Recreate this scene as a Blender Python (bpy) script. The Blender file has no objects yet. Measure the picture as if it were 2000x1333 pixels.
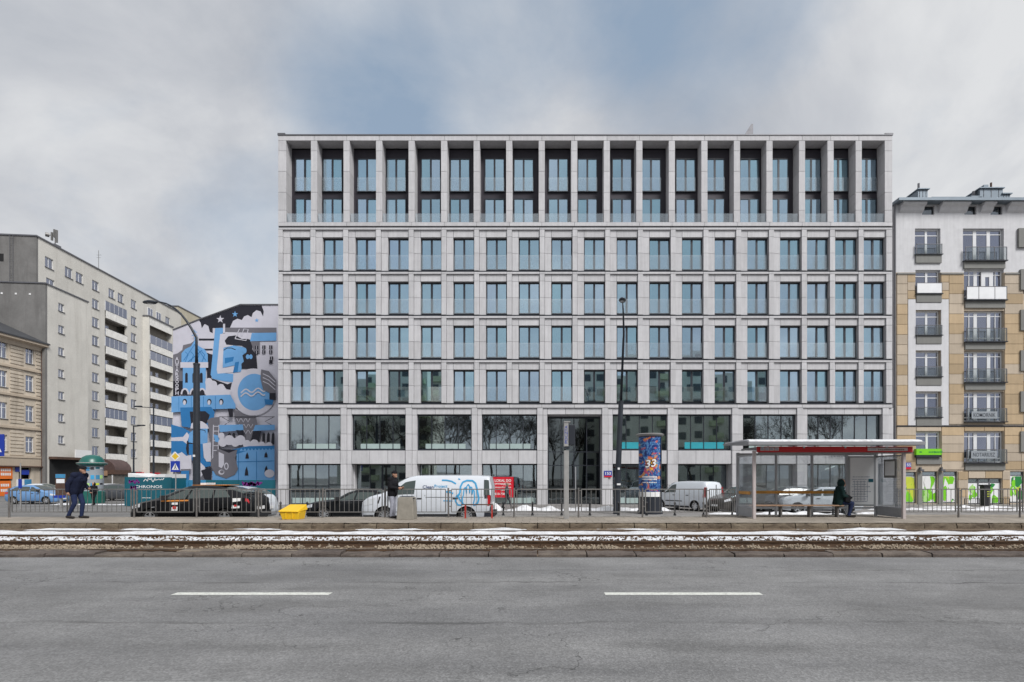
import bpy, bmesh, math, random
from mathutils import Vector, Matrix, noise
rnd = random.Random(11)
R = math.radians
scn = bpy.context.scene
COL = scn.collection

# ------------------------------------------------------------------ camera, world, sun, exposure
LENS_PX, VPX, VPY, EYE = 1055.6, 1050.0, 932.0, 1.63      # focal length in photo pixels, vanishing point, eye height
cam_d = bpy.data.cameras.new('camera'); cam = bpy.data.objects.new('camera', cam_d); COL.objects.link(cam)
cam.location = (0, 0, EYE); cam.rotation_euler = (R(90), 0, 0)
cam_d.sensor_width = 36; cam_d.lens = LENS_PX * 36 / 2000
cam_d.shift_x = -(VPX - 1000) / 2000; cam_d.shift_y = (VPY - 666.5) / 2000
cam_d.clip_start = 0.1; cam_d.clip_end = 4000
scn.camera = cam

SUN_EL, SUN_AZ = 46, 141      # degrees; azimuth clockwise from +Y: high behind the camera to the right, veiled by cloud
SKY_K = 0.075
w = bpy.data.worlds.new('World'); scn.world = w; w.use_nodes = True
nt = w.node_tree; nt.nodes.clear()
def N(t, **k):
    n = nt.nodes.new(t)
    for a, b in k.items(): setattr(n, a, b)
    return n
def L(a, b): nt.links.new(a, b)
def math_node(op, a, b=None, clamp=False):
    n = N('ShaderNodeMath', operation=op); n.use_clamp = clamp
    for i, v in enumerate((a, b)):
        if v is None: continue
        if isinstance(v, (int, float)): n.inputs[i].default_value = v
        else: L(v, n.inputs[i])
    return n.outputs[0]
out = N('ShaderNodeOutputWorld'); bg = N('ShaderNodeBackground'); L(bg.outputs[0], out.inputs[0])
sky = N('ShaderNodeTexSky', sky_type='NISHITA'); sky.sun_disc = False
sky.sun_elevation = R(SUN_EL); sky.sun_rotation = R(SUN_AZ); sky.dust_density = 2.0; sky.ozone_density = 1.5
tc = N('ShaderNodeTexCoord')
sep = N('ShaderNodeSeparateXYZ'); L(tc.outputs['Generated'], sep.inputs[0])
zz = math_node('ADD', math_node('ABSOLUTE', sep.outputs[2]), 0.52)      # clouds lie on a flat sheet, flattened towards the horizon
comb = N('ShaderNodeCombineXYZ'); L(math_node('DIVIDE', sep.outputs[0], zz), comb.inputs[0]); L(math_node('DIVIDE', sep.outputs[1], zz), comb.inputs[1])
def noise_w(scale, detail, rough, off, dist=0.0):
    mp = N('ShaderNodeMapping'); mp.inputs['Location'].default_value = off; L(comb.outputs[0], mp.inputs[0])
    n = N('ShaderNodeTexNoise'); n.inputs['Scale'].default_value = scale; n.inputs['Detail'].default_value = detail
    n.inputs['Roughness'].default_value = rough; n.inputs['Distortion'].default_value = dist
    L(mp.outputs[0], n.inputs[0]); return n.outputs[0]
def ramp(fac, stops):
    r = N('ShaderNodeValToRGB'); e = r.color_ramp.elements
    while len(e) < len(stops): e.new(0.5)
    for q, (p, c) in zip(e, stops): q.position = p; q.color = (*c, 1) if len(c) == 3 else c
    L(fac, r.inputs[0]); return r.outputs[0]
shape = math_node('ADD', math_node('MULTIPLY', noise_w(1.75, 12, 0.57, (3.1, 1.7, 0), 0.35), 1.8), -.40)
tone = noise_w(2.5, 12, 0.56, (0.4, 5.2, 0), 0.35)
def hole(px, py, rad):      # gaps of open sky, by direction
    d = Vector(((px - VPX) / LENS_PX, 1, (VPY - py) / LENS_PX)); d.normalize()
    vm = N('ShaderNodeVectorMath', operation='DOT_PRODUCT'); nm = N('ShaderNodeVectorMath', operation='NORMALIZE')
    L(tc.outputs['Generated'], nm.inputs[0]); L(nm.outputs[0], vm.inputs[0]); vm.inputs[1].default_value = d
    mr = N('ShaderNodeMapRange'); mr.interpolation_type = 'SMOOTHSTEP'
    mr.inputs[1].default_value = math.cos(R(rad)); mr.inputs[2].default_value = 1.0; mr.inputs[3].default_value = 0; mr.inputs[4].default_value = 1
    L(vm.outputs['Value'], mr.inputs[0]); return mr.outputs[0]
gap = 0.0
for (px, py, rad, k) in ((765, 60, 15, .33), (715, 215, 9, .24), (1400, -10, 13, .32), (1170, 50, 8, .12), (480, 395, 8, .08), (450, 560, 9, .07)):
    gap = math_node('ADD', gap, math_node('MULTIPLY', hole(px, py, rad), k))
cover = math_node('SUBTRACT', math_node('ADD', shape, 0.24), gap)
mask = ramp(cover, [(0.12, (0, 0, 0)), (0.70, (1, 1, 1))])
cloud = ramp(tone, [(0.31, (0.37, 0.395, 0.44)), (0.46, (0.48, 0.497, 0.53)), (0.60, (0.62, 0.63, 0.645))])
mul = N('ShaderNodeMixRGB', blend_type='MULTIPLY'); mul.inputs[0].default_value = 1
L(sky.outputs[0], mul.inputs[1]); mul.inputs[2].default_value = (SKY_K, SKY_K, SKY_K, 1)
veil = N('ShaderNodeMixRGB'); veil.inputs[0].default_value = 0.6; L(mul.outputs[0], veil.inputs[1]); veil.inputs[2].default_value = (0.36, 0.46, 0.58, 1)
mix = N('ShaderNodeMixRGB'); L(mask, mix.inputs[0]); L(veil.outputs[0], mix.inputs[1]); L(cloud, mix.inputs[2])
L(mix.outputs[0], bg.inputs[0]); bg.inputs[1].default_value = 1.0
sun_d = bpy.data.lights.new('sun', 'SUN'); sun_d.energy = 2.9; sun_d.angle = R(22); sun_d.color = (1, 0.98, 0.955)
sun = bpy.data.objects.new('sun', sun_d); COL.objects.link(sun)
sd = Vector((math.sin(R(SUN_AZ)) * math.cos(R(SUN_EL)), math.cos(R(SUN_AZ)) * math.cos(R(SUN_EL)), math.sin(R(SUN_EL))))
sun.rotation_euler = sd.to_track_quat('Z', 'Y').to_euler()
vs = scn.view_settings; vs.view_transform = 'Standard'; vs.look = 'None'; vs.gamma = 1; vs.exposure = 0.25; vs.use_curve_mapping = False
scn.cycles.max_bounces = 7; scn.cycles.transparent_max_bounces = 12; scn.cycles.caustics_reflective = False; scn.cycles.caustics_refractive = False

# ------------------------------------------------------------------ helpers
def AX(px, Y): return (px - VPX) / LENS_PX * Y              # photo column to metres at distance Y
def AZ(py, Y): return EYE + (VPY - py) / LENS_PX * Y        # photo row to height at distance Y
WORLD = {}
def link(o, parent=None, local=False):
    COL.objects.link(o); o_basis = Matrix.LocRotScale(o.location, o.rotation_euler, o.scale)
    if parent is not None:
        o.parent = parent
        if not local: o.matrix_parent_inverse = WORLD.get(parent, Matrix()).inverted()
    WORLD[o] = o_basis
    return o
def tag(o, label=None, cat=None, group=None, kind=None):
    if label: o['label'] = label
    if cat: o['category'] = cat
    if group: o['group'] = group
    if kind: o['kind'] = kind
    return o
def thing(name, label, cat, loc=(0, 0, 0), rz=0, group=None):
    o = bpy.data.objects.new(name, None); o.location = loc; o.rotation_euler = (0, 0, rz); o.empty_display_size = .2
    link(o); return tag(o, label, cat, group)

class MB:
    def __init__(s): s.v = []; s.f = []; s.m = []; s.mats = []
    def mi(s, m):
        if m is None: return 0
        if m not in s.mats: s.mats.append(m)
        return s.mats.index(m)
    def add(s, vs, fs, m=None):
        b = len(s.v); s.v += [tuple(p) for p in vs]; k = s.mi(m)
        for f in fs: s.f.append(tuple(b + i for i in f)); s.m.append(k)
        return s
    def box(s, x0, x1, y0, y1, z0, z1, m=None):
        return s.add([(x0, y0, z0), (x1, y0, z0), (x1, y1, z0), (x0, y1, z0), (x0, y0, z1), (x1, y0, z1), (x1, y1, z1), (x0, y1, z1)],
                     [(0, 3, 2, 1), (4, 5, 6, 7), (0, 1, 5, 4), (1, 2, 6, 5), (2, 3, 7, 6), (3, 0, 4, 7)], m)
    def quad(s, a, b, c, d, m=None): return s.add([a, b, c, d], [(0, 1, 2, 3)], m)
    def prism(s, pts, axis, a, b, m=None):      # pts 2D; axis 'x': (y,z) 'y': (x,z) 'z': (x,y)
        def P(p, t): return {'x': (t, p[0], p[1]), 'y': (p[0], t, p[1]), 'z': (p[0], p[1], t)}[axis]
        n = len(pts); vs = [P(p, a) for p in pts] + [P(p, b) for p in pts]
        return s.add(vs, [tuple(range(n - 1, -1, -1)), tuple(range(n, 2 * n))] + [(i, (i + 1) % n, n + (i + 1) % n, n + i) for i in range(n)], m)
    def cyl(s, p0, p1, r0, r1=None, n=12, m=None, cap=True):
        p0, p1 = Vector(p0), Vector(p1); r1 = r0 if r1 is None else r1
        d = (p1 - p0).normalized(); q = d.to_track_quat('Z', 'Y'); vs = []
        for p, r in ((p0, r0), (p1, r1)):
            for i in range(n):
                t = 2 * math.pi * i / n; vs.append(p + q @ Vector((r * math.cos(t), r * math.sin(t), 0)))
        fs = [(i, (i + 1) % n, n + (i + 1) % n, n + i) for i in range(n)]
        if cap: fs += [tuple(range(n - 1, -1, -1)), tuple(range(n, 2 * n))]
        return s.add(vs, fs, m)
    def tube(s, pts, rs, n=10, m=None):
        pts = [Vector(p) for p in pts]
        if not isinstance(rs, (list, tuple)): rs = [rs] * len(pts)
        vs = []; 
        for k, p in enumerate(pts):
            d = (pts[min(k + 1, len(pts) - 1)] - pts[max(k - 1, 0)]).normalized(); q = d.to_track_quat('Z', 'Y')
            for i in range(n):
                t = 2 * math.pi * i / n; vs.append(p + q @ Vector((rs[k] * math.cos(t), rs[k] * math.sin(t), 0)))
        fs = []
        for k in range(len(pts) - 1):
            for i in range(n): fs.append((k * n + i, k * n + (i + 1) % n, (k + 1) * n + (i + 1) % n, (k + 1) * n + i))
        fs += [tuple(range(n - 1, -1, -1)), tuple(range((len(pts) - 1) * n, len(pts) * n))]
        return s.add(vs, fs, m)
    def lathe(s, prof, n=24, c=(0, 0, 0), m=None):
        vs = [(c[0] + r * math.cos(2 * math.pi * i / n), c[1] + r * math.sin(2 * math.pi * i / n), c[2] + z) for r, z in prof for i in range(n)]
        fs = [(k * n + i, k * n + (i + 1) % n, (k + 1) * n + (i + 1) % n, (k + 1) * n + i) for k in range(len(prof) - 1) for i in range(n)]
        fs += [tuple(range(n - 1, -1, -1)), tuple(range((len(prof) - 1) * n, len(prof) * n))]
        return s.add(vs, fs, m)
    def mesh(s, name, mat=None, smooth=False):
        me = bpy.data.meshes.new(name); me.from_pydata(s.v, [], s.f)
        ms = s.mats if s.mats else [mat]
        for m in ms: me.materials.append(MATS[m] if isinstance(m, str) else m)
        if s.mats: me.polygons.foreach_set('material_index', s.m)
        if smooth:
            me.polygons.foreach_set('use_smooth', [True] * len(me.polygons))
            if smooth != 'all': me.set_sharp_from_angle(angle=R(smooth if smooth is not True else 40))
        me.update(); return me
    def build(s, name, mat=None, parent=None, smooth=False, local=False, bevel=0):
        o = bpy.data.objects.new(name, s.mesh(name, mat, smooth))
        if bevel:
            b = o.modifiers.new('bevel', 'BEVEL'); b.width = bevel; b.segments = 2; b.limit_method = 'ANGLE'
        return link(o, parent, local)

_cache = {}
def piece(name, dims, loc, mat, parent=None, chamfer=0.004):
    """a box-shaped piece with chamfered front edges that shares its mesh with alike pieces; loc = centre"""
    key = (name, tuple(round(d, 3) for d in dims), mat, chamfer)
    if key not in _cache:
        x, y, z = (d / 2 for d in dims); c = chamfer; mb = MB()
        vs = [(-x, y, -z), (x, y, -z), (x, y, z), (-x, y, z), (-x, -y + c, -z), (x, -y + c, -z), (x, -y + c, z), (-x, -y + c, z),
              (-x + c, -y, -z + c), (x - c, -y, -z + c), (x - c, -y, z - c), (-x + c, -y, z - c)]
        fs = [(3, 2, 1, 0), (4, 5, 1, 0)[::-1], (5, 6, 2, 1)[::-1], (6, 7, 3, 2)[::-1], (7, 4, 0, 3)[::-1],
              (8, 9, 10, 11), (4, 5, 9, 8), (5, 6, 10, 9), (6, 7, 11, 10), (7, 4, 8, 11)]
        fs = [f for f in fs]
        _cache[key] = mb.add(vs, fs).mesh(name, mat)
    o = bpy.data.objects.new(name, _cache[key]); o.location = loc
    return link(o, parent)

def text_mesh(body, size, align='CENTER', bold=0.0, res=3):
    """lettering as flat polygons in the XY plane: list of verts, list of faces, width"""
    cu = bpy.data.curves.new('lettering', 'FONT'); cu.body = body; cu.size = size; cu.align_x = align; cu.align_y = 'CENTER'
    cu.fill_mode = 'FRONT'; cu.resolution_u = res; cu.offset = bold
    o = bpy.data.objects.new('lettering', cu); COL.objects.link(o)
    dg = bpy.context.evaluated_depsgraph_get(); me = bpy.data.meshes.new_from_object(o.evaluated_get(dg))
    vs = [tuple(v.co) for v in me.vertices]; fs = [tuple(p.vertices) for p in me.polygons]
    bpy.data.objects.remove(o); bpy.data.curves.remove(cu); bpy.data.meshes.remove(me)
    return vs, fs
def lettering(body, centre, width, height, mat, parent, name='lettering', facing='-y', bold=0.0, local=False, shear=0.0, rot=0.0):
    """flat letters fitted into width x height, standing upright, facing -y by default"""
    vs, fs = text_mesh(body, 1.0, bold=bold)
    x0 = min(v[0] for v in vs); x1 = max(v[0] for v in vs); y0 = min(v[1] for v in vs); y1 = max(v[1] for v in vs)
    mb = MB(); res = []
    for v in vs:
        a = ((v[0] - x0) / (x1 - x0) - .5) * width; b = ((v[1] - y0) / (y1 - y0) - .5) * height
        a += shear * b; a, b = a * math.cos(rot) - b * math.sin(rot), a * math.sin(rot) + b * math.cos(rot)
        c = Vector(centre)
        if facing == '-y': res.append((c.x + a, c.y, c.z + b))
        elif facing == '+x': res.append((c.x, c.y + a, c.z + b))
        elif facing == '-x': res.append((c.x, c.y - a, c.z + b))
        elif facing == '+y': res.append((c.x - a, c.y, c.z + b))
        elif facing == 'raw': res.append((a, b, 0))
    mb.add(res, fs)
    if facing == 'raw': return mb
    return mb.build(name, mat, parent, local=local)

# ------------------------------------------------------------------ materials
MATS = {}
def srgb(r, g, b):
    f = lambda c: (c / 255 / 12.92) if c / 255 <= 0.04045 else ((c / 255 + 0.055) / 1.055) ** 2.4
    return (f(r), f(g), f(b))
class NT:
    def __init__(s, name):
        s.m = bpy.data.materials.new(name); s.m.use_nodes = True; s.t = s.m.node_tree; s.t.nodes.clear()
        s.out = s.n('ShaderNodeOutputMaterial'); MATS[name] = s.m
    def n(s, t, **k):
        x = s.t.nodes.new(t)
        for a, b in k.items(): setattr(x, a, b)
        return x
    def l(s, a, b): s.t.links.new(a, b)
    def val(s, sock, v):
        if hasattr(v, 'is_output') or isinstance(v, bpy.types.NodeSocket): s.l(v, sock)
        elif isinstance(v, (tuple, list)) and len(v) == 3 and sock.type == 'RGBA': sock.default_value = (*v, 1)
        else: sock.default_value = v
    def coord(s, kind='Object', scale=(1, 1, 1)):
        c = s.n('ShaderNodeTexCoord'); mp = s.n('ShaderNodeMapping'); mp.inputs['Scale'].default_value = scale
        s.l(c.outputs[kind], mp.inputs[0]); return mp.outputs[0]
    def pos(s, scale=(1, 1, 1)):
        c = s.n('ShaderNodeNewGeometry'); mp = s.n('ShaderNodeMapping'); mp.inputs['Scale'].default_value = scale
        s.l(c.outputs['Position'], mp.inputs[0]); return mp.outputs[0]
    def noise(s, vec, scale, detail=4, rough=.55, dist=0):
        x = s.n('ShaderNodeTexNoise'); x.inputs['Scale'].default_value = scale; x.inputs['Detail'].default_value = detail
        x.inputs['Roughness'].default_value = rough; x.inputs['Distortion'].default_value = dist; s.l(vec, x.inputs[0]); return x.outputs[0]
    def ramp(s, fac, stops):
        r = s.n('ShaderNodeValToRGB'); e = r.color_ramp.elements
        while len(e) < len(stops): e.new(.5)
        for q, (p, c) in zip(e, stops): q.position = p; q.color = (c, c, c, 1) if isinstance(c, (int, float)) else (*c, 1)
        s.l(fac, r.inputs[0]); return r.outputs[0]
    def mix(s, fac, a, b, mode='MIX'):
        x = s.n('ShaderNodeMixRGB', blend_type=mode)
        for i, v in enumerate((fac, a, b)): s.val(x.inputs[i], v)
        return x.outputs[0]
    def math(s, op, a, b=0.0):
        x = s.n('ShaderNodeMath', operation=op); s.val(x.inputs[0], a); s.val(x.inputs[1], b); return x.outputs[0]
    def bump(s, h, strength=.3, dist=.02):
        b = s.n('ShaderNodeBump'); b.inputs['Strength'].default_value = strength; b.inputs['Distance'].default_value = dist
        s.l(h, b.inputs['Height']); return b.outputs[0]
    def bsdf(s, color, rough=.6, metal=0, spec=.5, normal=None, **k):
        p = s.n('ShaderNodeBsdfPrincipled'); s.val(p.inputs['Base Color'], color); s.val(p.inputs['Roughness'], rough)
        s.val(p.inputs['Metallic'], metal); s.val(p.inputs['Specular IOR Level'], spec)
        if normal is not None: s.l(normal, p.inputs['Normal'])
        for a, b in k.items(): s.val(p.inputs[a.replace('_', ' ')], b)
        s.l(p.outputs[0], s.out.inputs[0]); return p
def plain(name, color, rough=.55, metal=0, spec=.4, vary=.12, scale=1.5, bump=0.0, bscale=30, space='pos', **k):
    """one colour with mottling and slight wear"""
    t = NT(name); c = t.pos() if space == 'pos' else t.coord()
    n1 = t.noise(c, scale, 6, .6); col = t.mix(1.0, color, t.ramp(n1, [(.25, 1 - vary), (.75, 1 + vary * .6)]), 'MULTIPLY')
    nr = t.noise(c, scale * 3, 3); rg = t.math('ADD', t.math('MULTIPLY', nr, .2), rough - .1)
    nm = t.bump(t.noise(c, bscale, 4), bump, .01) if bump else None
    t.bsdf(col, rg, metal, spec, nm, **k); return t.m
def mat_stone(name, base, vary=.07, streak=.05, rough=.75):
    t = NT(name); p = t.pos()
    g = t.n('ShaderNodeNewGeometry'); oi = t.n('ShaderNodeObjectInfo')
    r = t.math('FRACT', t.math('ADD', g.outputs['Random Per Island'], oi.outputs['Random']))
    col = t.mix(1, base, t.ramp(r, [(0, 1 - vary), (1, 1 + vary)]), 'MULTIPLY')
    col = t.mix(1, col, t.ramp(t.noise(p, 2.2, 8, .65), [(.28, .93), (.72, 1.05)]), 'MULTIPLY')
    col = t.mix(1, col, t.ramp(t.noise(t.pos((6, 6, .5)), 1.0, 5, .6), [(.35, 1 - streak), (.65, 1 + streak * .5)]), 'MULTIPLY')
    col = t.mix(1, col, t.ramp(t.noise(p, 45, 3, .6), [(.3, .96), (.7, 1.04)]), 'MULTIPLY')
    t.bsdf(col, rough, 0, .35, t.bump(t.noise(p, 60, 3), .12, .005))
mat_stone('stone', (.545, .54, .557), .08, .08)
mat_stone('stone_tan', (.47, .355, .225), .16, .07)
mat_stone('stone_pale', (.50, .42, .33), .12, .06)
mat_stone('stone_grey', (.22, .22, .21), .06, .05)
mat_stone('render_white', (.62, .62, .64), .03, .05)
def mat_old_render(name, base, dirt, vary=.12, scale=.25):
    t = NT(name); p = t.pos()
    col = t.mix(1, base, t.ramp(t.noise(p, scale, 8, .62, .4), [(.3, 1 - vary), (.7, 1 + vary * .6)]), 'MULTIPLY')
    st = t.noise(t.pos((1.2, 1.2, .12)), 1.0, 7, .66, .3)
    col = t.mix(t.ramp(st, [(.50, 0.0), (.74, .75)]), col, dirt)
    col = t.mix(1, col, t.ramp(t.noise(p, 6, 5, .65), [(.3, .94), (.7, 1.05)]), 'MULTIPLY')
    t.bsdf(col, .88, 0, .25, t.bump(t.noise(p, 14, 5), .25, .02))
mat_old_render('render_slab', (.62, .60, .555), (.49, .47, .43))
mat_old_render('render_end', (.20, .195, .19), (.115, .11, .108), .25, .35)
mat_old_render('render_cream', (.50, .46, .36), (.4, .36, .28))
mat_old_render('render_tenement', (.57, .50, .41), (.34, .29, .23), .2, .4)
mat_old_render('render_plinth', (.42, .38, .33), (.25, .21, .18), .15, .6)
def mat_asphalt(name, c0, c1, crack=True, streak=.24):
    t = NT(name); p = t.pos()
    n1 = t.noise(t.pos((.12, .9, 1)), 1.0, 6, .6, .3)                     # streaks worn along the lanes
    col = t.mix(t.ramp(n1, [(.3, 0.0), (.7, 1.0)]), c0, c1)
    col = t.mix(1, col, t.ramp(t.noise(p, .55, 7, .62), [(.3, 1 - streak), (.7, 1 + streak * .6)]), 'MULTIPLY')
    v = t.n('ShaderNodeTexVoronoi'); v.inputs['Scale'].default_value = 62; t.l(p, v.inputs[0])
    col = t.mix(1, col, t.ramp(v.outputs['Color'], [(.0, .72), (.5, .98), (1, 1.34)]), 'MULTIPLY')
    v2 = t.noise(p, 34, 5, .75); col = t.mix(1, col, t.ramp(v2, [(.3, .84), (.5, 1), (.7, 1.15)]), 'MULTIPLY')
    col = t.mix(1, col, t.ramp(t.noise(t.pos((.6, 2.2, 1)), 6, 6, .7), [(.28, .90), (.6, 1.05)]), 'MULTIPLY')
    if crack:      # paving seams along the lanes, damp wheel tracks and darker repaired patches
        sp = t.n('ShaderNodeSeparateXYZ'); t.l(p, sp.inputs[0]); wob = t.math('MULTIPLY', t.math('SUBTRACT', t.noise(t.pos((.5, .5, 1)), 1.3, 6, .65), .5), .55)
        yy = t.math('ADD', sp.outputs[1], wob)
        for (y0, wd, k) in ((8.35, .05, .75), (9.45, .04, .6), (6.05, .06, .55), (5.2, .25, .3), (6.9, .4, .25), (9.0, .3, .22), (7.9, .25, .26), (4.6, .2, .25)):
            dd = t.math('ABSOLUTE', t.math('SUBTRACT', yy, y0)); mk = t.ramp(t.math('DIVIDE', dd, wd), [(.25, 1.0), (1.0, 0.0)])
            br = t.ramp(t.noise(t.pos((.35, .8, 1)), 1.0 + y0 * .07, 5, .65), [(.42, 0.0), (.60, k)])
            col = t.mix(t.math('MULTIPLY', mk, br), col, (.05, .049, .048))
        col = t.mix(t.ramp(t.noise(t.pos((.22, .5, 1)), .9, 3, .5, .6), [(.56, 0.0), (.66, .34)]), col, (.10, .098, .097))
    h = t.math('ADD', v2, t.math('MULTIPLY', v.outputs['Distance'], .8))
    if crack:
        dis = t.n('ShaderNodeVectorMath', operation='ADD'); nz = t.n('ShaderNodeTexNoise'); nz.inputs['Scale'].default_value = 1.1; nz.inputs['Detail'].default_value = 6
        t.l(p, nz.inputs[0]); sc = t.n('ShaderNodeVectorMath', operation='SCALE'); sc.inputs['Scale'].default_value = 1.6; t.l(nz.outputs['Color'], sc.inputs[0])
        t.l(t.pos((.16, .42, 1)), dis.inputs[0]); t.l(sc.outputs[0], dis.inputs[1])
        e = t.n('ShaderNodeTexVoronoi', feature='DISTANCE_TO_EDGE'); e.inputs['Scale'].default_value = .8; t.l(dis.outputs[0], e.inputs[0])
        cr = t.ramp(e.outputs['Distance'], [(.0, 1.0), (.008, 0.0)])
        msk = t.ramp(t.noise(p, .35, 3), [(.45, 0.0), (.55, .85)])
        col = t.mix(t.math('MULTIPLY', cr, msk), col, (.035, .034, .033))
    t.bsdf(col, .82, 0, .3, t.bump(h, .4, .010))
mat_asphalt('asphalt', (.170, .170, .173), (.228, .227, .226))
mat_asphalt('asphalt_far', (.15, .148, .146), (.21, .205, .20), False)
def mat_paving(name, base, sx, sy, rough=.85):
    t = NT(name); p = t.pos()
    b = t.n('ShaderNodeTexBrick'); b.offset = .5
    mp = t.n('ShaderNodeMapping'); t.l(p, mp.inputs[0]); t.l(mp.outputs[0], b.inputs['Vector'])
    b.inputs['Color1'].default_value = (.92, .92, .92, 1); b.inputs['Color2'].default_value = (1.1, 1.1, 1.1, 1); b.inputs['Mortar'].default_value = (.55, .55, .55, 1)
    b.inputs['Scale'].default_value = 1; b.inputs['Brick Width'].default_value = sx; b.inputs['Row Height'].default_value = sy; b.inputs['Mortar Size'].default_value = .012
    col = t.mix(1, base, b.outputs['Color'], 'MULTIPLY')
    col = t.mix(1, col, t.ramp(t.noise(p, .8, 7, .65), [(.3, .78), (.7, 1.15)]), 'MULTIPLY')
    col = t.mix(1, col, t.ramp(t.noise(p, 20, 4, .65), [(.3, .9), (.7, 1.1)]), 'MULTIPLY')
    t.bsdf(col, rough, 0, .3, t.bump(t.noise(p, 40, 3), .3, .006))
mat_paving('paving', (.24, .23, .225), .5, .5)
mat_paving('platform_top', (.30, .265, .225), .5, .5)
def mat_kerb(name, a, b, c):
    t = NT(name); p = t.pos(); g = t.n('ShaderNodeNewGeometry'); oi = t.n('ShaderNodeObjectInfo')
    col = t.mix(oi.outputs['Random'], a, b)
    col = t.mix(t.ramp(t.noise(t.pos((1.2, 1.2, 2.5)), 1.6, 7, .68, .5), [(.40, 0.0), (.66, .85)]), col, c)
    col = t.mix(1, col, t.ramp(t.noise(p, 30, 5, .7), [(.3, .8), (.7, 1.18)]), 'MULTIPLY')
    t.bsdf(col, .85, 0, .3, t.bump(t.noise(p, 25, 5), .5, .012))
mat_kerb('kerb_platform', (.20, .165, .12), (.135, .105, .075), (.06, .043, .03))
mat_kerb('kerb_road', (.15, .125, .105), (.11, .09, .08), (.055, .043, .038))
mat_kerb('kerb_far', (.36, .35, .33), (.3, .29, .27), (.2, .19, .18))
mat_kerb('sleeper', (.30, .26, .21), (.24, .2, .16), (.12, .09, .065))
mat_kerb('ballast', (.36, .30, .23), (.31, .25, .185), (.19, .145, .10))
def mat_soil():
    t = NT('track_soil'); p = t.pos()
    col = t.mix(t.ramp(t.noise(p, 2.5, 8, .7), [(.35, 0.0), (.65, 1.0)]), (.11, .078, .053), (.24, .185, .135))
    v = t.n('ShaderNodeTexVoronoi'); v.inputs['Scale'].default_value = 26; t.l(p, v.inputs[0])
    col = t.mix(1, col, t.ramp(v.outputs['Color'], [(0, .6), (1, 1.35)]), 'MULTIPLY')
    t.bsdf(col, .9, 0, .2, t.bump(v.outputs['Distance'], .8, .03))
mat_soil()
def mat_snow():
    t = NT('snow'); p = t.pos()
    col = t.mix(t.ramp(t.noise(p, 3.5, 8, .72), [(.42, 0.0), (.72, .75)]), (.76, .77, .80), (.30, .285, .27))
    t.bsdf(col, .6, 0, .3, t.bump(t.noise(p, 22, 6, .7), .45, .02), Subsurface_Weight=0.0)
mat_snow()
def mat_rust():
    t = NT('rail_side'); p = t.pos()
    col = t.mix(t.ramp(t.noise(t.pos((1, 6, 6)), 4, 7, .7), [(.35, 0.0), (.65, 1.0)]), (.05, .032, .022), (.13, .078, .045))
    t.bsdf(col, .8, .2, .4, t.bump(t.noise(p, 60, 4), .3, .005))
mat_rust()
plain('rail_top', (.10, .085, .075), .35, .8, .5, .25, 5)
def mat_paint():
    t = NT('road_paint'); p = t.pos(); wear = t.ramp(t.noise(t.pos((1.5, 3, 1)), 7, 9, .78), [(.47, 0.0), (.66, .75)])
    c = t.mix(wear, (.70, .71, .66), (.22, .22, .215)); t.bsdf(t.mix(1, c, t.ramp(t.noise(p, 50, 3), [(.3, .85), (.7, 1.08)]), 'MULTIPLY'), .65, 0, .35, t.bump(t.noise(p, 45, 4), .5, .008))
mat_paint()
# metals, plastics, paints
plain('frame_dark', (.022, .026, .036), .42, .1, .5, .1)
plain('cladding_dark', (.034, .030, .040), .5, .3, .5, .1)
plain('coping', (.16, .16, .175), .5, .5, .5)
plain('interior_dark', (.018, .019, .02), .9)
plain('interior_mid', (.15, .14, .125), .9, vary=.3)
plain('strip_pale', (.36, .45, .44), .6)
plain('strip_teal', (.03, .33, .40), .5)
plain('curtain', (.62, .66, .66), .85, vary=.15, scale=4)
plain('curtain_beige', (.52, .55, .46), .85, vary=.15, scale=4)
plain('steel_grey', (.21, .205, .20), .5, .4, .5, .25, 6)
plain('steel_post', (.17, .16, .155), .55, .4, .5, .3, 7)
plain('lamp_pole', (.028, .034, .045), .45, .2, .5, .2)
plain('lamp_pole_light', (.25, .26, .28), .45, .3, .5, .2)
plain('white_paint', (.74, .75, .76), .45, 0, .5, .06)
plain('window_white', (.72, .73, .75), .45, 0, .5, .06)
plain('balcony_panel', (.80, .785, .75), .7, vary=.2, scale=2.5)
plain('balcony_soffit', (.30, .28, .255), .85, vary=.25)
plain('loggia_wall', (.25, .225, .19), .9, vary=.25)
plain('roof_metal', (.21, .25, .29), .45, .5, .5, .15)
plain('roof_dark', (.065, .068, .075), .7, .2, .4, .3)
plain('rust_brown', (.10, .06, .045), .75, 0, .3, .3, 3)
plain('shelter_grey', (.40, .41, .43), .45, .3, .5, .12, 3)
plain('shelter_pink', (.52, .46, .455), .5, .2, .5, .12, 3)
plain('shelter_red', (.46, .012, .015), .4, 0, .5, .15)
plain('shelter_roof', (.27, .275, .29), .5, .2, .5, .12)
plain('bench_wood', (.34, .21, .135), .6, 0, .4, .25, 8)
plain('rail_orange', (.58, .27, .05), .55, 0, .4, .25, 5)
plain('paper', (.82, .83, .85), .7, vary=.08)
plain('paper_text', (.25, .28, .38), .8)
plain('sign_red', (.60, .012, .028), .45)
plain('sign_white', (.78, .78, .78), .5, vary=.04)
plain('sign_blue', (.012, .04, .34), .4)
plain('sign_yellow', (.75, .50, .04), .4)
plain('sign_black', (.02, .02, .022), .5)
plain('sign_grey', (.30, .33, .36), .5)
plain('sign_letter_dark', (.05, .055, .07), .5)
plain('sign_green', (.20, .62, .02), .45)
plain('sign_orange', (.75, .17, .02), .5)
plain('yellow_box', (.78, .48, .015), .42, 0, .5, .1, 4)
plain('concrete', (.27, .25, .215), .9, 0, .25, .22, 5, .3, 60)
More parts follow.
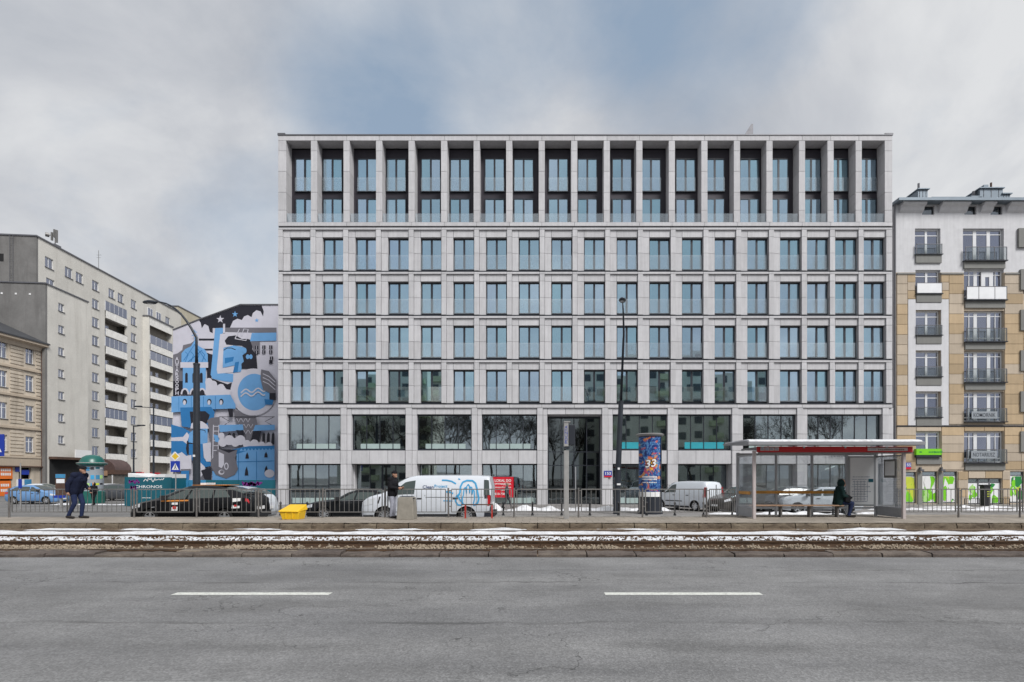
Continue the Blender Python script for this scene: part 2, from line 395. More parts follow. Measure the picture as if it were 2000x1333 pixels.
plain('hoarding', (.008, .105, .145), .5, 0, .4, .16, 1.2)
plain('hoarding_bright', (.05, .24, .44), .5, 0, .4, .25, 1.2)
plain('graffiti_purple', (.20, .02, .22), .6)
plain('green_dome', (.01, .115, .095), .35, 0, .6, .15)
plain('awning_brown', (.095, .06, .055), .6, 0, .4, .3)
plain('post_grey', (.33, .325, .32), .6, .2, .4, .15, 5)
plain('bollard', (.02, .021, .024), .5, .2, .5, .2)
plain('red_rail', (.42, .03, .02), .5, .1, .5, .2, 5)
# vehicles
def paint(name, col, rough=.28, coat=.6, dk=1.0):
    t = NT(name); p = t.coord()
    dirt = t.ramp(t.noise(t.coord('Object', (1, 1, 2)), 3, 7, .65), [(.4, 0.0), (.8, .35)])
    sep = t.n('ShaderNodeSeparateXYZ'); t.l(t.coord(), sep.inputs[0])
    low = t.ramp(sep.outputs[2], [(.15, .55), (.75, 0.0)])        # road salt splashed along the sills
    f = t.math('MULTIPLY', t.math('ADD', t.math('MULTIPLY', dirt, .3), t.math('MULTIPLY', low, dirt)), dk)
    c = t.mix(f, col, (.26, .24, .22)); rg = t.math('ADD', t.math('MULTIPLY', f, .6), rough)
    t.bsdf(c, rg, 0, .5 if coat > .2 else .25, None, Coat_Weight=coat, Coat_Roughness=.08)
paint('paint_black', (.004, .0045, .006), .35, .08, .12); paint('paint_ink', (.006, .007, .009), .35, .1, .12); paint('paint_white', (.66, .70, .75)); paint('paint_white2', (.62, .65, .70))
paint('paint_blue', (.12, .27, .52)); paint('paint_silver', (.40, .41, .43)); paint('paint_bronze', (.03, .027, .024), .3, .3, .4); paint('paint_grey', (.06, .065, .075), .3, .3, .5)
plain('tyre', (.016, .016, .017), .85, space='obj', vary=.3)
plain('alloy', (.52, .53, .55), .35, .7, .5, space='obj'); plain('alloy_dark', (.10, .10, .11), .4, .6, .5, space='obj')
plain('plastic_black', (.022, .022, .024), .65, space='obj'); plain('car_inside', (.03, .032, .034), .85, space='obj')
plain('decal_orange', (.62, .24, .05), .5); plain('decal_red', (.60, .03, .03), .5); plain('decal_blue', (.05, .34, .62), .45); plain('decal_navy', (.03, .05, .14), .45)
def glassy(name, fac, gloss, trans, rough=.02):
    t = NT(name); g = t.n('ShaderNodeBsdfGlossy'); g.inputs['Roughness'].default_value = rough; g.inputs['Color'].default_value = (*gloss, 1)
    tr = t.n('ShaderNodeBsdfTransparent'); tr.inputs['Color'].default_value = (*trans, 1)
    lw = t.n('ShaderNodeLayerWeight'); lw.inputs['Blend'].default_value = .25
    f = t.math('ADD', t.math('MULTIPLY', lw.outputs['Fresnel'], .6), fac)
    m = t.n('ShaderNodeMixShader'); t.l(f, m.inputs[0]); t.l(tr.outputs[0], m.inputs[1]); t.l(g.outputs[0], m.inputs[2]); t.l(m.outputs[0], t.out.inputs[0])
glassy('glass_flat', .66, (.57, .80, .93), (.70, .78, .80))
glassy('glass_shop', .35, (.72, .80, .84), (.74, .80, .80))
glassy('glass_rail', .17, (.92, .98, 1.0), (.97, .99, 1.0))
glassy('glass_clear_rail', .06, (.8, .86, .88), (.84, .86, .86))
glassy('glass_white_window', .38, (.72, .76, .92), (.35, .38, .42))
glassy('glass_dark_window', .25, (.7, .75, .8), (.4, .42, .42))
glassy('glass_shelter', .07, (.95, .97, 1.0), (.92, .94, .95))
glassy('glass_portal', .16, (.7, .78, .8), (.3, .34, .34))
glassy('glass_car', .14, (.8, .9, .9), (.30, .38, .36))
def vary_glass(name):      # coated panes differ a little from one to the next
    t = MATS[name].node_tree; g = [n for n in t.nodes if n.type == 'BSDF_GLOSSY'][0]; oi = t.nodes.new('ShaderNodeObjectInfo'); r = t.nodes.new('ShaderNodeValToRGB')
    e = r.color_ramp.elements; e[0].color = (.48, .74, .86, 1); e[1].color = (.66, .82, .97, 1); t.links.new(oi.outputs['Random'], r.inputs[0]); t.links.new(r.outputs[0], g.inputs['Color'])
vary_glass('glass_flat')
def hazy(name, k):      # whitish haze mixed into the shelter panes as pale diffuse
    t = MATS[name].node_tree; o = [n for n in t.nodes if n.type == 'OUTPUT_MATERIAL'][0]; src = o.inputs[0].links[0].from_socket
    d = t.nodes.new('ShaderNodeBsdfDiffuse'); d.inputs[0].default_value = (.75, .77, .8, 1); m = t.nodes.new('ShaderNodeMixShader'); m.inputs[0].default_value = k
    t.links.new(src, m.inputs[1]); t.links.new(d.outputs[0], m.inputs[2]); t.links.new(m.outputs[0], o.inputs[0])
hazy('glass_shelter', .13)
def lamp_glass(name, col, emit=0):
    t = NT(name); t.bsdf(col, .2, 0, .6, None, Coat_Weight=.5)
lamp_glass('light_clear', (.55, .57, .6)); lamp_glass('light_red', (.42, .01, .015)); lamp_glass('light_amber', (.6, .2, .02))
lamp_glass('lamp_lens', (.45, .47, .5))
t = NT('glow_tube'); e = t.n('ShaderNodeEmission'); e.inputs[0].default_value = (1, .97, .9, 1); e.inputs[1].default_value = 1.5; t.l(e.outputs[0], t.out.inputs[0])
# mural colours
for nm, c in dict(mural_pale=(.58, .57, .64), mural_blue=(.15, .36, .66), mural_mid=(.03, .18, .43), mural_black=(.022, .022, .032), mural_grey=(.165, .16, .185)).items():
    plain(nm, c, .8, 0, .3, .10, .8)
# people
for nm, c in dict(cloth_navy=(.010, .014, .035), cloth_jeans=(.018, .028, .075), cloth_black=(.010, .010, .013), cloth_grey=(.33, .34, .40), cloth_green=(.008, .026, .026),
                  cloth_dusk=(.06, .065, .075), skin=(.42, .24, .17), shoe=(.03, .026, .024), hair=(.02, .014, .01), fur=(.22, .17, .14)).items():
    plain(nm, c, .85, 0, .2, .25, 9, .35, 70, 'obj')
# bark of the trees across the road
plain('bark', (.06, .05, .042), .9, 0, .2, .3, 4)
plain('block_wall', (.68, .70, .62), .85, vary=.15, scale=.4); plain('block_window', (.05, .06, .07), .3, 0, .6)
plain('block_green', (.5, .58, .38), .85, vary=.1)
# ------------------------------------------------------------------ ground, roads, tracks, platform
def sheet(name, mat, x0, x1, y0, y1, z, z1=None):
    z1 = z if z1 is None else z1
    return tag(MB().quad((x0, y0, z), (x1, y0, z), (x1, y1, z1), (x0, y1, z1)).build(name, mat), kind='structure')
sheet('ground', 'asphalt_far', -1500, 1500, -1500, 1500, -.72)
sheet('near_road', 'asphalt', -220, 220, -13, 11.0, 0)
Y_KERB, Y_PLAT, Y_PLATB, Y_FK = 10.96, 16.75, 19.25, 28.4
tb_ = MB()
for (ya, za), (yb, zb_) in zip(((11.05, -.04), (12.95, -.05), (13.02, .045), (15.8, .04), (16.0, .02)), ((12.95, -.05), (13.02, .045), (15.8, .04), (16.0, .02), (17.0, .03))): tb_.quad((-220, ya, za), (220, ya, za), (220, yb, zb_), (-220, yb, zb_))
tag(tb_.build('track_bed', 'track_soil'), kind='structure')
far = MB(); far.quad((-220, 19.3, -.10), (220, 19.3, -.10), (220, Y_FK, -.52), (-220, Y_FK, -.52)); tag(far.build('far_road', 'asphalt_far'), kind='structure')
pav = MB(); pav.box(-20.5, 120, Y_FK + .16, 60, -.7, -.44); tag(pav.build('pavement', 'paving'), kind='structure')
sheet('side_street', 'asphalt_far', -140, -20.5, Y_FK, 160, -.525)
pav2 = MB(); pav2.box(-140, -61, 44, 160, -.7, -.42); tag(pav2.build('side_pavement', 'paving'), kind='structure')
# lane dashes
def dash(x0, x1, y, w=.16):
    return tag(MB().quad((x0, y - w / 2, .004), (x1, y - w / 2, .004), (x1, y + w / 2, .004), (x0, y + w / 2, .004)).build('lane_marking', 'road_paint'), kind='structure')
yd = LENS_PX * EYE / (1160.5 - VPY)
for k in range(-3, 5):
    x0 = AX(340, yd) + 6.0 * k; dash(x0, x0 + 2.18, yd)
yn = 4.28
for k in range(-1, 2): dash(AX(190, yn) + 6 * k, AX(480, yn) + 6 * k, yn - .06, .13)
# kerb stones along the near road, each laid a little out of line
kerb = thing('road_kerb', 'worn brown stone kerb between the road and the tram tracks', 'kerb', (0, 10.96, 0)); kerb['kind'] = 'structure'
def kerb_mesh(l, wd, h, k):
    mb = MB(); r = random.Random(k); nx = 9; rows = []
    for j, (y, z) in enumerate(((0, -.06), (0.0, h * .62), (.035, h), (wd, h + .012), (wd, -.06))):
        rows.append([(-l / 2 + l * i / nx + (0.012 if i == 0 else -.012 if i == nx else 0), y + (r.uniform(-.012, .012) if 0 < j < 4 else 0), z + (r.uniform(-.012, .01) if 0 < j < 4 else 0)) for i in range(nx + 1)])
    vs = [p for row in rows for p in row]; n = nx + 1
    fs = [(j * n + i, j * n + i + 1, (j + 1) * n + i + 1, (j + 1) * n + i) for j in range(4) for i in range(nx)]
    fs += [tuple(j * n for j in range(5)), tuple(j * n + nx for j in range(4, -1, -1))]
    return mb.add(vs, fs)
km = [kerb_mesh(1.0, .34, .075, i).mesh('kerb_stone', 'kerb_road', 30) for i in range(7)]
for i in range(-14, 14):
    o = bpy.data.objects.new('kerb_stone', km[i % 7]); o.location = (i + .5, Y_KERB + rnd.uniform(-.012, .012), rnd.uniform(-.012, .012))
    o.rotation_euler = (rnd.uniform(-.03, .03), 0, rnd.uniform(-.008, .008)); link(o, kerb)
for s in (-1, 1):
    o = MB().box(s * 14 if s > 0 else -200, 200 if s > 0 else -14, Y_KERB, Y_KERB + .34, -.05, .075).build('kerb_run', 'kerb_road', kerb)
# rails
def rail_prof(): return [(-.07, 0), (.07, 0), (.07, .012), (.012, .03), (.012, .10), (.035, .112), (.035, .148), (-.035, .148), (-.035, .112), (-.012, .10), (-.012, .03), (-.07, .012)]
rails_y = (15.76, 14.33, 12.98, 11.76); rails_t = (.07, .10, .10, .06)
for i, (y, lab) in enumerate(zip(rails_y, ('farthest tram rail, next to the platform edge', 'second tram rail from the platform, lying in snow', 'rusty tram rail with bolted clips, third from the platform', 'nearest tram rail, next to the road kerb'))):
    t0 = thing('tram_rail', lab, 'rail', (0, y, 0), group='tram rails in front of the platform')
    zb = rails_t[i] - .15
    mb = MB(); mb.prism([(y + a, zb + b) for a, b in rail_prof()], 'x', -150, 150); mb.build('rail', 'rail_side', t0)
    MB().box(-150, 150, y - .03, y + .03, zb + .146, zb + .152).build('rail_head', 'rail_top', t0)
    if i in (2,):
        for k in range(-16, 17):
            x = k * .72 + .1
            m = MB(); m.box(x - .07, x + .07, y - .19, y - .06, zb + .0, zb + .035); m.cyl((x - .02, y - .12, zb + .03), (x - .02, y - .12, zb + .09), .022, n=6); m.box(x - .03, x + .03, y - .1, y - .02, zb + .03, zb + .05)
            m.build('rail_clip', 'sleeper' if k % 3 else 'rail_side', t0)
# concrete slab ends showing where the ballast is washed out
for x in (-10.9, -7.6, -5.9):
    tag(MB().box(x, x + 1.2, 11.36, 11.64, -.04, .055 + rnd.uniform(0, .02)).build('concrete_sleeper', 'sleeper', bevel=.015), 'grey concrete sleeper end in the gravel beside the kerb' if x == -10.9 else ('broken concrete sleeper end second from the left in the gravel' if x == -7.6 else 'third concrete sleeper end from the left in the gravel'), 'sleeper', 'sleeper ends in the ballast')
# ballast stones: real stones, too many to count
def stone_mesh(r):
    bm = bmesh.new(); bmesh.ops.create_icosphere(bm, subdivisions=1, radius=1)
    for v in bm.verts: v.co *= r.uniform(.65, 1.15)
    vs = [v.co.copy() for v in bm.verts]; fs = [tuple(v.index for v in f.verts) for f in bm.faces]; bm.free(); return vs, fs
protos = [stone_mesh(random.Random(i)) for i in range(8)]
def scatter(name, mat, n, fn, label, cat):
    mb = MB(); r = random.Random(5)
    for _ in range(n):
        q = fn(r)
        if q is None: continue
        x, y, z, s = q
        vs, fs = protos[r.randrange(8)]; M = Matrix.Rotation(r.uniform(0, 6.28), 3, 'Z') @ Matrix.Rotation(r.uniform(0, 6.28), 3, 'X')
        mb.add([Vector((x, y, z)) + (M @ v) * s for v in vs], fs)
    return tag(mb.build(name, mat), label, cat, kind='stuff')
def hills(x): return .5 + .5 * noise.noise(Vector((x * .55, 3.3, 0))) + .35 * noise.noise(Vector((x * 1.7, 9, 0)))
def near_ballast(r):
    x = r.uniform(-13.5, 12.5); t_ = r.random(); y = 11.86 + t_ * 1.02
    hgt = max(0, hills(x) - .15) * .10 * (1 - abs(t_ - .6) * 1.1)
    if hills(x) < .52 and r.random() < .86: return None
    return (x, y, r.uniform(-.05, -.01) + hgt * r.random() ** .5, r.uniform(.018, .038))
scatter('gravel', 'ballast', 7000, near_ballast, 'tan ballast gravel heaped between the near rails', 'gravel')
def mid_ballast(r):
    x = r.uniform(-15.5, 15); y = r.uniform(13.05, 14.2); return (x, y, r.uniform(.06, .088), r.uniform(.016, .034))
scatter('wet_gravel', 'rail_side', 2600, mid_ballast, 'dark wet ballast stones poking through the snow between the rails', 'gravel')
# snow lying between the rails: a rough sheet that dips under the gravel where it has melted
def snow_sheet(name, x0, x1, y0, y1, nx, ny, zf, label, mat='snow'):
    vs = []; fs = []
    for j in range(ny + 1):
        for i in range(nx + 1):
            x = x0 + (x1 - x0) * i / nx; y = y0 + (y1 - y0) * j / ny; vs.append((x, y, zf(x, y, i in (0, nx) or j in (0, ny))))
    for j in range(ny):
        for i in range(nx):
            q = (j * (nx + 1) + i, j * (nx + 1) + i + 1, (j + 1) * (nx + 1) + i + 1, (j + 1) * (nx + 1) + i)
            fs.append(q)
    return tag(MB().add(vs, fs).build(name, mat, smooth='all'), label, 'snow', kind='stuff')
def fb(x, y, s, o=0): return noise.fractal(Vector((x * s, y * s, o)), .9, 2.1, 5)
snow_sheet('track_snow', -19, 17, 14.42, 15.62, 420, 16, lambda x, y, e: -.05 if e else .068 + .042 * fb(x * .5, y * 1.5, 1.6, 2) - .1 * max(0, abs(y - 15.0) - .5), 'white snow lying between the two rails by the platform')
snow_sheet('trodden_snow', -18, 17, 13.06, 14.24, 420, 16, lambda x, y, e: -.05 if e else .072 + .03 * fb(x * .7, y, 2.2, 7), 'speckled trodden snow between the middle rails')
snow_sheet('edge_snow', -20, 18, 15.86, 16.72, 360, 10, lambda x, y, e: -.06 if e else .010 + .07 * fb(x * .35, y * 1.2, 1.5, 13) + .03 * (y - 16.3), 'thin broken snow line along the foot of the platform')
# platform
plat = thing('tram_platform', 'raised tram stop platform with brown stone edge', 'platform', (0, 16.75, 0)); plat['kind'] = 'structure'
MB().box(-200, 200, Y_PLAT + .05, Y_PLATB, .199, .209).build('platform_slab', 'platform_top', plat); MB().box(-200, 200, Y_PLAT + .33, Y_PLATB, -.6, .196).build('platform_top', 'platform_top', plat)
pm = []
for i in range(5):
    pm.append(kerb_mesh(1.0, .32, .183, 40 + i).mesh('edge_stone', 'kerb_platform', 30))
for i in range(-21, 19):
    o = bpy.data.objects.new('edge_stone', pm[i % 5]); o.location = (i + .5, Y_PLAT, rnd.uniform(-.004, .004)); link(o, plat)
for s in (-1, 1): MB().box(19 if s > 0 else -200, 200 if s > 0 else -21, Y_PLAT, Y_PLAT + .32, -.1, .19).build('edge_run', 'kerb_platform', plat)
# far kerb
fk = thing('pavement_kerb', 'pale kerb in front of the long grey building', 'kerb', (0, Y_FK, -.5)); fk['kind'] = 'structure'
kf = piece('kerb_stone', (.99, .16, .2), (0, Y_FK + .08, -.52), 'kerb_far', fk).data
for i in range(-20, 42):
    if i == 0: continue
    o = bpy.data.objects.new('kerb_stone', kf); o.location = (i, Y_FK + .08, -.52 + rnd.uniform(-.004, .004)); link(o, fk)
# snow ridges on the far pavement
def ridge(name, pts, wdt, h, label, zb=-.44, seed=0):
    """a shovelled ridge of snow following pts"""
    vs = []; fs = []; nx = max(12, int(sum((Vector(pts[i + 1]) - Vector(pts[i])).length for i in range(len(pts) - 1)) * 6)); ny = 7
    for i in range(nx + 1):
        t_ = i / nx * (len(pts) - 1); k = min(int(t_), len(pts) - 2); a, b = Vector(pts[k]), Vector(pts[k + 1]); p = a.lerp(b, t_ - k); d = (b - a).normalized(); nrm = Vector((-d.y, d.x))
        hh = max(0, h * (.55 + .9 * noise.fractal(Vector((i * .13, seed, 0)), .9, 2, 4))); end = min(1, i / 3, (nx - i) / 3)
        for j in range(ny + 1):
            u = j / ny * 2 - 1; q = p + nrm * u * wdt * (.7 + .5 * noise.noise(Vector((i * .2, seed + 5, 0))))
            vs.append((q.x, q.y, zb - .01 + hh * end * max(0, 1 - u * u) ** .7 * (1 + .35 * noise.noise(Vector((q.x * 3, q.y * 3, seed))))))
    for i in range(nx):
        for j in range(ny): fs.append((i * (ny + 1) + j, i * (ny + 1) + j + 1, (i + 1) * (ny + 1) + j + 1, (i + 1) * (ny + 1) + j))
    return tag(MB().add(vs, fs).build(name, 'snow', smooth='all'), label, 'snow', kind='stuff')
ridge('snow_bank', [(-3.4, 33.6), (1.6, 33.4), (8.2, 33.2)], .55, .36, 'long ridge of shovelled snow before the entrance', seed=1)
ridge('snow_bank', [(-19.8, 33), (-16.5, 33.2)], .5, .25, 'low snow ridge beside the yellow grit box', seed=2)
ridge('snow_bank', [(9.5, 30.2), (14, 30.0), (19.5, 30.4)], .4, .2, 'snow ridge by the small white van and behind the shelter', seed=3)
ridge('snow_bank', [(21, 34.5), (27, 33.8), (33, 33.2), (40, 33)], .4, .17, 'strip of snow before the green shop windows', seed=4)
ridge('snow_bank', [(26, 36.8), (31, 36.4), (38, 36.6)], .35, .16, 'second strip of snow nearer the green shop windows', seed=8)
ridge('snow_bank', [(-38, 42.3), (-30, 41.6), (-27.5, 41.2)], .5, .13, 'snow strip at the foot of the green-domed column', zb=-.52, seed=5)
ridge('snow_bank', [(-26.5, 36.5), (-24, 37.2)], .3, .15, 'snow patch at the left end of the teal hoarding', zb=-.52, seed=6)
ridge('snow_bank', [(-27, 27.2), (-20, 27.5)], .3, .08, 'thin snow along the far road edge on the left', zb=-.5, seed=7)
# ------------------------------------------------------------------ the long grey building
D = 40.5
bld = thing('apartment_building', 'long seven-storey pale stone building with a grid of tall windows', 'building', (AX(1143, D), D, -.44))
def bx(px): return AX(px, D)
def bz(py): return AZ(py, D)
panels = []
def panel(p0, p1, q0, q1, yf, yb, m='stone'):       # photo columns p0..p1, rows q0 (top)..q1 (bottom), depth range
    panels.append((bx(p0), bx(p1), D + yf, D + yb, bz(q1), bz(q0), m))
def flush():
    g = .011
    panels.sort(key=lambda p: -(p[1] - p[0]) * (p[5] - p[4]))
    for i, (x0, x1, y0, y1, z0, z1, m) in enumerate(panels):
        if i < 300: piece('stone_panel', (x1 - x0 - 2 * g, y1 - y0, z1 - z0 - 2 * g), ((x0 + x1) / 2, (y0 + y1) / 2, (z0 + z1) / 2), m, bld)
    rest = MB()
    for (x0, x1, y0, y1, z0, z1, m) in panels[300:]: rest.box(x0 + g, x1 - g, y0, y1, z0 + g, z1 - g)
    tag(rest.build('small_stone_panels', 'stone', bld), kind='stuff')
XL, XR = 543, 1743
up = [607 + 63.55 * k for k in range(16)] + [1616, 1671]             # pillars of the two loggia storeys
lo = [606 + 64.0 * k for k in range(16)] + [1621, 1677]              # pilasters of the four storeys below
floors = [443.5, 530, 616.2, 702.6, 789]
# crown beam and pillars of the loggia storeys
edges = [XL] + [u + 6.5 for u in up] + [XR]
for a, b in zip(edges, edges[1:]): panel(a, b, 265, 275, 0, 1.0)
for p0, p1 in [(XL, 559)] + [(u, u + 12.5) for u in up] + [(1728, XR)]:
    for q0, q1 in ((275, 295), (295, 335), (335, 376), (376, 411), (411, 434.2)): panel(p0, p1, q0, q1, 0, .96)
for a, b in zip(edges, edges[1:]): panel(a, b, 434.4, 442.2, -.02, 1.0)
# four storeys: band, pilasters, headers, side panels
for r in range(4):
    t0, t1 = floors[r], floors[r + 1]; wt = t0 + 19.3; wb = t1 - 1.6
    for k in range(19):
        a = XL if k == 0 else lo[k - 1]; b = lo[k] if k < 18 else XR
        panel(a, b, t0 + 1.2, t0 + 5.4, 0, .66)                     # string course
        pw = 9 if k == 0 else 10
        mid = (wt + wb) / 2
        panel(a, a + pw, t0 + 5.4, wt, .0, .6); panel(a, a + pw, wt, mid - 1, 0, .6); panel(a, a + pw, mid - 1, wb + .4, 0, .6)
        if k == 18: panel(XR - 12, XR, t0 + 5.4, wt, 0, .6); panel(XR - 12, XR, wt, mid - 1, 0, .6); panel(XR - 12, XR, mid - 1, wb + .4, 0, .6); b = XR - 12
        side = 13 if k < 16 else 2
        panel(a + pw, a + pw + side, t0 + 5.4, wt, .11, .6); panel(a + pw + side, b, t0 + 5.4, wt, .11, .6)
        panel(a + pw, a + pw + side, wt, mid - 1, .11, .6); panel(a + pw, a + pw + side, mid - 1, wb + .4, .11, .6)
# two lower storeys: piers and spandrels
bays = [(560, 665), (686, 792), (814, 921), (941, 1049), (1069, 1176), (1197, 1304), (1325, 1430), (1452, 1557), (1578, 1724)]
pe = [(XL, 560)] + [(bays[i][1], bays[i + 1][0]) for i in range(8)] + [(1724, XR + 3)]
for (a, b) in pe:
    c = (a + b) / 2
    for q0, q1 in ((797, 811), (811, 848), (848, 880), (880, 907), (907, 948), (948, 988)):
        if b - a > 18: panel(a, c + 1.5, q0, q1, 0, .62); panel(c + 1.5, b, q0, q1, .07, .62)
        else: panel(a, b, q0, q1, 0, .62)
for i, (a, b) in enumerate(bays):
    n = 3 if i < 8 else 4
    for j in range(n):
        u0, u1 = a + (b - a) * j / n, a + (b - a) * (j + 1) / n
        panel(u0, u1, 797, 809.5, .09, .62)
        if i != 4: panel(u0, u1, 880, 906.5, .09, .62)
for a, b in zip(edges, edges[1:]): panel(a, b, 790.4, 797, -.02, .64)
flush()
# dark shadow-gap strips at each floor, parapet coping, inside and back of the building
core = MB()
x0, x1 = bx(XL) + .05, bx(XR) - .05
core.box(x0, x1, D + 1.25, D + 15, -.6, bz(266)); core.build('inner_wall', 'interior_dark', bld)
side = MB(); side.box(bx(XL) + .004, x0 + .1, D + .5, D + 15.2, -.6, bz(266)); side.box(x1 - .1, bx(XR) - .004, D + .5, D + 15.2, -.6, bz(266)); side.box(x0, x1, D + 15, D + 15.2, -.6, bz(266)); side.build('outer_wall', 'stone', bld)
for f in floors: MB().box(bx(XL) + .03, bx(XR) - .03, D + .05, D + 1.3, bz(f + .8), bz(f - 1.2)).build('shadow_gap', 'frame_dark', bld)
MB().box(bx(XL) + .02, bx(XR) - .02, D + .3, D + .62, -.6, bz(988) + .02).build('plinth', 'stone_grey', bld)
MB().box(bx(XL) - .03, bx(XR) + .03, D - .04, D + 15.3, bz(265), bz(263)).build('coping', 'coping', bld)
for a, b in ((XL - .5, 557), (1728, XR + 1)): MB().box(bx(a), bx(b), D - .05, D + .6, bz(263), bz(260.8)).build('corner_cap', 'coping', bld)
MB().prism([(bx(1455), bz(263)), (bx(1472), bz(263)), (bx(1472), bz(240)), (bx(1468), bz(241))], 'y', D + .1, D + 1.6).build('roof_vent', 'coping', bld)
# loggia back wall
lb = MB(); lb.box(x0, x1, D + .96, D + 1.1, bz(436), bz(278)); lb.build('loggia_wall', 'cladding_dark', bld)
# --- windows
WIN = {}
def window_set(w, h, nm, n=2, fr=.07, mul=.15, bot=.12, transoms=()):
    """frame and panes of a window w x h, origin at its lower left corner in the glass plane"""
    key = (round(w, 2), round(h, 2), nm, n, transoms)
    if key in WIN: return WIN[key]
    f = MB(); f.box(0, fr, -.05, .05, 0, h); f.box(w - fr, w, -.05, .05, 0, h); f.box(fr, w - fr, -.05, .05, 0, bot); f.box(fr, w - fr, -.05, .05, h - fr * 1.3, h)
    cell = (w - 2 * fr - (n - 1) * mul) / n; panes = []
    for i in range(n):
        a = fr + i * (cell + mul)
        if i: f.box(a - mul, a, -.05, .05, bot, h - fr * 1.3)
        for tz in transoms: f.box(a, a + cell, -.045, .045, tz - .03, tz + .03)
        zs = [bot] + [tz for tz in transoms] + [h - fr * 1.3]
        panes.append((a, cell, bot, h - fr * 1.3))
    WIN[key] = (f, panes); return WIN[key]
FM = {}
def put_window(parent, x, y, z, w, h, glass, frame, name='window', n=2, fr=.07, mul=.15, bot=.12, transoms=(), tilt=.011, label=None, split=True):
    f, panes = window_set(w, h, frame, n, fr, mul, bot, transoms)
    k = (id(f), frame)
    if k not in FM: FM[k] = f.mesh(name + '_frame', frame)
    o = bpy.data.objects.new(name, FM[k]); o.location = (x, y, z); link(o, parent)
    for (a, cw, zb, zt) in panes:
        pk = ('pane', round(cw, 3), round(zt - zb, 3), glass)
        if pk not in FM: FM[pk] = MB().box(-cw / 2, cw / 2, -.012, .012, -(zt - zb) / 2, (zt - zb) / 2).mesh('pane', glass)
        q = bpy.data.objects.new('pane', FM[pk]); q.location = (x + a + cw / 2, y, z + (zb + zt) / 2)
        q.rotation_euler = (rnd.gauss(0, tilt), 0, rnd.gauss(0, tilt)); link(q, o)
    return o
def curtain(parent, x, y, z, w, h, m):
    key = ('curtain', round(w, 2), round(h, 2), m)
    if key not in FM:
        n = 24; mb = MB(); vs = []; fs = []
        for i in range(n + 1):
            X = w * i / n; Yc = .03 * math.sin(i * 1.9) + .012 * math.sin(i * 4.1); vs += [(X, Yc, 0), (X, Yc, h)]
        for i in range(n): fs.append((2 * i, 2 * i + 2, 2 * i + 3, 2 * i + 1))
        FM[key] = mb.add(vs, fs).mesh('curtain', m, 'all')
    o = bpy.data.objects.new('curtain', FM[key]); o.location = (x, y, z); link(o, parent)
RAIL = {}
def glass_rail(parent, x, y, z, w, h):
    key = (round(w, 2), round(h, 2))
    if key not in RAIL: RAIL[key] = MB().box(0, w, -.008, .008, 0, h).mesh('glass_balustrade', 'glass_rail')
    o = bpy.data.objects.new('glass_balustrade', RAIL[key]); o.location = (x, y, z); link(o, parent)
for r in range(4):
    t0, t1 = floors[r], floors[r + 1]
    for k in range(19):
        a = XL if k == 0 else lo[k - 1]; b = lo[k] if k < 18 else XR - 12
        p0 = a + (9 if k == 0 else 10) + (13 if k < 16 else 2) + .2; p1 = b - .2
        X, W = bx(p0), bx(p1) - bx(p0); Z = bz(t1 - 1.9); Hh = bz(t0 + 19.6) - Z
        wdw = put_window(bld, X, D + .40, Z, W, Hh, 'glass_flat', 'frame_dark', bot=.21)
        glass_rail(wdw, X + .01, D + .24, Z + .12, W - .02, 1.12)
        if rnd.random() < (.1, .3, .62, .5)[r]:
            m = 'curtain' if rnd.random() < .75 else 'curtain_beige'; part = rnd.choice((1, 1, .45))
            curtain(wdw, X + .05 + (W * .5 if part < 1 and rnd.random() < .5 else 0), D + .62, Z + .1, (W - .1) * part, Hh - .1, m)
up_e = [559] + [u for u in up]; 
for k in range(19):
    a = 559 if k == 0 else up[k - 1] + 12.5; b = up[k] if k < 18 else 1728
    A, B = bx(a) - .3 * (1 if k < 9 else -.0), bx(b) + (.3 if k > 9 else 0)
    A, B = bx(a) + .02, bx(b) - .02
    mg = .30 if k < 16 else .06
    if k % 2 == 0: X0 = A + (.25 if k < 16 else .1)
    else: X0 = A + .04
    X1 = min(X0 + 1.52, B - .01)
    for (q0, q1) in ((310, 376), (388, 444)):
        Z = AZ(q1, D + .9); Hh = AZ(q0, D + .9) - Z
        wdw = put_window(bld, X0, D + .90, Z, X1 - X0, Hh, 'glass_flat', 'frame_dark', bot=.1, mul=.14)
        if q1 < 400: glass_rail(wdw, X0 + .02, D + .80, Z + .03, X1 - X0 - .04, 1.05)
    glass_rail(bld, A, D + .12, bz(434.2), B - A, .70)
    MB().box(A, B, D + .1, D + .14, bz(434.2), bz(433.2)).build('loggia_rail', 'frame_dark', bld)
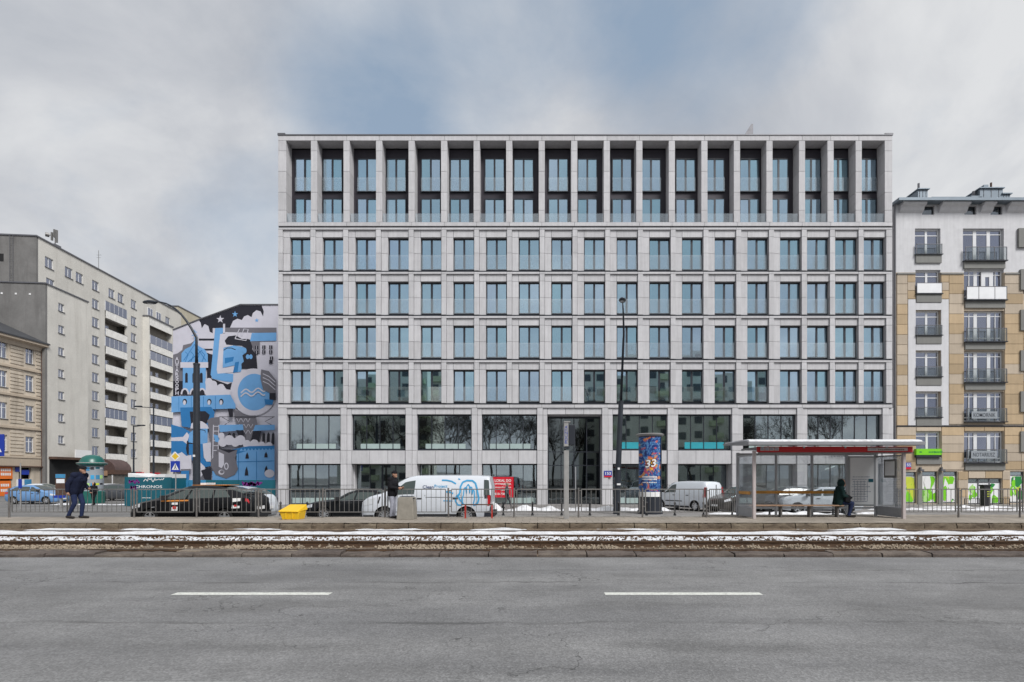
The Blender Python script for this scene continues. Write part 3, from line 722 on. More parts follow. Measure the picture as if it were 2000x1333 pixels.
# shop-front glazing of the two lower storeys
recess = {1: .8, 2: .55, 6: .8, 7: .3}
for i, (a, b) in enumerate(bays):
    X, W = bx(a) + .01, bx(b) - bx(a) - .02
    n = 4 if i < 8 else 6
    if i == 4:      # entrance portal, two storeys tall
        Z = bz(987); Hh = bz(812) - Z
        f = put_window(bld, X + .02, D + .95, Z, W - .04, Hh, 'glass_portal', 'frame_dark', 'entrance_glazing', 4, .1, .07, .1, (bz(909) - Z, bz(882) - Z), .003)
        pt = MB(); 
        pt.box(X - .01, X + .02, D + .62, D + 1.1, Z, bz(810)); pt.box(X + W - .02, X + W + .01, D + .62, D + 1.1, Z, bz(810)); pt.build('portal_side', 'stone', bld)
        MB().box(X - .02, X + W + .02, D + .625, D + 1.2, bz(811.5), bz(809.6)).build('portal_soffit', 'stone', bld)
        MB().box(X + W * .52, X + W * .54, D + .82, D + .86, Z + .2, bz(912)).build('door_handle', 'alloy', f)
        for q in (.46, .66): MB().box(X + W * q + .1, X + W * q + .6, D + 1.1, D + 1.14, bz(931), bz(928)).build('lamp_strip', 'sign_white', f)
        continue
    Z = bz(879.6); Hh = bz(809.8) - Z
    f = put_window(bld, X, D + .42, Z, W, Hh, 'glass_shop', 'frame_dark', 'wide_window', n, .06, .055, .1, (), .004)
    s = MB(); s.box(X + W * .14, X + W * .88, D + .394, D + .402, Z + .13, Z + (.5 if i not in (5, 6) else .62)); s.build('sill_strip', 'strip_pale' if i not in (5, 6) else 'strip_teal', f)
    if i in (5, 6): curtain(f, X + .1, D + .95, Z + .1, W - .2, Hh - .2, 'curtain_beige')
    Z = bz(987.5); Hh = bz(906.8) - Z; rc = recess.get(i, 0)
    f = put_window(bld, X, D + .42 + rc, Z, W, Hh, 'glass_shop', 'frame_dark', 'shop_window', n, .06, .055, .1, (1.1,) if rc == 0 else (), .004)
    if rc:
        m = MB(); m.box(X - .02, X + .03, D + .62, D + 1.24, Z, Z + Hh); m.box(X + W - .03, X + W + .02, D + .62, D + 1.24, Z, Z + Hh); m.build('recess_side', 'stone', bld)
        MB().box(X + .03, X + W - .03, D + .62, D + 1.24, Z + Hh - .02, Z + Hh + .03).build('recess_soffit', 'stone_grey', bld)
    s = MB(); s.box(X + W * .06, X + W * .97, D + .394 + rc, D + .402 + rc, Z + .15, Z + .55); s.build('sill_strip', 'strip_pale', f)
# things on the building
def plate(name, label, cat, px0, px1, py0, py1, Y, mat, th=.03, group=None):
    o = MB().box(AX(px0, Y), AX(px1, Y), Y, Y + th, AZ(py1, Y), AZ(py0, Y))
    t_ = thing(name, label, cat, (AX((px0 + px1) / 2, Y), Y, AZ(py1, Y)), group=group)
    o.build('board', mat, t_); return t_
n1 = plate('house_number', 'blue and red house number plate reading 153, right of the entrance', 'sign', 1180, 1195, 920, 929.5, D - .045, 'sign_blue')
MB().box(bx(1180), bx(1195), D - .045, D - .015, bz(932.5), bz(929.6)).build('red_strip', 'sign_red', n1)
lettering('153', (AX(1187.5, D), D - .05, bz(925)), .42, .22, 'sign_white', n1, bold=.02)
sg = plate('rental_banner', 'red banner with white lettering about premises to let', 'banner', 962.5, 1003, 932, 972, D - .12, 'sign_red', .04)
for txt, y, h, wd in (('LOKAL DO', 939, 5, 32), ('WYNAJĘCIA', 946, 5, 32), ('bezpośrednio', 952, 3.4, 32), ('200 m', 957.5, 2.8, 9), ('513-738', 965, 4.2, 21)):
    lettering(txt, (bx(982.5 if wd != 21 else 977), D - .125, bz(y)), wd / 26.06, h / 26.06, 'sign_white', sg, bold=.02)
fl = tag(lettering('mac', (AX(1638.5, D), D - .03, bz(890)), 1.2, .30, 'coping', None, 'wall_lettering'), 'thin grey shop name lettering on the stone above the shelter', 'lettering')
def marks(parent, x0, x1, y, z0, z1, n, mat, seed=0, name='small_print', local=False):
    """a line of print too small to read"""
    r = random.Random(seed); mb = MB(); x = x0; step = (x1 - x0) / n
    for k in range(n):
        w_ = step * r.uniform(.55, .85); h = (z1 - z0) * r.uniform(.75, 1); mb.quad((x, y, z0), (x + w_, y, z0), (x + w_, y, z0 + h), (x, y, z0 + h)); x += step
    return mb.build(name, mat, parent, local=local)
# ------------------------------------------------------------------ the sandstone building on the right
E = 40.9
rb = thing('corner_building', 'sandstone-clad building with white upper storey and grey balconies', 'building', (AX(1900, E), E, -.44))
ex = lambda p: AX(p, E); ez = lambda p: AZ(p, E)
XA, XB = 1751, 2130
# openings: (x0, x1, y0 top, y1 bottom of opening, kind)
narrow = [(1788, 1838, 446, 497), (1789, 1838, 527, 574), (1789, 1838, 606, 655), (1789, 1838, 685, 736), (1789, 1838, 765, 815), (1790, 1839, 843, 880)]
wide = [(1882, 1962, 446, 510), (1884, 1962, 526, 587), (1884, 1962, 607, 668), (1884, 1962, 686, 747), (1884, 1962, 765, 824), (1884, 1962, 843, 904)]
ops = narrow + wide + [(2000, 2040, 447, 484), (2000, 2050, 527, 574)]
shops = [(1767, 1791, 922, 984), (1802, 1832, 921, 984), (1843, 1871, 921, 984), (1892, 1958, 935, 986), (1974, 2002, 921, 983), (2012, 2040, 921, 983)]
tops = [(1802, 1826, 402, 419), (1885, 1908, 402, 419), (1936, 1959, 402, 419)]
allop = ops + shops + tops
# wall built of strips that leave the openings free
def strip_wall(y0, y1, m, name, q0, q1, x0, x1):
    xs = sorted({x0, x1} | {v for o in allop for v in (o[0], o[1]) if x0 < v < x1}); ys = sorted({q0, q1} | {v for o in allop for v in (o[2], o[3]) if q0 < v < q1})
    mb = MB()
    for a, b in zip(xs, xs[1:]):
        run = None
        for c, d in zip(ys, ys[1:]):
            mx, my = (a + b) / 2, (c + d) / 2
            hole_ = any(o[0] < mx < o[1] and o[2] < my < o[3] for o in allop)
            if not hole_: mb.box(ex(a), ex(b), E + y0, E + y1, ez(d), ez(c))
    return mb.build(name, m, rb)
strip_wall(.06, .5, 'render_white', 'upper_wall', 398, 532, XA, XB)
strip_wall(.06, .5, 'stone_pale', 'lower_wall', 532, 990, XA, XB)
MB().box(ex(XA), ex(XB), E + 1.3, E + 13, -.6, ez(396)).build('inner_wall', 'interior_mid', rb)
MB().box(ex(XA) - .02, ex(XA) + .3, E + .2, E + 13, -.6, ez(398)).build('end_wall', 'render_white', rb)
# sandstone tiles, each a slab on the wall
g = .014; r2 = random.Random(3)
def tiles(x0, x1, q0, q1, nx, rows, mats, off=False):
    hs = (q1 - q0) / rows
    for j in range(rows):
        xs = [x0 + (x1 - x0) * i / nx for i in range(nx + 1)]
        if off and j % 2 and nx > 1: xs = [x0] + [x0 + (x1 - x0) * (i + .5) / nx for i in range(nx)] + [x1]
        for a, b in zip(xs, xs[1:]):
            mx, my = (a + b) / 2, q0 + hs * (j + .5)
            X0, X1, Z0, Z1 = ex(a) + g, ex(b) - g, ez(q0 + hs * (j + 1)) + g, ez(q0 + hs * j) - g
            piece('stone_tile', (X1 - X0, .05, Z1 - Z0), ((X0 + X1) / 2, E + .035 + r2.uniform(-.003, .003), (Z0 + Z1) / 2), r2.choice(mats), rb, .006)
T = ('stone_tan', 'stone_tan', 'stone_pale')
tiles(1752, 1773, 535, 832, 1, 15, T); tiles(1773, 1788.5, 535, 584, 1, 3, T)
tiles(1838.5, 1854, 535, 584, 1, 3, T); tiles(1854, 1883.5, 535, 829, 1, 15, T)
tiles(1962.5, 1999, 535, 829, 1, 15, T); tiles(1999, 2060, 620, 829, 2, 10, T)
tiles(1752, 1789.5, 834, 918, 1, 5, T); tiles(1839.5, 1883.5, 834, 918, 1, 5, ('stone_pale', 'stone_pale', 'stone_tan')); tiles(1962.5, 2060, 834, 918, 3, 5, T)
tiles(1790, 1839, 834, 842.5, 1, 1, T); tiles(1884, 1962, 834, 842.5, 2, 1, T); 
tiles(1872, 1891.5, 921, 988, 1, 4, T); tiles(1958.5, 1973.5, 921, 988, 1, 4, T); tiles(1892, 1958, 921, 934.5, 2, 1, T); tiles(1752, 1766.5, 921, 988, 1, 4, T)
# white surround of the narrow windows, string courses, cornice
for a, b, c, d in ((1774, 1788.5, 585, 832), (1838.5, 1853, 585, 832)):
    MB().box(ex(a), ex(b), E + .0, E + .07, ez(d), ez(c)).build('window_surround', 'render_white', rb)
for (x0, x1, q0, q1) in narrow[:4]:
    pass
for k in range(1, 4):
    MB().box(ex(1788.6), ex(1838.4), E + .0, E + .07, ez(narrow[k + 1][2] - .3), ez(narrow[k][3] + 17.5)).build('window_surround', 'render_white', rb)
for a, b in ((1752, 1788), (1838, 1882), (1963, 1999)): 
    MB().box(ex(a), ex(b), E - .04, E + .08, ez(536.5), ez(533.5)).build('string_course', 'stone_grey', rb)
MB().box(ex(1752), ex(XB), E - .03, E + .08, ez(833.6), ez(831.2)).build('string_course', 'frame_dark', rb)
for a, b in ((1757, 1803), (1834, 1888), (1915, 1938), (1966, 2060)):
    MB().prism([(E + .06, ez(416)), (E + .06, ez(399.5)), (E - .45, ez(399.5)), (E - .45, ez(403)), (E - .2, ez(406)), (E - .1, ez(412))], 'x', ex(a), ex(b)).build('cornice', 'render_white', rb)
MB().box(ex(1745.5), ex(XB), E - .62, E + 13, ez(399.2), ez(394)).build('roof_edge', 'roof_metal', rb)
MB().prism([(E - .5, ez(394.2)), (E + 6, ez(380)), (E + 13, ez(394.2))], 'x', ex(1748), ex(XB)).build('roof', 'roof_metal', rb)
MB().cyl((ex(1747), E - .05, -.4), (ex(1747), E - .05, ez(396)), .06, n=8).build('downpipe', 'coping', rb)
# chimneys and vents
def chimney(x0, x1, q0, q1, lean=0):
    Y0 = E + 1.2; c = MB(); c.box(AX(x0, Y0), AX(x1, Y0), Y0, Y0 + 2.2, AZ(q1, Y0), AZ(q0, Y0)); o = c.build('chimney', 'roof_metal', rb)
    MB().box(AX(x0 - 2, Y0), AX(x1 + 2.5, Y0), Y0 - .12, Y0 + 2.3, AZ(q0, Y0), AZ(q0 - 1.8, Y0)).build('chimney_cap', 'roof_metal', o)
    for k in range(3):
        xx = AX(x0 + (x1 - x0) * (k + .5) / 3, Y0); MB().box(xx - .01, xx + .01, Y0 - .025, Y0, AZ(q1, Y0), AZ(q0, Y0)).build('standing_seam', 'coping', o)
    return o, Y0
c1, Y0 = chimney(1793, 1812, 371, 394); MB().cyl((AX(1803, Y0), Y0 + .5, AZ(370, Y0)), (AX(1803, Y0), Y0 + .5, AZ(352, Y0)), .08, n=8).build('flue', 'coping', c1)
c2, Y0 = chimney(1914, 1958, 369, 395); MB().cyl((AX(1944, Y0), Y0 + .4, AZ(368, Y0)), (AX(1944, Y0), Y0 + .4, AZ(352, Y0)), .07, n=8).build('flue', 'rust_brown', c2)
MB().box(AX(1928, Y0), AX(1937, Y0), Y0 + .3, Y0 + .9, AZ(367, Y0), AZ(357, Y0)).build('flue', 'roof_metal', c2)
c3, Y0 = chimney(1958, 1973, 380, 395); MB().cyl((AX(1962, Y0), Y0 + .4, AZ(379, Y0)), (AX(1962, Y0), Y0 + .4, AZ(366, Y0)), .16, n=8).build('flue', 'roof_metal', c3)
c4, Y0 = chimney(1897, 1914, 386, 396); MB().cyl((AX(1910, Y0), Y0 + .4, AZ(385, Y0)), (AX(1910, Y0), Y0 + .4, AZ(369, Y0)), .12, n=8).build('flue', 'coping', c4)
sr = MB()
for k in range(40): sr.cyl((ex(1815 + k * 2.2), E - .3, ez(394)), (ex(1815 + k * 2.2), E - .3, ez(389.5)), .02, n=4)
sr.box(ex(1814), ex(1904), E - .33, E - .27, ez(390), ez(389)); sr.build('snow_guard', 'roof_metal', rb)
# windows
for i, (x0, x1, q0, q1) in enumerate(narrow):
    W, Z = ex(x1) - ex(x0), ez(q1); Hh = ez(q0) - Z
    o = put_window(rb, ex(x0) + .02, E + .3, Z, W - .04, Hh, 'glass_white_window', 'window_white', n=2, fr=.1, mul=.17, bot=.12, transoms=(Hh * .76,), tilt=.01)
    if rnd.random() < .9: curtain(o, ex(x0) + .1, E + .55, Z, W * .9, Hh, 'curtain')
    if i == 5: break
    MB().box(ex(x0) - .05, ex(x1) + .08, E - .14, E + .25, Z - .06, Z).build('window_sill', 'frame_dark', rb)
    bl = MB().box(ex(x0) + .02, ex(x1) + .02, E - .05, E + .09, ez(q1 + 17), Z - .06).build('spandrel_panel', 'stone_grey', rb)
    rl = MB(); zt = Z + (.75 if i != 1 else .8)
    rl.box(ex(x0), ex(x1) + .03, E - .1, E - .06, zt - .04, zt)
    for k in range(2): xx = ex(x0) + .0 + k * (W - .01); rl.box(xx, xx + .035, E - .1, E - .06, Z, zt)
    rl.build('balcony_rail', 'coping', rb)
    if i == 1: MB().box(ex(x0) + .04, ex(x1) - .02, E - .095, E - .07, Z + .03, zt - .05).build('rail_screen', 'paper', rb)
    else: MB().box(ex(x0) + .04, ex(x1) - .02, E - .088, E - .076, Z + .03, zt - .05).build('rail_glass', 'glass_clear_rail', rb)
for i, (x0, x1, q0, q1) in enumerate(wide):
    W, Z = ex(x1) - ex(x0), ez(q1); Hh = ez(q0) - Z
    tr = (Hh * .84,) if i < 1 else (Hh * .14, Hh * .84)
    o = put_window(rb, ex(x0) + .02, E + .3, Z, W - .04, Hh, 'glass_white_window', 'window_white', n=3, fr=.09, mul=.26, bot=.1, transoms=tr, tilt=.012)
    if i > 0:
        for sx in (.17, .83): MB().box(ex(x0) + W * sx - .03, ex(x0) + W * sx + .03, E + .24, E + .36, Z + .1, Z + Hh - .1).build('glazing_bar', 'window_white', o)
    if rnd.random() < .9: curtain(o, ex(x0) + .1, E + .6, Z, W * .9, Hh, 'curtain')
    MB().box(ex(x0) - .05, ex(x1) + .08, E - .24, E + .25, Z - .07, Z).build('balcony_slab', 'frame_dark', rb)
    if i != 4: MB().box(ex(x0) + .02, ex(x1) + .02, E - .06, E + .09, ez(q1 + 15), Z - .07).build('spandrel_panel', 'stone_grey', rb)
    zt = Z + 1.0; rl = MB(); rl.box(ex(x0), ex(x1) + .03, E - .2, E - .16, zt - .045, zt)
    for k in (0, .3, .7, 1): xx = ex(x0) + k * (W - .0); rl.box(xx, xx + .035, E - .2, E - .16, Z, zt - .045)
    rl.build('balcony_rail', 'coping', rb)
    MB().box(ex(x0) + .04, ex(x1) - .02, E - .19, E - .175, Z + .04, zt - .05).build('rail_glass' if i != 1 else 'rail_screen', 'glass_clear_rail' if i != 1 else 'paper', rb)
put_window(rb, ex(1884) + .5 + .9, E + .22, ez(575), .9, ez(530) - ez(575), 'glass_white_window', 'window_white', n=1, fr=.3, bot=.4)
for (x0, x1, q0, q1) in ops[-2:]:
    W, Z = ex(x1) - ex(x0), ez(q1); MB().box(ex(x0), ex(x1), E + .3, E + .35, Z, ez(q0)).build('window', 'stone_grey', rb)
for (x0, x1, q0, q1) in tops:
    W, Z = ex(x1) - ex(x0), ez(q1); put_window(rb, ex(x0), E + .25, Z, W, ez(q0) - Z, 'glass_dark_window', 'frame_dark', n=1, fr=.06, bot=.06)
MB().box(ex(1988), ex(2012), E - .1, E + .3, ez(484), ez(447)).build('balcony_side', 'stone_grey', rb)
for q in (527, 606, 685, 765, 843): MB().box(ex(1992), ex(2012), E - .1, E + .3, ez(q + 40), ez(q)).build('balcony_side', 'stone_grey', rb)
# shop windows with a printed film of greens
gcols = ['sign_green', 'sign_white', 'leaf_dark', 'leaf_yellow', 'paper']
plain('leaf_dark', (.02, .22, .05), .5); plain('leaf_yellow', (.55, .62, .06), .5); plain('leaf_light', (.42, .70, .25), .5)
r3 = random.Random(21)
for i, (x0, x1, q0, q1) in enumerate(shops):
    W, Z = ex(x1) - ex(x0), ez(q1); Hh = ez(q0) - Z
    o = put_window(rb, ex(x0), E + .22, Z, W, Hh, 'glass_shop', 'coping', 'shop_window', n=1 if i != 3 else 3, fr=.05, mul=.1, bot=.05, transoms=(Hh - .3,), tilt=.002)
    film = MB(); film.quad((ex(x0) + .05, E + .198, Z + .1), (ex(x1) - .05, E + .198, Z + .1), (ex(x1) - .05, E + .198, Z + Hh - .36), (ex(x0) + .05, E + .198, Z + Hh - .36), 'sign_white' if i != 3 else 'paper')
    for k in range(15 if i != 3 else 9):
        cx, cz, rad = ex(x0) + W * r3.uniform(.1, .9), Z + Hh * r3.uniform(.1, .78), r3.uniform(.16, .42) * (1 if i != 3 else .8)
        n = r3.choice((5, 6, 7, 12)); pts = []
        for q in range(n):
            t_ = 2 * math.pi * q / n; rr = rad * r3.uniform(.6, 1.25)
            px_ = min(max(cx + rr * math.cos(t_) * .8, ex(x0) + .06), ex(x1) - .06); pz_ = min(max(cz + rr * math.sin(t_) * 1.5, Z + .12), Z + Hh - .38)
            pts.append((px_, E + .195 - .002 * k, pz_))
        film.add(pts, [tuple(range(n))], r3.choice(['sign_green', 'sign_green', 'leaf_light', 'leaf_dark', 'leaf_yellow', 'sign_white', 'sign_green']))
    film.build('window_film', None, o)
for xp in (1797, 1838): # wall lamps between the shop windows
    l = thing('wall_lamp', 'dark wall lamp left of the middle green shop window' if xp == 1797 else 'dark wall lamp right of the middle green shop window', 'lamp', (ex(xp), E - .2, ez(922)))
    MB().box(ex(xp) - .14, ex(xp) + .14, E - .25, E + .05, ez(921), ez(917)).build('shade', 'coping', l); MB().box(ex(xp) - .05, ex(xp) + .05, E - .12, E + .05, ez(917), ez(913)).build('bracket', 'coping', l)
for xp in (1797, 1838): MB().box(ex(xp - 4.5), ex(xp + 4.5), E + .0, E + .07, ez(985), ez(923)).build('grey_pier', 'stone_grey', rb)
# signs
def name_board(txt, px0, px1, py0, py1, label):
    b_ = plate('name_board', label, 'sign', px0, px1, py0, py1, E - .30, 'sign_grey', .06)
    Yb = E - .305; lettering(txt, (AX((px0 + px1) / 2, Yb), Yb, AZ((py0 + py1) / 2, Yb)), (px1 - px0) * .86 / 26, .30, 'sign_letter_dark', b_, bold=.01)
name_board('KOMORNIK', 1898, 1948, 804, 818, 'grey board lettered KOMORNIK on a balcony rail')
name_board('NOTARIUSZ', 1897, 1947, 881, 896, 'grey board lettered NOTARIUSZ on the lowest balcony rail')
gs = plate('shop_sign', 'bright green shop sign box under the lowest narrow window', 'sign', 1790, 1839, 877, 889, E - .22, 'sign_green', .25)
marks(gs, ex(1810), ex(1837), E - .225, ez(885.4), ez(881.6), 9, 'leaf_dark', 4); marks(gs, ex(1792), ex(1797), E - .225, ez(885), ez(882), 2, 'leaf_dark', 6)
MB().box(AX(1790, E - .2), AX(1839, E - .2), E - .2, E + .1, ez(894), ez(889.2)).build('lower_band', 'frame_dark', gs)
MB().box(ex(1790), ex(1839), E - .06, E + .1, ez(907), ez(894.5)).build('spandrel_panel', 'stone_grey', rb)
n2 = plate('house_number', 'blue and red house number plate reading 155, right of the shelter', 'sign', 1766, 1779.5, 904, 913, E - .045, 'sign_blue')
MB().box(AX(1766, E - .045), AX(1779.5, E - .045), E - .045, E - .015, ez(917), ez(913.1)).build('red_strip', 'sign_red', n2)
lettering('155', (ex(1772.8), E - .05, ez(908.6)), .4, .22, 'sign_white', n2, bold=.02)
# dark parcel-like stele by the shop door and low railings
st = thing('waste_bin', 'tall black bin with yellow marks by the green shop door', 'bin', (AX(1929, 38.5), 38.5, -.44))
Yb = 38.5; MB().box(AX(1922, Yb), AX(1935, Yb), Yb, Yb + .4, -.44, AZ(950, Yb)).build('body', 'bollard', st, bevel=.02); MB().box(AX(1921, Yb), AX(1936, Yb), Yb - .03, Yb + .43, AZ(950, Yb), AZ(947, Yb)).build('lid', 'bollard', st, bevel=.02)
for q in (960, 964.5, 969): MB().box(AX(1928, Yb), AX(1934, Yb), Yb - .012, Yb, AZ(q + 1.6, Yb), AZ(q, Yb)).build('yellow_mark', 'leaf_yellow', st)
def low_fence(px0, px1, Y, label):
    t_ = thing('low_railing', label, 'railing', (AX((px0 + px1) / 2, Y), Y, -.44)); a, b = AX(px0, Y), AX(px1, Y); zt = AZ(974, Y)
    MB().box(a, b, Y - .015, Y + .015, zt - .03, zt).build('top_rail', 'bollard', t_); MB().box(a, b, Y - .015, Y + .015, -.32, -.29).build('bottom_rail', 'bollard', t_)
    n = int((b - a) / .14); bm_ = MB().box(-.008, .008, -.008, .008, -.44 + .12, zt - .03).mesh('bar', 'bollard')
    for k in range(n + 1):
        o = bpy.data.objects.new('bar', bm_); o.location = (a + (b - a) * k / n, Y, 0); link(o, t_)
    for xx in (a, b): MB().box(xx - .02, xx + .02, Y - .02, Y + .02, -.46, zt).build('post', 'bollard', t_)
low_fence(1884, 1921, 39.2, 'low black railing left of the shop door'); low_fence(1938, 1972, 39.2, 'low black railing right of the shop door')
# ------------------------------------------------------------------ left side: concrete slab block, annex, tenement, far block
def lbox(parent, name, mat, *b, bevel=0):
    return MB().box(*b).build(name, mat, parent, local=True, bevel=bevel)
def wall_with_holes(parent, name, mat, y0, y1, z0, z1, holes, t=.3):
    """wall in the local plane x = 0 (facing +x) with rectangular holes (y0,y1,z0,z1)"""
    ys = sorted({y0, y1} | {v for h in holes for v in h[:2]}); zs = sorted({z0, z1} | {v for h in holes for v in h[2:]}); mb = MB()
    for a, b in zip(ys, ys[1:]):
        run = []
        for c, d in zip(zs, zs[1:]):
            if any(h[0] < (a + b) / 2 < h[1] and h[2] < (c + d) / 2 < h[3] for h in holes): continue
            if run and abs(run[-1][1] - c) < 1e-6: run[-1][1] = d
            else: run.append([c, d])
        for c, d in run: mb.box(-t, 0, a, b, c, d)
    return mb.build(name, mat, parent, local=True)
SWIN = {}
def side_window(parent, y, z, w, h, x=-.16, frame='window_white', n=2, sill=True, blind=None):
    """window in a wall facing +x; y, z = centre"""
    k = (round(w, 2), round(h, 2), frame, n)
    if k not in SWIN:
        f = MB(); fr = .07
        f.box(-.04, .04, -w / 2, -w / 2 + fr, -h / 2, h / 2); f.box(-.04, .04, w / 2 - fr, w / 2, -h / 2, h / 2); f.box(-.04, .04, -w / 2 + fr, w / 2 - fr, -h / 2, -h / 2 + fr); f.box(-.04, .04, -w / 2 + fr, w / 2 - fr, h / 2 - fr, h / 2)
        for i in range(1, n): c = -w / 2 + w * i / n; f.box(-.042, .042, c - .05, c + .05, -h / 2 + fr, h / 2 - fr)
        p = MB(); p.box(-.01, .01, -w / 2 + fr, w / 2 - fr, -h / 2 + fr, h / 2 - fr)
        s = MB(); s.box(-.1, .26, -w / 2 - .06, w / 2 + .06, -h / 2 - .06, -h / 2)
        b = MB(); b.box(-.3, -.28, -w / 2, w / 2, -h / 2, h / 2)
        SWIN[k] = (f.mesh('window', frame), p.mesh('pane', 'glass_white_window'), s.mesh('window_sill', 'coping'), b.mesh('room', 'interior_dark'), b.mesh('blind', 'curtain'))
    ms = SWIN[k]
    def L2(me, nm, par, loc):
        o = bpy.data.objects.new(nm, me); o.location = loc; COL.objects.link(o); o.parent = par; return o
    o = L2(ms[0], 'window', parent, (x, y, z)); q = L2(ms[1], 'pane', o, (0, 0, 0)); q.rotation_euler = (0, rnd.gauss(0, .01), rnd.gauss(0, .02))
    bl = rnd.random() < .5 if blind is None else blind
    L2(ms[4] if bl else ms[3], 'blind' if bl else 'room', o, (0, 0, 0))
    if sill: L2(ms[2], 'window_sill', o, (0, 0, 0))
    return o
TH = math.asin(.0945)
G0 = -.5
# concrete slab block
slab = thing('slab_block', 'tall grey concrete apartment slab with white balcony fronts', 'building', (-65.43, 70.8, G0), TH)
def sy(z): return (z - 70.8) / .9955
def sz(h): return h - G0
TOP = sz(33.0)
holes = []; wins = []
rows = [30.35 - 2.755 * j for j in range(10)]
top_cols = [72.6, 76, 78, 81.2, 84.7, 86.8, 90, 99.6]
def add_win(zc, h, w=1.4, hh=1.4): holes.append((sy(zc) - w / 2, sy(zc) + w / 2, sz(h) - hh / 2, sz(h) + hh / 2)); wins.append((sy(zc), sz(h), w, hh))
for c in top_cols: add_win(c, rows[0])
add_win(72.8, rows[1])
for j in range(1, 10):
    for c in (81.2, 90, 99.9): add_win(c, rows[j])
A1 = (sy(83.2), sy(88.2))
for j in range(1, 10): holes.append((A1[0], A1[1], sz(rows[j]) - 1.32, sz(rows[j]) + 1.25))
wall_with_holes(slab, 'wall', 'render_slab', 0.001, sy(104), 0, TOP, holes)
for w_ in wins: side_window(slab, *w_)
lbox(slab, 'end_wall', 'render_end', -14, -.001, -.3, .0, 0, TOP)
lbox(slab, 'core', 'render_slab', -14, -2.0, .01, sy(104), 0, TOP - .05)
lbox(slab, 'roof_edge', 'coping', -14.1, .12, -.4, sy(104), TOP, TOP + .18)
# loggias: recessed wall, door, slab and panelled parapet
def loggia(parent, x, ya, yb, zf, npan, glazed):
    """one balcony: x = front plane"""
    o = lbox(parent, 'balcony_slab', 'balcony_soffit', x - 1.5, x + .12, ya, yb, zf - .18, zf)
    pw = (yb - ya) / npan; key = ('bp', round(pw, 2))
    if key not in FM: FM[key] = MB().box(0, .05, .02, pw - .02, 0, 1.12).mesh('balcony_panel', 'balcony_panel')
    for i in range(npan):
        q = bpy.data.objects.new('balcony_panel', FM[key]); q.location = (x + .10 + rnd.uniform(-.006, .006), ya + i * pw, zf - .12); COL.objects.link(q); q.parent = o
    lbox(o, 'handrail', 'coping', x + .09, x + .16, ya, yb, zf + 1.0, zf + 1.05)
    if glazed:
        for i in range(npan + 1): lbox(o, 'glazing_bar', 'window_white', x + .02, x + .07, ya + (yb - ya) * i / npan - .03, ya + (yb - ya) * i / npan + .03, zf + 1.05, zf + 2.5)
        lbox(o, 'glazing', 'glass_white_window', x + .04, x + .055, ya, yb, zf + 1.05, zf + 2.5)
        if glazed == 2: lbox(o, 'blind', 'paper', x - .1, x - .08, ya, yb, zf + 1.0, zf + 2.5)
    return o
for j in range(1, 10):
    zf = sz(rows[j]) - 1.30
    loggia(slab, 0, A1[0], A1[1], zf, 5, {2 - 1: 0, 1: 2, 3: 2, 7: 1}.get(j, 0))
    for (yc, w_, hh, dz) in ((A1[0] + 1.2, 1.3, 1.3, .1), (A1[0] + 2.5, .9, 2.1, -.25), (A1[0] + 4.0, 1.1, 1.3, .1)):
        if w_ != 1.1: side_window(slab, yc, sz(rows[j]) + dz, w_, hh, x=-1.42, n=1 if w_ == .9 else 2, sill=False)
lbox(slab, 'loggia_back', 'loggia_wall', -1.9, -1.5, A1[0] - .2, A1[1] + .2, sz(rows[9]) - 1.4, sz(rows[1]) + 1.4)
# projecting bay with the second column of loggias
PB = 1.0; B0, B1 = sy(92.6), sy(99.2)
bay = lbox(slab, 'projecting_bay', 'render_slab', -.05, PB, B0 - .25, B0, 0, sz(27.9) + 1.2)
lbox(bay, 'bay_wall', 'render_slab', -.05, PB, B1, B1 + .2, 0, sz(27.9) + 1.2); lbox(bay, 'bay_roof', 'coping', -.05, PB + .15, B0 - .35, B1 + .3, sz(27.9) + 1.2, sz(27.9) + 1.4)
lbox(bay, 'bay_top', 'balcony_panel', PB - .2, PB, B0, B1, sz(27.9) - .2, sz(27.9) + 1.2)
for c in (94.3, 96.7): side_window(slab, sy(c), sz(rows[0]), 1.4, 1.4, x=.05)
for j in range(2, 10):
    zf = sz(rows[j]) - 1.30
    loggia(slab, PB, B0, B1, zf, 4, {2: 2, 3: 2, 7: 1}.get(j, 0))
    side_window(slab, (B0 + B1) / 2 + .3, sz(rows[j]) - .25, .9, 2.1, x=.06, n=1, sill=False); side_window(slab, (B0 + B1) / 2 - 1.6, sz(rows[j]) + .1, 1.3, 1.3, x=.06, sill=False)
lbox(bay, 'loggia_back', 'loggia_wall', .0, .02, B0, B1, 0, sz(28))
# ground floor shops of the slab: bands, doors
for (za, zb_, m) in ((79, 83.5, 'frame_dark'), (84, 88, 'rust_brown'), (89, 92, 'frame_dark')):
    lbox(slab, 'shop_front', m, -.02, .05, sy(za), sy(zb_), 0, 3.0)
lbox(slab, 'shop_sign', 'sign_red', .02, .25, sy(86.3), sy(88.6), 2.9, 3.6); lbox(slab, 'shop_sign', 'sign_yellow', .05, .12, sy(86.6), sy(88.0), 1.6, 2.4); lbox(slab, 'shop_sign', 'sign_red', .02, .2, sy(90.5), sy(97), 2.6, 2.9)
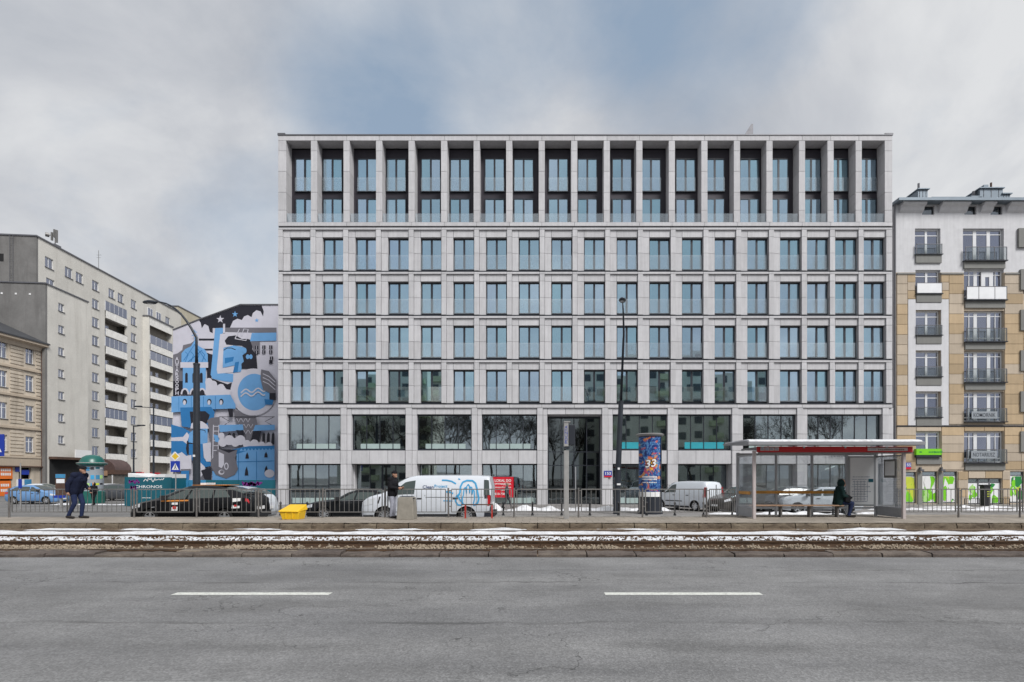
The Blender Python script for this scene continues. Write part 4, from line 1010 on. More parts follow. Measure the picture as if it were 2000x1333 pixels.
# ladder and small window on the end wall, masts on the roof
lad = MB()
for xx in (-3.1, -2.7): lad.box(xx - .02, xx + .02, -.42, -.38, sz(25), TOP)
for k in range(26): lad.box(-3.1, -2.7, -.41, -.39, sz(25.2) + k * .3, sz(25.2) + k * .3 + .03)
lad.build('ladder', 'coping', slab, local=True)
lbox(slab, 'end_window', 'interior_dark', -4.5, -3.9, -.32, -.28, sz(29.6), sz(30.6)); lbox(slab, 'end_window_frame', 'window_white', -4.9, -4.5, -.33, -.28, sz(29.6), sz(30.6))
ms = thing('roof_antenna', 'cluster of mobile antennas on the slab block roof', 'antenna', (-66.5, 74.5, 33.2))
m_ = MB(); m_.cyl((-66.5, 74.5, 33.2), (-66.5, 74.5, 35.4), .06, n=8); m_.build('mast', 'steel_grey', ms)
for dx, z0_, z1_ in ((-.35, 34.2, 35.3), (.3, 33.9, 35.6), (.0, 34.6, 35.7)): MB().box(-66.5 + dx - .1, -66.5 + dx + .1, 74.3, 74.5, z0_, z1_).build('panel', 'steel_grey', ms)
MB().cyl((-67.4, 74.4, 34.9), (-66.5, 74.4, 34.95), .05, n=6).build('arm', 'steel_grey', ms); MB().cyl((-67.6, 74.2, 34.95), (-67.3, 74.5, 34.95), .28, .28, n=12).build('dish', 'steel_grey', ms); MB().box(-67.0, -66.1, 74.0, 75, 33.1, 33.6).build('cabinet', 'coping', ms)
ms2 = thing('aerial', 'thin television aerial on the slab block roof', 'antenna', (-66.6, 82, 33.2)); mm = MB(); mm.cyl((-66.6, 82, 33.1), (-66.6, 82, 36.0), .035, n=6); mm.cyl((-66.9, 82, 35.3), (-66.2, 82, 35.3), .02, n=5); mm.cyl((-66.9, 82, 34.9), (-66.3, 82, 34.9), .02, n=5); mm.build('mast', 'steel_grey', ms2)
# annex in front of the slab
ann = thing('annex_block', 'lower grey block with small square windows in front of the slab', 'building', (-59.33, 65.4, G0), TH)
ah = [22.8, 20.05, 17.3, 14.55, 11.8, 9.05, 6.3]; hs = [(1.7, 2.65, h - G0 - .5, h - G0 + .5) for h in ah]
wall_with_holes(ann, 'wall', 'render_slab', .001, 6.75, 0, 25.4, hs)
for h in ah: side_window(ann, 2.175, h - G0, .95, 1.0)
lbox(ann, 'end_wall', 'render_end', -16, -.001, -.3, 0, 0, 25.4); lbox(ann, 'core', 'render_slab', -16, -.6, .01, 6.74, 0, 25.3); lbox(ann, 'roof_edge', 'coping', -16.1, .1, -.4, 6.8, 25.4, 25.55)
for k in range(6): lbox(ann, 'wall_vent', 'sign_white', -1.8 - k * 1.55, -1.6 - k * 1.55, -.34, -.3, 24.0, 24.2)
lbox(ann, 'passage', 'interior_dark', -.02, .03, .3, 5.6, 0, 4.3); lbox(ann, 'canopy', 'rust_brown', 0, 1.0, .2, 5.7, 4.3, 4.6)
lbox(ann, 'shop_sign', 'sign_white', .9, 1.0, 3.1, 5.9, 4.6, 5.6)
# old tenement
ten = thing('tenement', 'old cream tenement with banded plaster and sloping dark roof', 'building', (-60.0, 44, G0), R(-.3))
def ty(z): return z - 44
tw = [15.9, 12.65, 9.1, 5.45]; tcols = [51.5, 54.2, 57.2, 60.55, 63.75]; hs = []
for c in tcols:
    for h in tw: hs.append((ty(c) - .52, ty(c) + .52, h - G0 - .92, h - G0 + .92))
shopw = [(ty(60), ty(61.6), .0, 3.4), (ty(62.4), ty(63.9), 1.9, 3.2), (ty(56), ty(59), .3, 3.3)]
wall_with_holes(ten, 'wall', 'render_tenement', 0, 21.25, 0, 17.9, hs + shopw)
for c in tcols:
    for i, h in enumerate(tw):
        o = side_window(ten, ty(c), h - G0, 1.04, 1.84, x=-.18); lbox(o, 'transom', 'window_white', -.042, .045, -.5, .5, .3, .38)
lbox(ten, 'core', 'interior_dark', -12, -.7, .01, 21.2, 0, 17.8); lbox(ten, 'gable_wall', 'render_plinth', -12, -.005, 21.2, 21.3, 0, 17.8); lbox(ten, 'front_wall', 'render_tenement', -12, -.005, -.3, 0, 0, 17.9)
# plaster bands cut between the windows
bands = MB()
for i, h in enumerate(tw):
    n = 7
    for k in range(n):
        z = h - G0 - 1.3 + k * .42
        for a, b in ((ty(55.2), ty(56.4)), (ty(58.1), ty(59.7)), (ty(61.35), ty(62.95)), (ty(64.5), 21.2)):
            bb = lbox(ten, 'plaster_band', 'render_tenement', 0, .07, a, b, z, z + .30)
for z in (14.2, 11.0, 7.3, 3.95): lbox(ten, 'string_course', 'stone_pale', -.01, .18, 0, 21.25, z - .0 - G0 - .12, z - G0 + .12)
lbox(ten, 'fascia', 'stone_pale', -.01, .12, 0, 21.25, 3.4, 4.3)
MB().prism([(-.01, 17.2), (.15, 17.2), (.25, 17.6), (.75, 17.8), (.75, 18.05), (-.01, 18.05)], 'y', 0, 21.4).build('cornice', 'stone_pale', ten, local=True)
MB().prism([(.85, 18.05), (.85, 18.2), (-6, 21.4), (-12, 18.05)], 'y', -.2, 21.5).build('roof', 'roof_dark', ten, local=True)
MB().cyl((.18, 21.1, 0), (.18, 21.1, 17.6), .07, n=8).build('downpipe', 'rust_brown', ten, local=True); lbox(ten, 'awning_rail', 'rust_brown', .0, .35, 0, 21.3, 3.28, 3.4)
for (a, b, z0_, z1_, m) in ((ty(60), ty(61.6), 1.9, 3.3, 'sign_orange'), (ty(60), ty(61.4), .0, 1.7, 'sign_orange'), (ty(61.95), ty(62.6), 2.75, 3.3, 'sign_blue'), (ty(62.7), ty(63.6), 2.4, 2.95, 'sign_blue'), (ty(63.0), ty(63.9), .2, 1.85, 'hoarding_bright'), (ty(62.1), ty(63.0), .1, 1.85, 'sign_white')):
    o = lbox(ten, 'shop_panel', m, .02, .07, a, b, z0_, z1_)
    if m == 'sign_orange':
        for k in range(2):
            zz_ = z0_ + (z1_ - z0_) * (.62 - .34 * k); mk = MB(); x_ = a + .25
            while x_ < b - .2: wv = rnd.uniform(.1, .2); mk.quad((.075, x_, zz_), (.075, x_ + wv, zz_), (.075, x_ + wv, zz_ + .3), (.075, x_, zz_ + .3)); x_ += wv + .05
            mk.build('small_print', 'sign_white', o, local=True)
# cream block beyond
cb = thing('cream_block', 'cream high-rise gable behind the painted wall', 'building', (-74, 106, G0), TH * .6)
lbox(cb, 'wall', 'render_cream', -8, 3.4, 0, 45, 0, 35.6); lbox(cb, 'roof_edge', 'coping', -8.1, 3.5, -.1, 45, 35.6, 35.8)
# brown barrel awnings before the slab
def awning(zc, xo, wdt, rad, label):
    X = -58.7 - .095 * zc + xo
    a = thing('barrel_awning', label, 'awning', (X, zc, G0), TH); n = 14; prof = [(rad * math.cos(math.pi * i / n), 3.1 + rad * .82 * math.sin(math.pi * i / n)) for i in range(n + 1)]
    MB().prism(prof, 'y', -wdt / 2, wdt / 2).build('hood', 'awning_brown', a, smooth=30, local=True)
    lbox(a, 'fascia', 'rust_brown', -rad, rad, -wdt / 2 - .05, wdt / 2, 2.5, 3.1); lbox(a, 'shop_front', 'interior_mid', -rad + .2, rad - .2, -wdt / 2 + .1, wdt / 2 - .1, 0, 2.5)
    for k in range(3): lbox(a, 'door_post', 'window_white', -rad + .3 + k * rad * .8, -rad + .4 + k * rad * .8, -wdt / 2 + .02, -wdt / 2 + .1, 0, 2.4)
    lbox(a, 'board', 'bench_wood', -rad * .5, rad * .5, -wdt / 2 - .12, -wdt / 2 - .06, 2.3, 3.0)
awning(72, 2.8, 3.5, 2.1, 'brown barrel-vaulted shop awning behind the green-domed column'); awning(77, 5.0, 3.5, 1.9, 'brown barrel-vaulted shop awning above the teal hoarding')
# ------------------------------------------------------------------ painted wall
MY = 55.0
mw = thing('mural_building', 'blank end wall covered by a blue, black and grey mural', 'building', (AX(470, MY), MY, G0))
def mp(zx, zy, k=0): px, py = 330 + zx / 3.509, 580 + zy / 3.509; return (AX(px, MY), MY - .004 - .0022 * k, AZ(py, MY))
outl = [(28, 1500), (28, 230), (205, 160), (490, 57), (1000, 57), (1000, 1500)]
pts = [(AX(330 + a / 3.509, MY), max(AZ(580 + b / 3.509, MY), G0)) for a, b in outl]
MB().prism(pts, 'y', MY, MY + 18).build('wall', 'mural_pale', mw)
cp = MB()
for (a, b) in zip(outl[1:4], outl[2:5]):
    A_, B_ = mp(*a), mp(*b); cp.add([(A_[0], MY - .08, A_[2]), (B_[0], MY - .08, B_[2]), (B_[0], MY + .3, B_[2]), (A_[0], MY + .3, A_[2]), (A_[0], MY - .08, A_[2] + .1), (B_[0], MY - .08, B_[2] + .1), (B_[0], MY + .3, B_[2] + .1), (A_[0], MY + .3, A_[2] + .1)],
           [(0, 1, 5, 4), (4, 5, 6, 7), (0, 3, 2, 1), (1, 2, 6, 5), (3, 0, 4, 7), (2, 3, 7, 6)])
cp.build('coping', 'coping', mw)
W_, B_, D_, K_, G_ = 'mural_pale', 'mural_blue', 'mural_mid', 'mural_black', 'mural_grey'
mural = MB(); lay = [0]
def P(m, *pts):
    lay[0] += 1; q = [mp(pts[i], pts[i + 1], lay[0]) for i in range(0, len(pts), 2)]
    mural.add(q, [tuple(range(len(q)))[::-1]], m)
def circ(m, cx, cy, rx, ry=None, n=36, a0=0, a1=360):
    ry = ry or rx; v = []
    for i in range(n + (a1 - a0 < 360)): t_ = R(a0 + (a1 - a0) * i / n); v += [cx + rx * math.cos(t_), cy + ry * math.sin(t_)]
    P(m, *v)
def strip(m, w_, *pts):
    c = [Vector((pts[i], pts[i + 1])) for i in range(0, len(pts), 2)]; l_, r_ = [], []
    for i, p in enumerate(c):
        d = (c[min(i + 1, len(c) - 1)] - c[max(i - 1, 0)]).normalized(); n_ = Vector((-d.y, d.x)) * w_ / 2; l_.append(p + n_); r_.append(p - n_)
    for i in range(len(c) - 1):
        q = [l_[i], l_[i + 1], r_[i + 1], r_[i]]; P(m, *[v for p in q for v in p])
P(K_, 205,162, 490,60, 635,60, 650,100, 645,135, 628,100, 600,92, 575,112, 566,140, 540,125, 515,135, 500,160, 470,150, 440,165, 418,212, 300,215, 300,250, 280,240, 270,200, 245,187, 225,215, 218,178)
def star(cx, cy, r, m):
    v = []
    for i in range(10): t_ = R(-90 + i * 36); rr = r if i % 2 == 0 else r * .4; v += [cx + rr * math.cos(t_), cy + rr * math.sin(t_)]
    P(m, *v)
star(352, 155, 28, W_); star(453, 120, 22, B_); star(602, 162, 16, B_)
P(G_, 345,212, 738,212, 738,250, 345,240); P(K_, 205,287, 310,287, 310,300, 205,300); P(K_, 205,357, 300,357, 300,368, 205,368)
P(G_, 29,398, 60,388, 92,365, 98,332, 150,320, 182,296, 182,580, 29,580); P(K_, 29,578, 104,578, 104,672, 29,682)
P(K_, 262,385, 302,398, 292,560, 402,600, 432,588, 425,640, 330,610, 262,578)
P(B_, 318,216, 385,214, 345,300, 332,520, 442,530, 440,586, 380,580, 300,562, 287,535); P(W_, 352,256, 452,250, 452,332, 376,350, 366,490, 440,480, 452,518, 335,528, 328,500); P(W_, 372,186, 386,186, 386,250, 372,250)
P(B_, 375,352, 440,335, 510,345, 527,380, 520,440, 492,515, 440,522, 455,470, 370,488, 372,430); P(D_, 384,420, 447,412, 440,442, 384,460); P(D_, 455,450, 482,445, 472,515, 440,522)
strip(K_, 5, 376,368, 400,352, 430,352, 458,364)
P(K_, 384,302, 408,272, 460,265, 500,290, 540,290, 575,300, 572,360, 600,400, 608,495, 500,495, 498,460, 515,445, 505,402, 530,382, 525,352, 500,335, 440,332, 395,328); circ(B_, 520, 370, 14, 20); circ(B_, 541, 412, 12, 16); circ(B_, 563, 412, 12, 16)
strip(W_, 6, 455,288, 485,222, 500,268, 515,222, 545,225, 530,302, 455,288)
P(B_, 570,250, 738,247, 738,303, 558,306); P(G_, 560,306, 625,308, 625,392, 590,382)
for x, y in ((592,338), (592,372), (642,335), (642,368), (690,335), (690,368), (695,410)): P(K_, x,y, x+22,y, x+22,y+24, x,y+24); P(W_, x+9,y, x+12,y, x+12,y+24, x+9,y+24)
P(K_, 690,435, 714,435, 714,460, 690,460)
circ(W_, 583, 655, 158, 162); circ(B_, 588, 655, 113, 126)
for yy in (650, 676): strip(W_, 9, *[v for i in range(15) for v in (497 + i * 12, yy + 13 * math.sin(i * .9 + 2.2) - i * .9)])
P(G_, 638,500, 690,512, 738,572, 738,662, 700,662, 652,640, 632,560)
for k in range(3): strip(W_, 5, 650,530 + 26 * k, 690,548 + 26 * k, 735,588 + 26 * k)
P(K_, 695,662, 738,662, 738,710, 695,710); P(D_, 660,703, 722,710, 716,742, 668,742)
P(B_, 94,452, 94,392, 120,362, 160,342, 185,300, 210,340, 255,366, 274,400, 274,452)
for k in range(4): strip(D_, 4, 120 + 38 * k,450, 140 + 38 * k,400, 120 + 38 * k,380); 
strip(D_, 4, 110,440, 185,330, 262,440); strip(D_, 4, 140,450, 235,370)
strip(B_, 5, 186,300, 186,230); strip(B_, 5, 165,268, 205,268); strip(B_, 5, 168,246, 203,246)
P(W_, 88,452, 278,452, 278,490, 88,490); P(B_, 105,490, 262,490, 262,660, 105,660)
for x in (130, 180, 232): circ(K_, x, 536, 9, 12); P(K_, x-9,536, x+9,536, x+9,592, x-9,592)
for x in (120, 180, 238): circ(W_, x, 672, 29, 44, 20, 180, 360); circ(K_, x, 674, 18, 34, 20, 180, 360)
P(W_, 262,562, 290,588, 320,588, 345,612, 380,602, 405,640, 432,640, 432,674, 262,680)
for cx, cy in ((285, 590), (315, 608), (365, 630)): circ(W_, cx, cy, 26, 30, 18)
P(B_, 29,686, 430,674, 466,740, 466,770, 330,772, 29,795)
for x in (120, 205, 288, 370): circ(K_, x, 722, 15, 20); circ(W_, x - 2, 728, 10, 16); strip(D_, 3, x - 40,684, x - 40,785)
P(D_, 90,762, 300,757, 325,792, 320,830, 285,850, 282,900, 160,900, 100,890); P(K_, 155,790, 260,786, 292,812, 276,862, 250,900, 165,880)
P(D_, 29,877, 110,900, 165,930, 150,1000, 142,1090, 29,1090); P(W_, 29,967, 110,962, 136,930, 152,950, 136,1012, 110,990, 29,990)
P(B_, 190,905, 277,905, 277,1000, 240,1012, 150,1000, 150,940); P(W_, 160,905, 166,872, 195,852, 240,856, 275,880, 287,906); strip(K_, 5, 222,912, 260,918, 262,932)
P(D_, 150,1010, 245,1010, 250,1100, 266,1130, 300,1136, 300,1160, 212,1180, 150,1080); P(K_, 138,985, 150,1000, 148,1070, 138,1085, 130,1040); P(W_, 245,1008, 300,1000, 300,1130, 270,1130, 252,1100)
P(G_, 275,852, 300,832, 360,826, 360,890, 350,1082, 312,1132, 300,1000, 285,900)
strip(W_, 6, 318,880, 312,1130); strip(W_, 6, 355,880, 350,1070)
for y in range(890, 1080, 33): strip(W_, 5, 316,y, 355,y)
P(B_, 318,945, 358,955, 358,1000, 330,995)
P(G_, 455,770, 490,790, 540,816, 605,816, 622,890, 590,930, 566,1000, 540,990, 535,930, 480,880, 465,820)
for y, x0_ in ((850, 490), (890, 510), (930, 540)):
    for k in range(3): strip(W_, 4, x0_ + k * 32 - 14,y - 14, x0_ + k * 32,y + 12, x0_ + k * 32 + 14,y - 14)
P(B_, 358,882, 520,878, 526,915, 365,930); P(K_, 475,916, 520,918, 541,1000, 502,985)
for x in (418, 448): P(K_, x,985, x,945, x+10,932, x+22,940, x+24,990)
P(B_, 605,882, 738,880, 738,915, 590,922); P(K_, 590,922, 646,922, 626,1010, 574,1000)
for x in (650, 682, 714): P(K_, x,1012, x+4,945, x+14,930, x+23,945, x+22,1016)
strip(K_, 4, 360,826, 738,826); strip(K_, 4, 380,828, 432,858, 398,880); strip(K_, 4, 730,828, 672,858, 715,880); P(K_, 418,770, 455,770, 455,826, 430,826)
for cx, cy, r_ in ((375, 955, 22), (385, 1000, 30), (430, 985, 34), (470, 1000, 30), (505, 985, 34), (550, 1012, 28), (600, 1010, 30), (650, 1020, 26), (700, 1022, 24)): circ(W_, cx, cy, r_, r_, 20)
P(B_, 480,1075, 560,1050, 738,1045, 738,1262, 315,1262, 315,1195, 480,1205); P(D_, 415,1055, 560,1026, 738,1022, 738,1048, 560,1054, 480,1080)
for k in range(10): P(B_, 500 + k * 24,1060, 512 + k * 24,1040, 524 + k * 24,1056)
for x in (493, 616): strip(D_, 4, x,1062, x,1262)
strip(D_, 4, 480,1132, 738,1126)
for x, y, h in ((552,1110,42), (680,1102,38), (548,1225,62), (682,1205,48)): P(K_, x-12,y, x-8,y-h*.6, x+2,y-h, x+10,y-h*.5, x+13,y)
circ(W_, 705, 1212, 34, 28, 20)
P(G_, 345,1048, 486,1050, 472,1110, 492,1180, 470,1220, 410,1246, 340,1220, 310,1170, 305,1120, 350,1082); P(W_, 360,1065, 396,1082, 396,1150, 380,1176, 360,1165); P(K_, 365,1046, 482,1050, 430,1072)
circ(W_, 412, 1162, 15, 24); circ(G_, 412, 1162, 9, 17); circ(W_, 378, 1203, 20, 17); circ(G_, 382, 1200, 13, 11)
P(W_, 29,1095, 60,1062, 75,1082, 110,1066, 140,1092, 175,1086, 175,1182, 29,1202); P(G_, 100,1182, 170,1180, 160,1192, 110,1194); P(D_, 105,1195, 160,1192, 160,1255, 105,1255)
P(W_, 215,1142, 230,1130, 266,1166, 272,1190, 228,1252, 215,1252); P(K_, 240,1192, 312,1166, 312,1255, 266,1255); P(B_, 29,1235, 95,1225, 95,1262, 29,1262); P(K_, 60,1190, 104,1190, 104,1204, 60,1204)
mural.build('mural_painting', None, mw)
# white letters running down the left edge of the mural
for k, ch in enumerate('AUTARSOOPH'):
    c = mp(62, 428 + k * 26, 60); lettering(ch, (c[0], c[1] - .02, c[2]), .34, .36, 'mural_pale', mw, 'mural_letter', bold=.03)
# ------------------------------------------------------------------ teal hoarding
HY_ = 39.6
hd = thing('hoarding', 'teal site hoarding with white lettering and graffiti', 'fence', (AX(400, HY_), HY_, G0))
hx = lambda p: AX(p, HY_); hz = lambda p: AZ(p, HY_)
xs = [245, 290, 335]; 
for a, b in zip(xs, xs[1:]): MB().box(hx(a) + .01, hx(b) - .01, HY_, HY_ + .05, -.5, hz(932.5)).build('hoarding_panel', 'hoarding', hd)
MB().box(hx(245) - .05, hx(245) + .03, HY_ - .02, HY_ + .9, -.5, hz(932)).build('hoarding_return', 'hoarding', hd)
HB = 41.2; xs = [335, 368, 402, 434, 466, 502, 538]
for i, (a, b) in enumerate(zip(xs, xs[1:])): MB().box(AX(a, HB) + .01, AX(b, HB) - .01, HB, HB + .05, -.5, AZ(938, HB)).build('hoarding_panel', 'hoarding_bright' if i < 2 else 'hoarding', hd)  # first two panels coloured lighter, standing in for a face angled to the light
MB().box(hx(335) - .03, hx(335) + .02, HY_ + .051, HB + .05, -.5, hz(934)).build('hoarding_return', 'hoarding', hd)
lettering('CHRONOS', (hx(290), HY_ - .005, hz(951)), 2.0, .2, 'sign_white', hd, bold=.01); lettering('APARTAMENTY', (hx(291), HY_ - .005, hz(956.3)), 1.4, .085, 'sign_white', hd)
marks(hd, hx(277), hx(296), HY_ - .005, hz(973.5), hz(971.8), 8, 'sign_white', 9)
marks(hd, AX(484, HB), AX(519, HB), HB - .005, AZ(957.8, HB), AZ(954, HB), 11, 'sign_white', 2); marks(hd, AX(471, HB), AX(525, HB), HB - .005, AZ(963.6, HB), AZ(960.8, HB), 19, 'sign_white', 3)
def scrawl(px0, py0, w_, h_, n, m, Y, seed, wd=.05):
    r = random.Random(seed); mb = MB(); p = [(AX(px0 + w_ * i / n + r.uniform(-1, 1), Y), AZ(py0 + h_ * r.random(), Y)) for i in range(n)]
    for (a, b) in zip(p, p[1:]):
        d = Vector((b[0] - a[0], b[1] - a[1])); nn = Vector((-d.y, d.x)).normalized() * wd / 2
        mb.quad((a[0] + nn.x, Y, a[1] + nn.y), (b[0] + nn.x, Y, b[1] + nn.y), (b[0] - nn.x, Y, b[1] - nn.y), (a[0] - nn.x, Y, a[1] - nn.y))
    return mb.build('graffiti', m, hd)
scrawl(281, 934, 42, 8, 18, 'sign_white', HY_ - .007, 1, .05); scrawl(252, 937, 22, 8, 14, 'graffiti_purple', HY_ - .007, 2, .1); scrawl(254, 948, 12, 14, 12, 'graffiti_purple', HY_ - .009, 3, .1)
scrawl(473, 941, 40, 10, 30, 'graffiti_purple', HB - .007, 4, .16)
tarp = thing('white_tarpaulin', 'white sheeting showing above the teal hoarding', 'tarpaulin', (AX(292, 41), 41, G0)); MB().prism([(AX(258, 41), 1.1), (AX(300, 41), 1.25), (AX(330, 41), 1.1), (AX(330, 41), 1.9 - .05), (AX(318, 41), 1.85), (AX(298, 41), 1.62), (AX(258, 41), 1.92)], 'y', 40.6, 43).build('sheet', 'sign_white', tarp)
for xx in (260, 328): MB().box(AX(xx, 41) - .04, AX(xx, 41) + .04, 41.5, 41.6, -.5, 1.3).build('post', 'steel_grey', tarp)
# ------------------------------------------------------------------ street furniture
MB().box(6.2, 40, Y_PLATB + .001, 20.4, -.6, .205).build('platform_wing', 'platform_top', plat)
# pedestrian barrier along the back of the platform
FY = 18.95; ZB = .196
BAR = MB().box(-.007, .007, -.007, .007, 0, .80).mesh('bar', 'steel_grey')
def barrier(px0, px1, label, lean=0):
    a, b = AX(px0, FY), AX(px1, FY); t_ = thing('pedestrian_barrier', label, 'barrier', ((a + b) / 2, FY, ZB), group='grey barriers along the back of the platform')
    zt, zb_ = ZB + 1.02, ZB + .19
    MB().box(a + .10, b - .10, FY - .018, FY + .018, zt - .035, zt).build('top_rail', 'steel_grey', t_); MB().box(a + .10, b - .10, FY - .015, FY + .015, zb_, zb_ + .03).build('bottom_rail', 'steel_grey', t_)
    for xx in (a + .10, b - .10): MB().box(xx - .017, xx + .017, FY - .017, FY + .017, zb_ + .03, zt - .035).build('side_rail', 'steel_grey', t_)
    MB().cyl((a, FY, ZB - .02), (a + lean, FY, zt + .03), .032, n=10).build('post', 'steel_post', t_, smooth=True)
    for q in (.3, .85): MB().box(a + .0, a + .10, FY - .012, FY + .012, zb_ + q - .1, zb_ + q - .07).build('clamp', 'steel_post', t_)
    n = 11
    for k in range(1, n + 1):
        o = bpy.data.objects.new('bar', BAR); o.location = (a + .10 + (b - a - .2) * k / (n + 1), FY, zb_ + .03); link(o, t_)
    return t_
cuts = [18, 137, 262, 384, 505, 630, 752, 876, 1004, 1130, 1255, 1380]
where = ['leftmost, in front of the blue car', 'behind the walking person in navy', 'in front of the black taxi bonnet', 'in front of the black taxi tail', 'behind the yellow grit box', 'left of the concrete bin', 'behind the concrete bin', 'in front of the van logo', 'left of the grey stop pylon', 'between the stop pylon and the dark lamp post', 'in front of the poster column', 'next to the left end of the shelter']
for i, (a, b) in enumerate(zip(cuts, cuts[1:] + [1440])): barrier(a, b, 'grey tubular pedestrian barrier ' + where[i], rnd.uniform(-.01, .01))
for a, b, l_ in ((1752, 1872, 'right of the shelter'), (1872, 1992, 'before the green shop door'), (1992, 2110, 'at the right edge of the photograph')): barrier(a, b, 'grey tubular pedestrian barrier ' + l_)
# bollards
BO = MB(); BO.lathe([(.075, 0), (.075, .06), (.05, .08), (.045, .62), (.06, .64), (.06, .68), (.03, .74), (0.001, .76)], 14)
bo_mesh = BO.mesh('bollard', 'bollard', True)
bpos = [548, 600, 655, 983, 1040, 1097, 1152, 1208, 1263, 1318, 1374, 1430, 1503, 1627, 1750]
bwh = ['beside the yellow grit box', 'behind the yellow grit box', 'behind the black saloon', 'under the red banner', 'right of the red banner', 'left of the stop pylon', 'right of the stop pylon', 'at the foot of the dark lamp post', 'in front of the poster column', 'left of the small white van wheel', 'behind the small white van', 'left of the shelter', 'under the left end of the shelter bench', 'behind the seated person', 'under the right end of the shelter']
for px, wh in zip(bpos, bwh):
    o = bpy.data.objects.new('bollard', bo_mesh); o.location = (AX(px, 29.0), 29.0, -.44); link(o); tag(o, 'short black bollard ' + wh, 'bollard', 'black bollards along the far kerb')
# poster column
PX, PY = AX(1269.5, 30.5), 30.5; PZ = -.44; HC = AZ(848, PY) - PZ; RC = .655
pc = thing('advertising_column', 'round advertising column with a blue and orange poster reading 33', 'column', (PX, PY, PZ))
MB().lathe([(RC + .06, 0), (RC + .06, .16), (RC, .2), (RC, .95)], 32, (PX, PY, PZ)).build('base', 'frame_dark', pc, True)
MB().lathe([(RC - .02, .951), (RC - .02, HC - .16)], 40, (PX, PY, PZ)).build('drum', 'frame_dark', pc, True)
MB().lathe([(RC + .02, HC - .16), (RC + .1, HC - .1), (RC + .12, HC - .03), (RC + .05, HC), (0.01, HC + .05)], 40, (PX, PY, PZ)).build('cap', 'post_grey', pc, True)
def wrap(mb2, name, mat, zc, rad, parent, ang=-90):      # lay flat shapes (metres) on the drum
    vs = [(PX + rad * math.cos(R(ang) + v[0] / rad), PY + rad * math.sin(R(ang) + v[0] / rad), zc + v[1]) for v in mb2.v]
    m2 = MB(); m2.v = vs; m2.f = mb2.f; m2.m = mb2.m; m2.mats = mb2.mats; return m2.build(name, mat, parent)
def grid_patch(x0, x1, y0, y1, n=16):
    m2 = MB(); vs = []; 
    for i in range(n + 1): vs += [(x0 + (x1 - x0) * i / n, y0, 0), (x0 + (x1 - x0) * i / n, y1, 0)]
    return m2.add(vs, [(2 * i, 2 * i + 2, 2 * i + 3, 2 * i + 1) for i in range(n)])
def mat_poster():
    t = NT('poster_art'); p = t.pos((1, .0, 1)); 
    mp_ = t.n('ShaderNodeVectorMath', operation='SUBTRACT'); mp_.inputs[1].default_value = (PX, 0, PZ + 2.8); t.l(p, mp_.inputs[0])
    sw = t.noise(p, 1.7, 4, .6, 3.0); blue = t.ramp(sw, [(.3, (.004, .012, .07)), (.42, (.006, .03, .18)), (.48, (.02, .12, .36)), (.505, (.2, .42, .62)), (.525, (.01, .05, .25)), (.63, (.006, .025, .14)), (.67, (.1, .35, .6)), (.72, (.01, .04, .2))])
    v = t.n('ShaderNodeTexVoronoi'); v.inputs['Scale'].default_value = 7.5; t.l(p, v.inputs[0])
    hot = t.ramp(t.math('FRACT', t.math('MULTIPLY', v.outputs['Color'], 3.7)), [(0, (.65, .12, .02)), (.3, (.75, .42, .03)), (.5, (.45, .02, .12)), (.75, (.7, .2, .05)), (1, (.1, .35, .5))])
    ln = t.n('ShaderNodeVectorMath', operation='LENGTH'); wv = t.n('ShaderNodeVectorMath', operation='MULTIPLY'); wv.inputs[1].default_value = (1.25, 1, 1.0); t.l(mp_.outputs[0], wv.inputs[0]); t.l(wv.outputs[0], ln.inputs[0])
    d = t.math('ADD', ln.outputs['Value'], t.math('MULTIPLY', t.noise(p, 2.6, 5, .65), 1.3))
    m1 = t.ramp(t.math('MULTIPLY', d, .5), [(.54, 1.0), (.57, 0.0)])
    m2_ = t.ramp(t.noise(p, 2.3, 2, .5, 1), [(.57, 0.0), (.60, .85)])
    t.bsdf(t.mix(m2_, t.mix(m1, blue, hot), hot), .35, 0, .5)
mat_poster()
HW = RC * math.pi * .47
wrap(grid_patch(-HW, HW * .62, 1.25, HC - .2), 'poster', 'poster_art', PZ, RC - .008, pc)
wrap(grid_patch(-HW, HW * .62, .97, 1.24), 'poster_foot', 'sign_white', PZ, RC - .008, pc)
wrap(grid_patch(HW * .64, HW * 1.25, .97, HC - .2), 'poster_side', 'hoarding_bright', PZ, RC - .008, pc)
wrap(grid_patch(HW * .60, HW * .72, .2, HC - .17), 'column_rib', 'frame_dark', PZ, RC + .03, pc)
wrap(lettering('33', (0, 0, 0), .62, .46, None, None, facing='raw', bold=.09, shear=.25, rot=.12), 'poster_number', 'sign_black', PZ + 2.83, RC - .002, pc, -97); wrap(lettering('33', (0, 0, 0), .58, .42, None, None, facing='raw', bold=.02, shear=.25, rot=.12), 'poster_number', 'sign_white', PZ + 2.83, RC + .004, pc, -97)
for k, (zz_, n_, hh) in enumerate(((2.03, 11, .09), (1.9, 13, .08), (1.74, 9, .05))):
    m2 = MB(); r = random.Random(k); x = -.5
    for q in range(n_): w_ = r.uniform(.5, .85) * .85 / n_; m2.quad((x, 0, 0), (x + w_, 0, 0), (x + w_, hh, 0), (x, hh, 0)); x += .85 / n_
    wrap(m2, 'poster_print', 'sign_white', PZ + zz_, RC - .003, pc, -97)
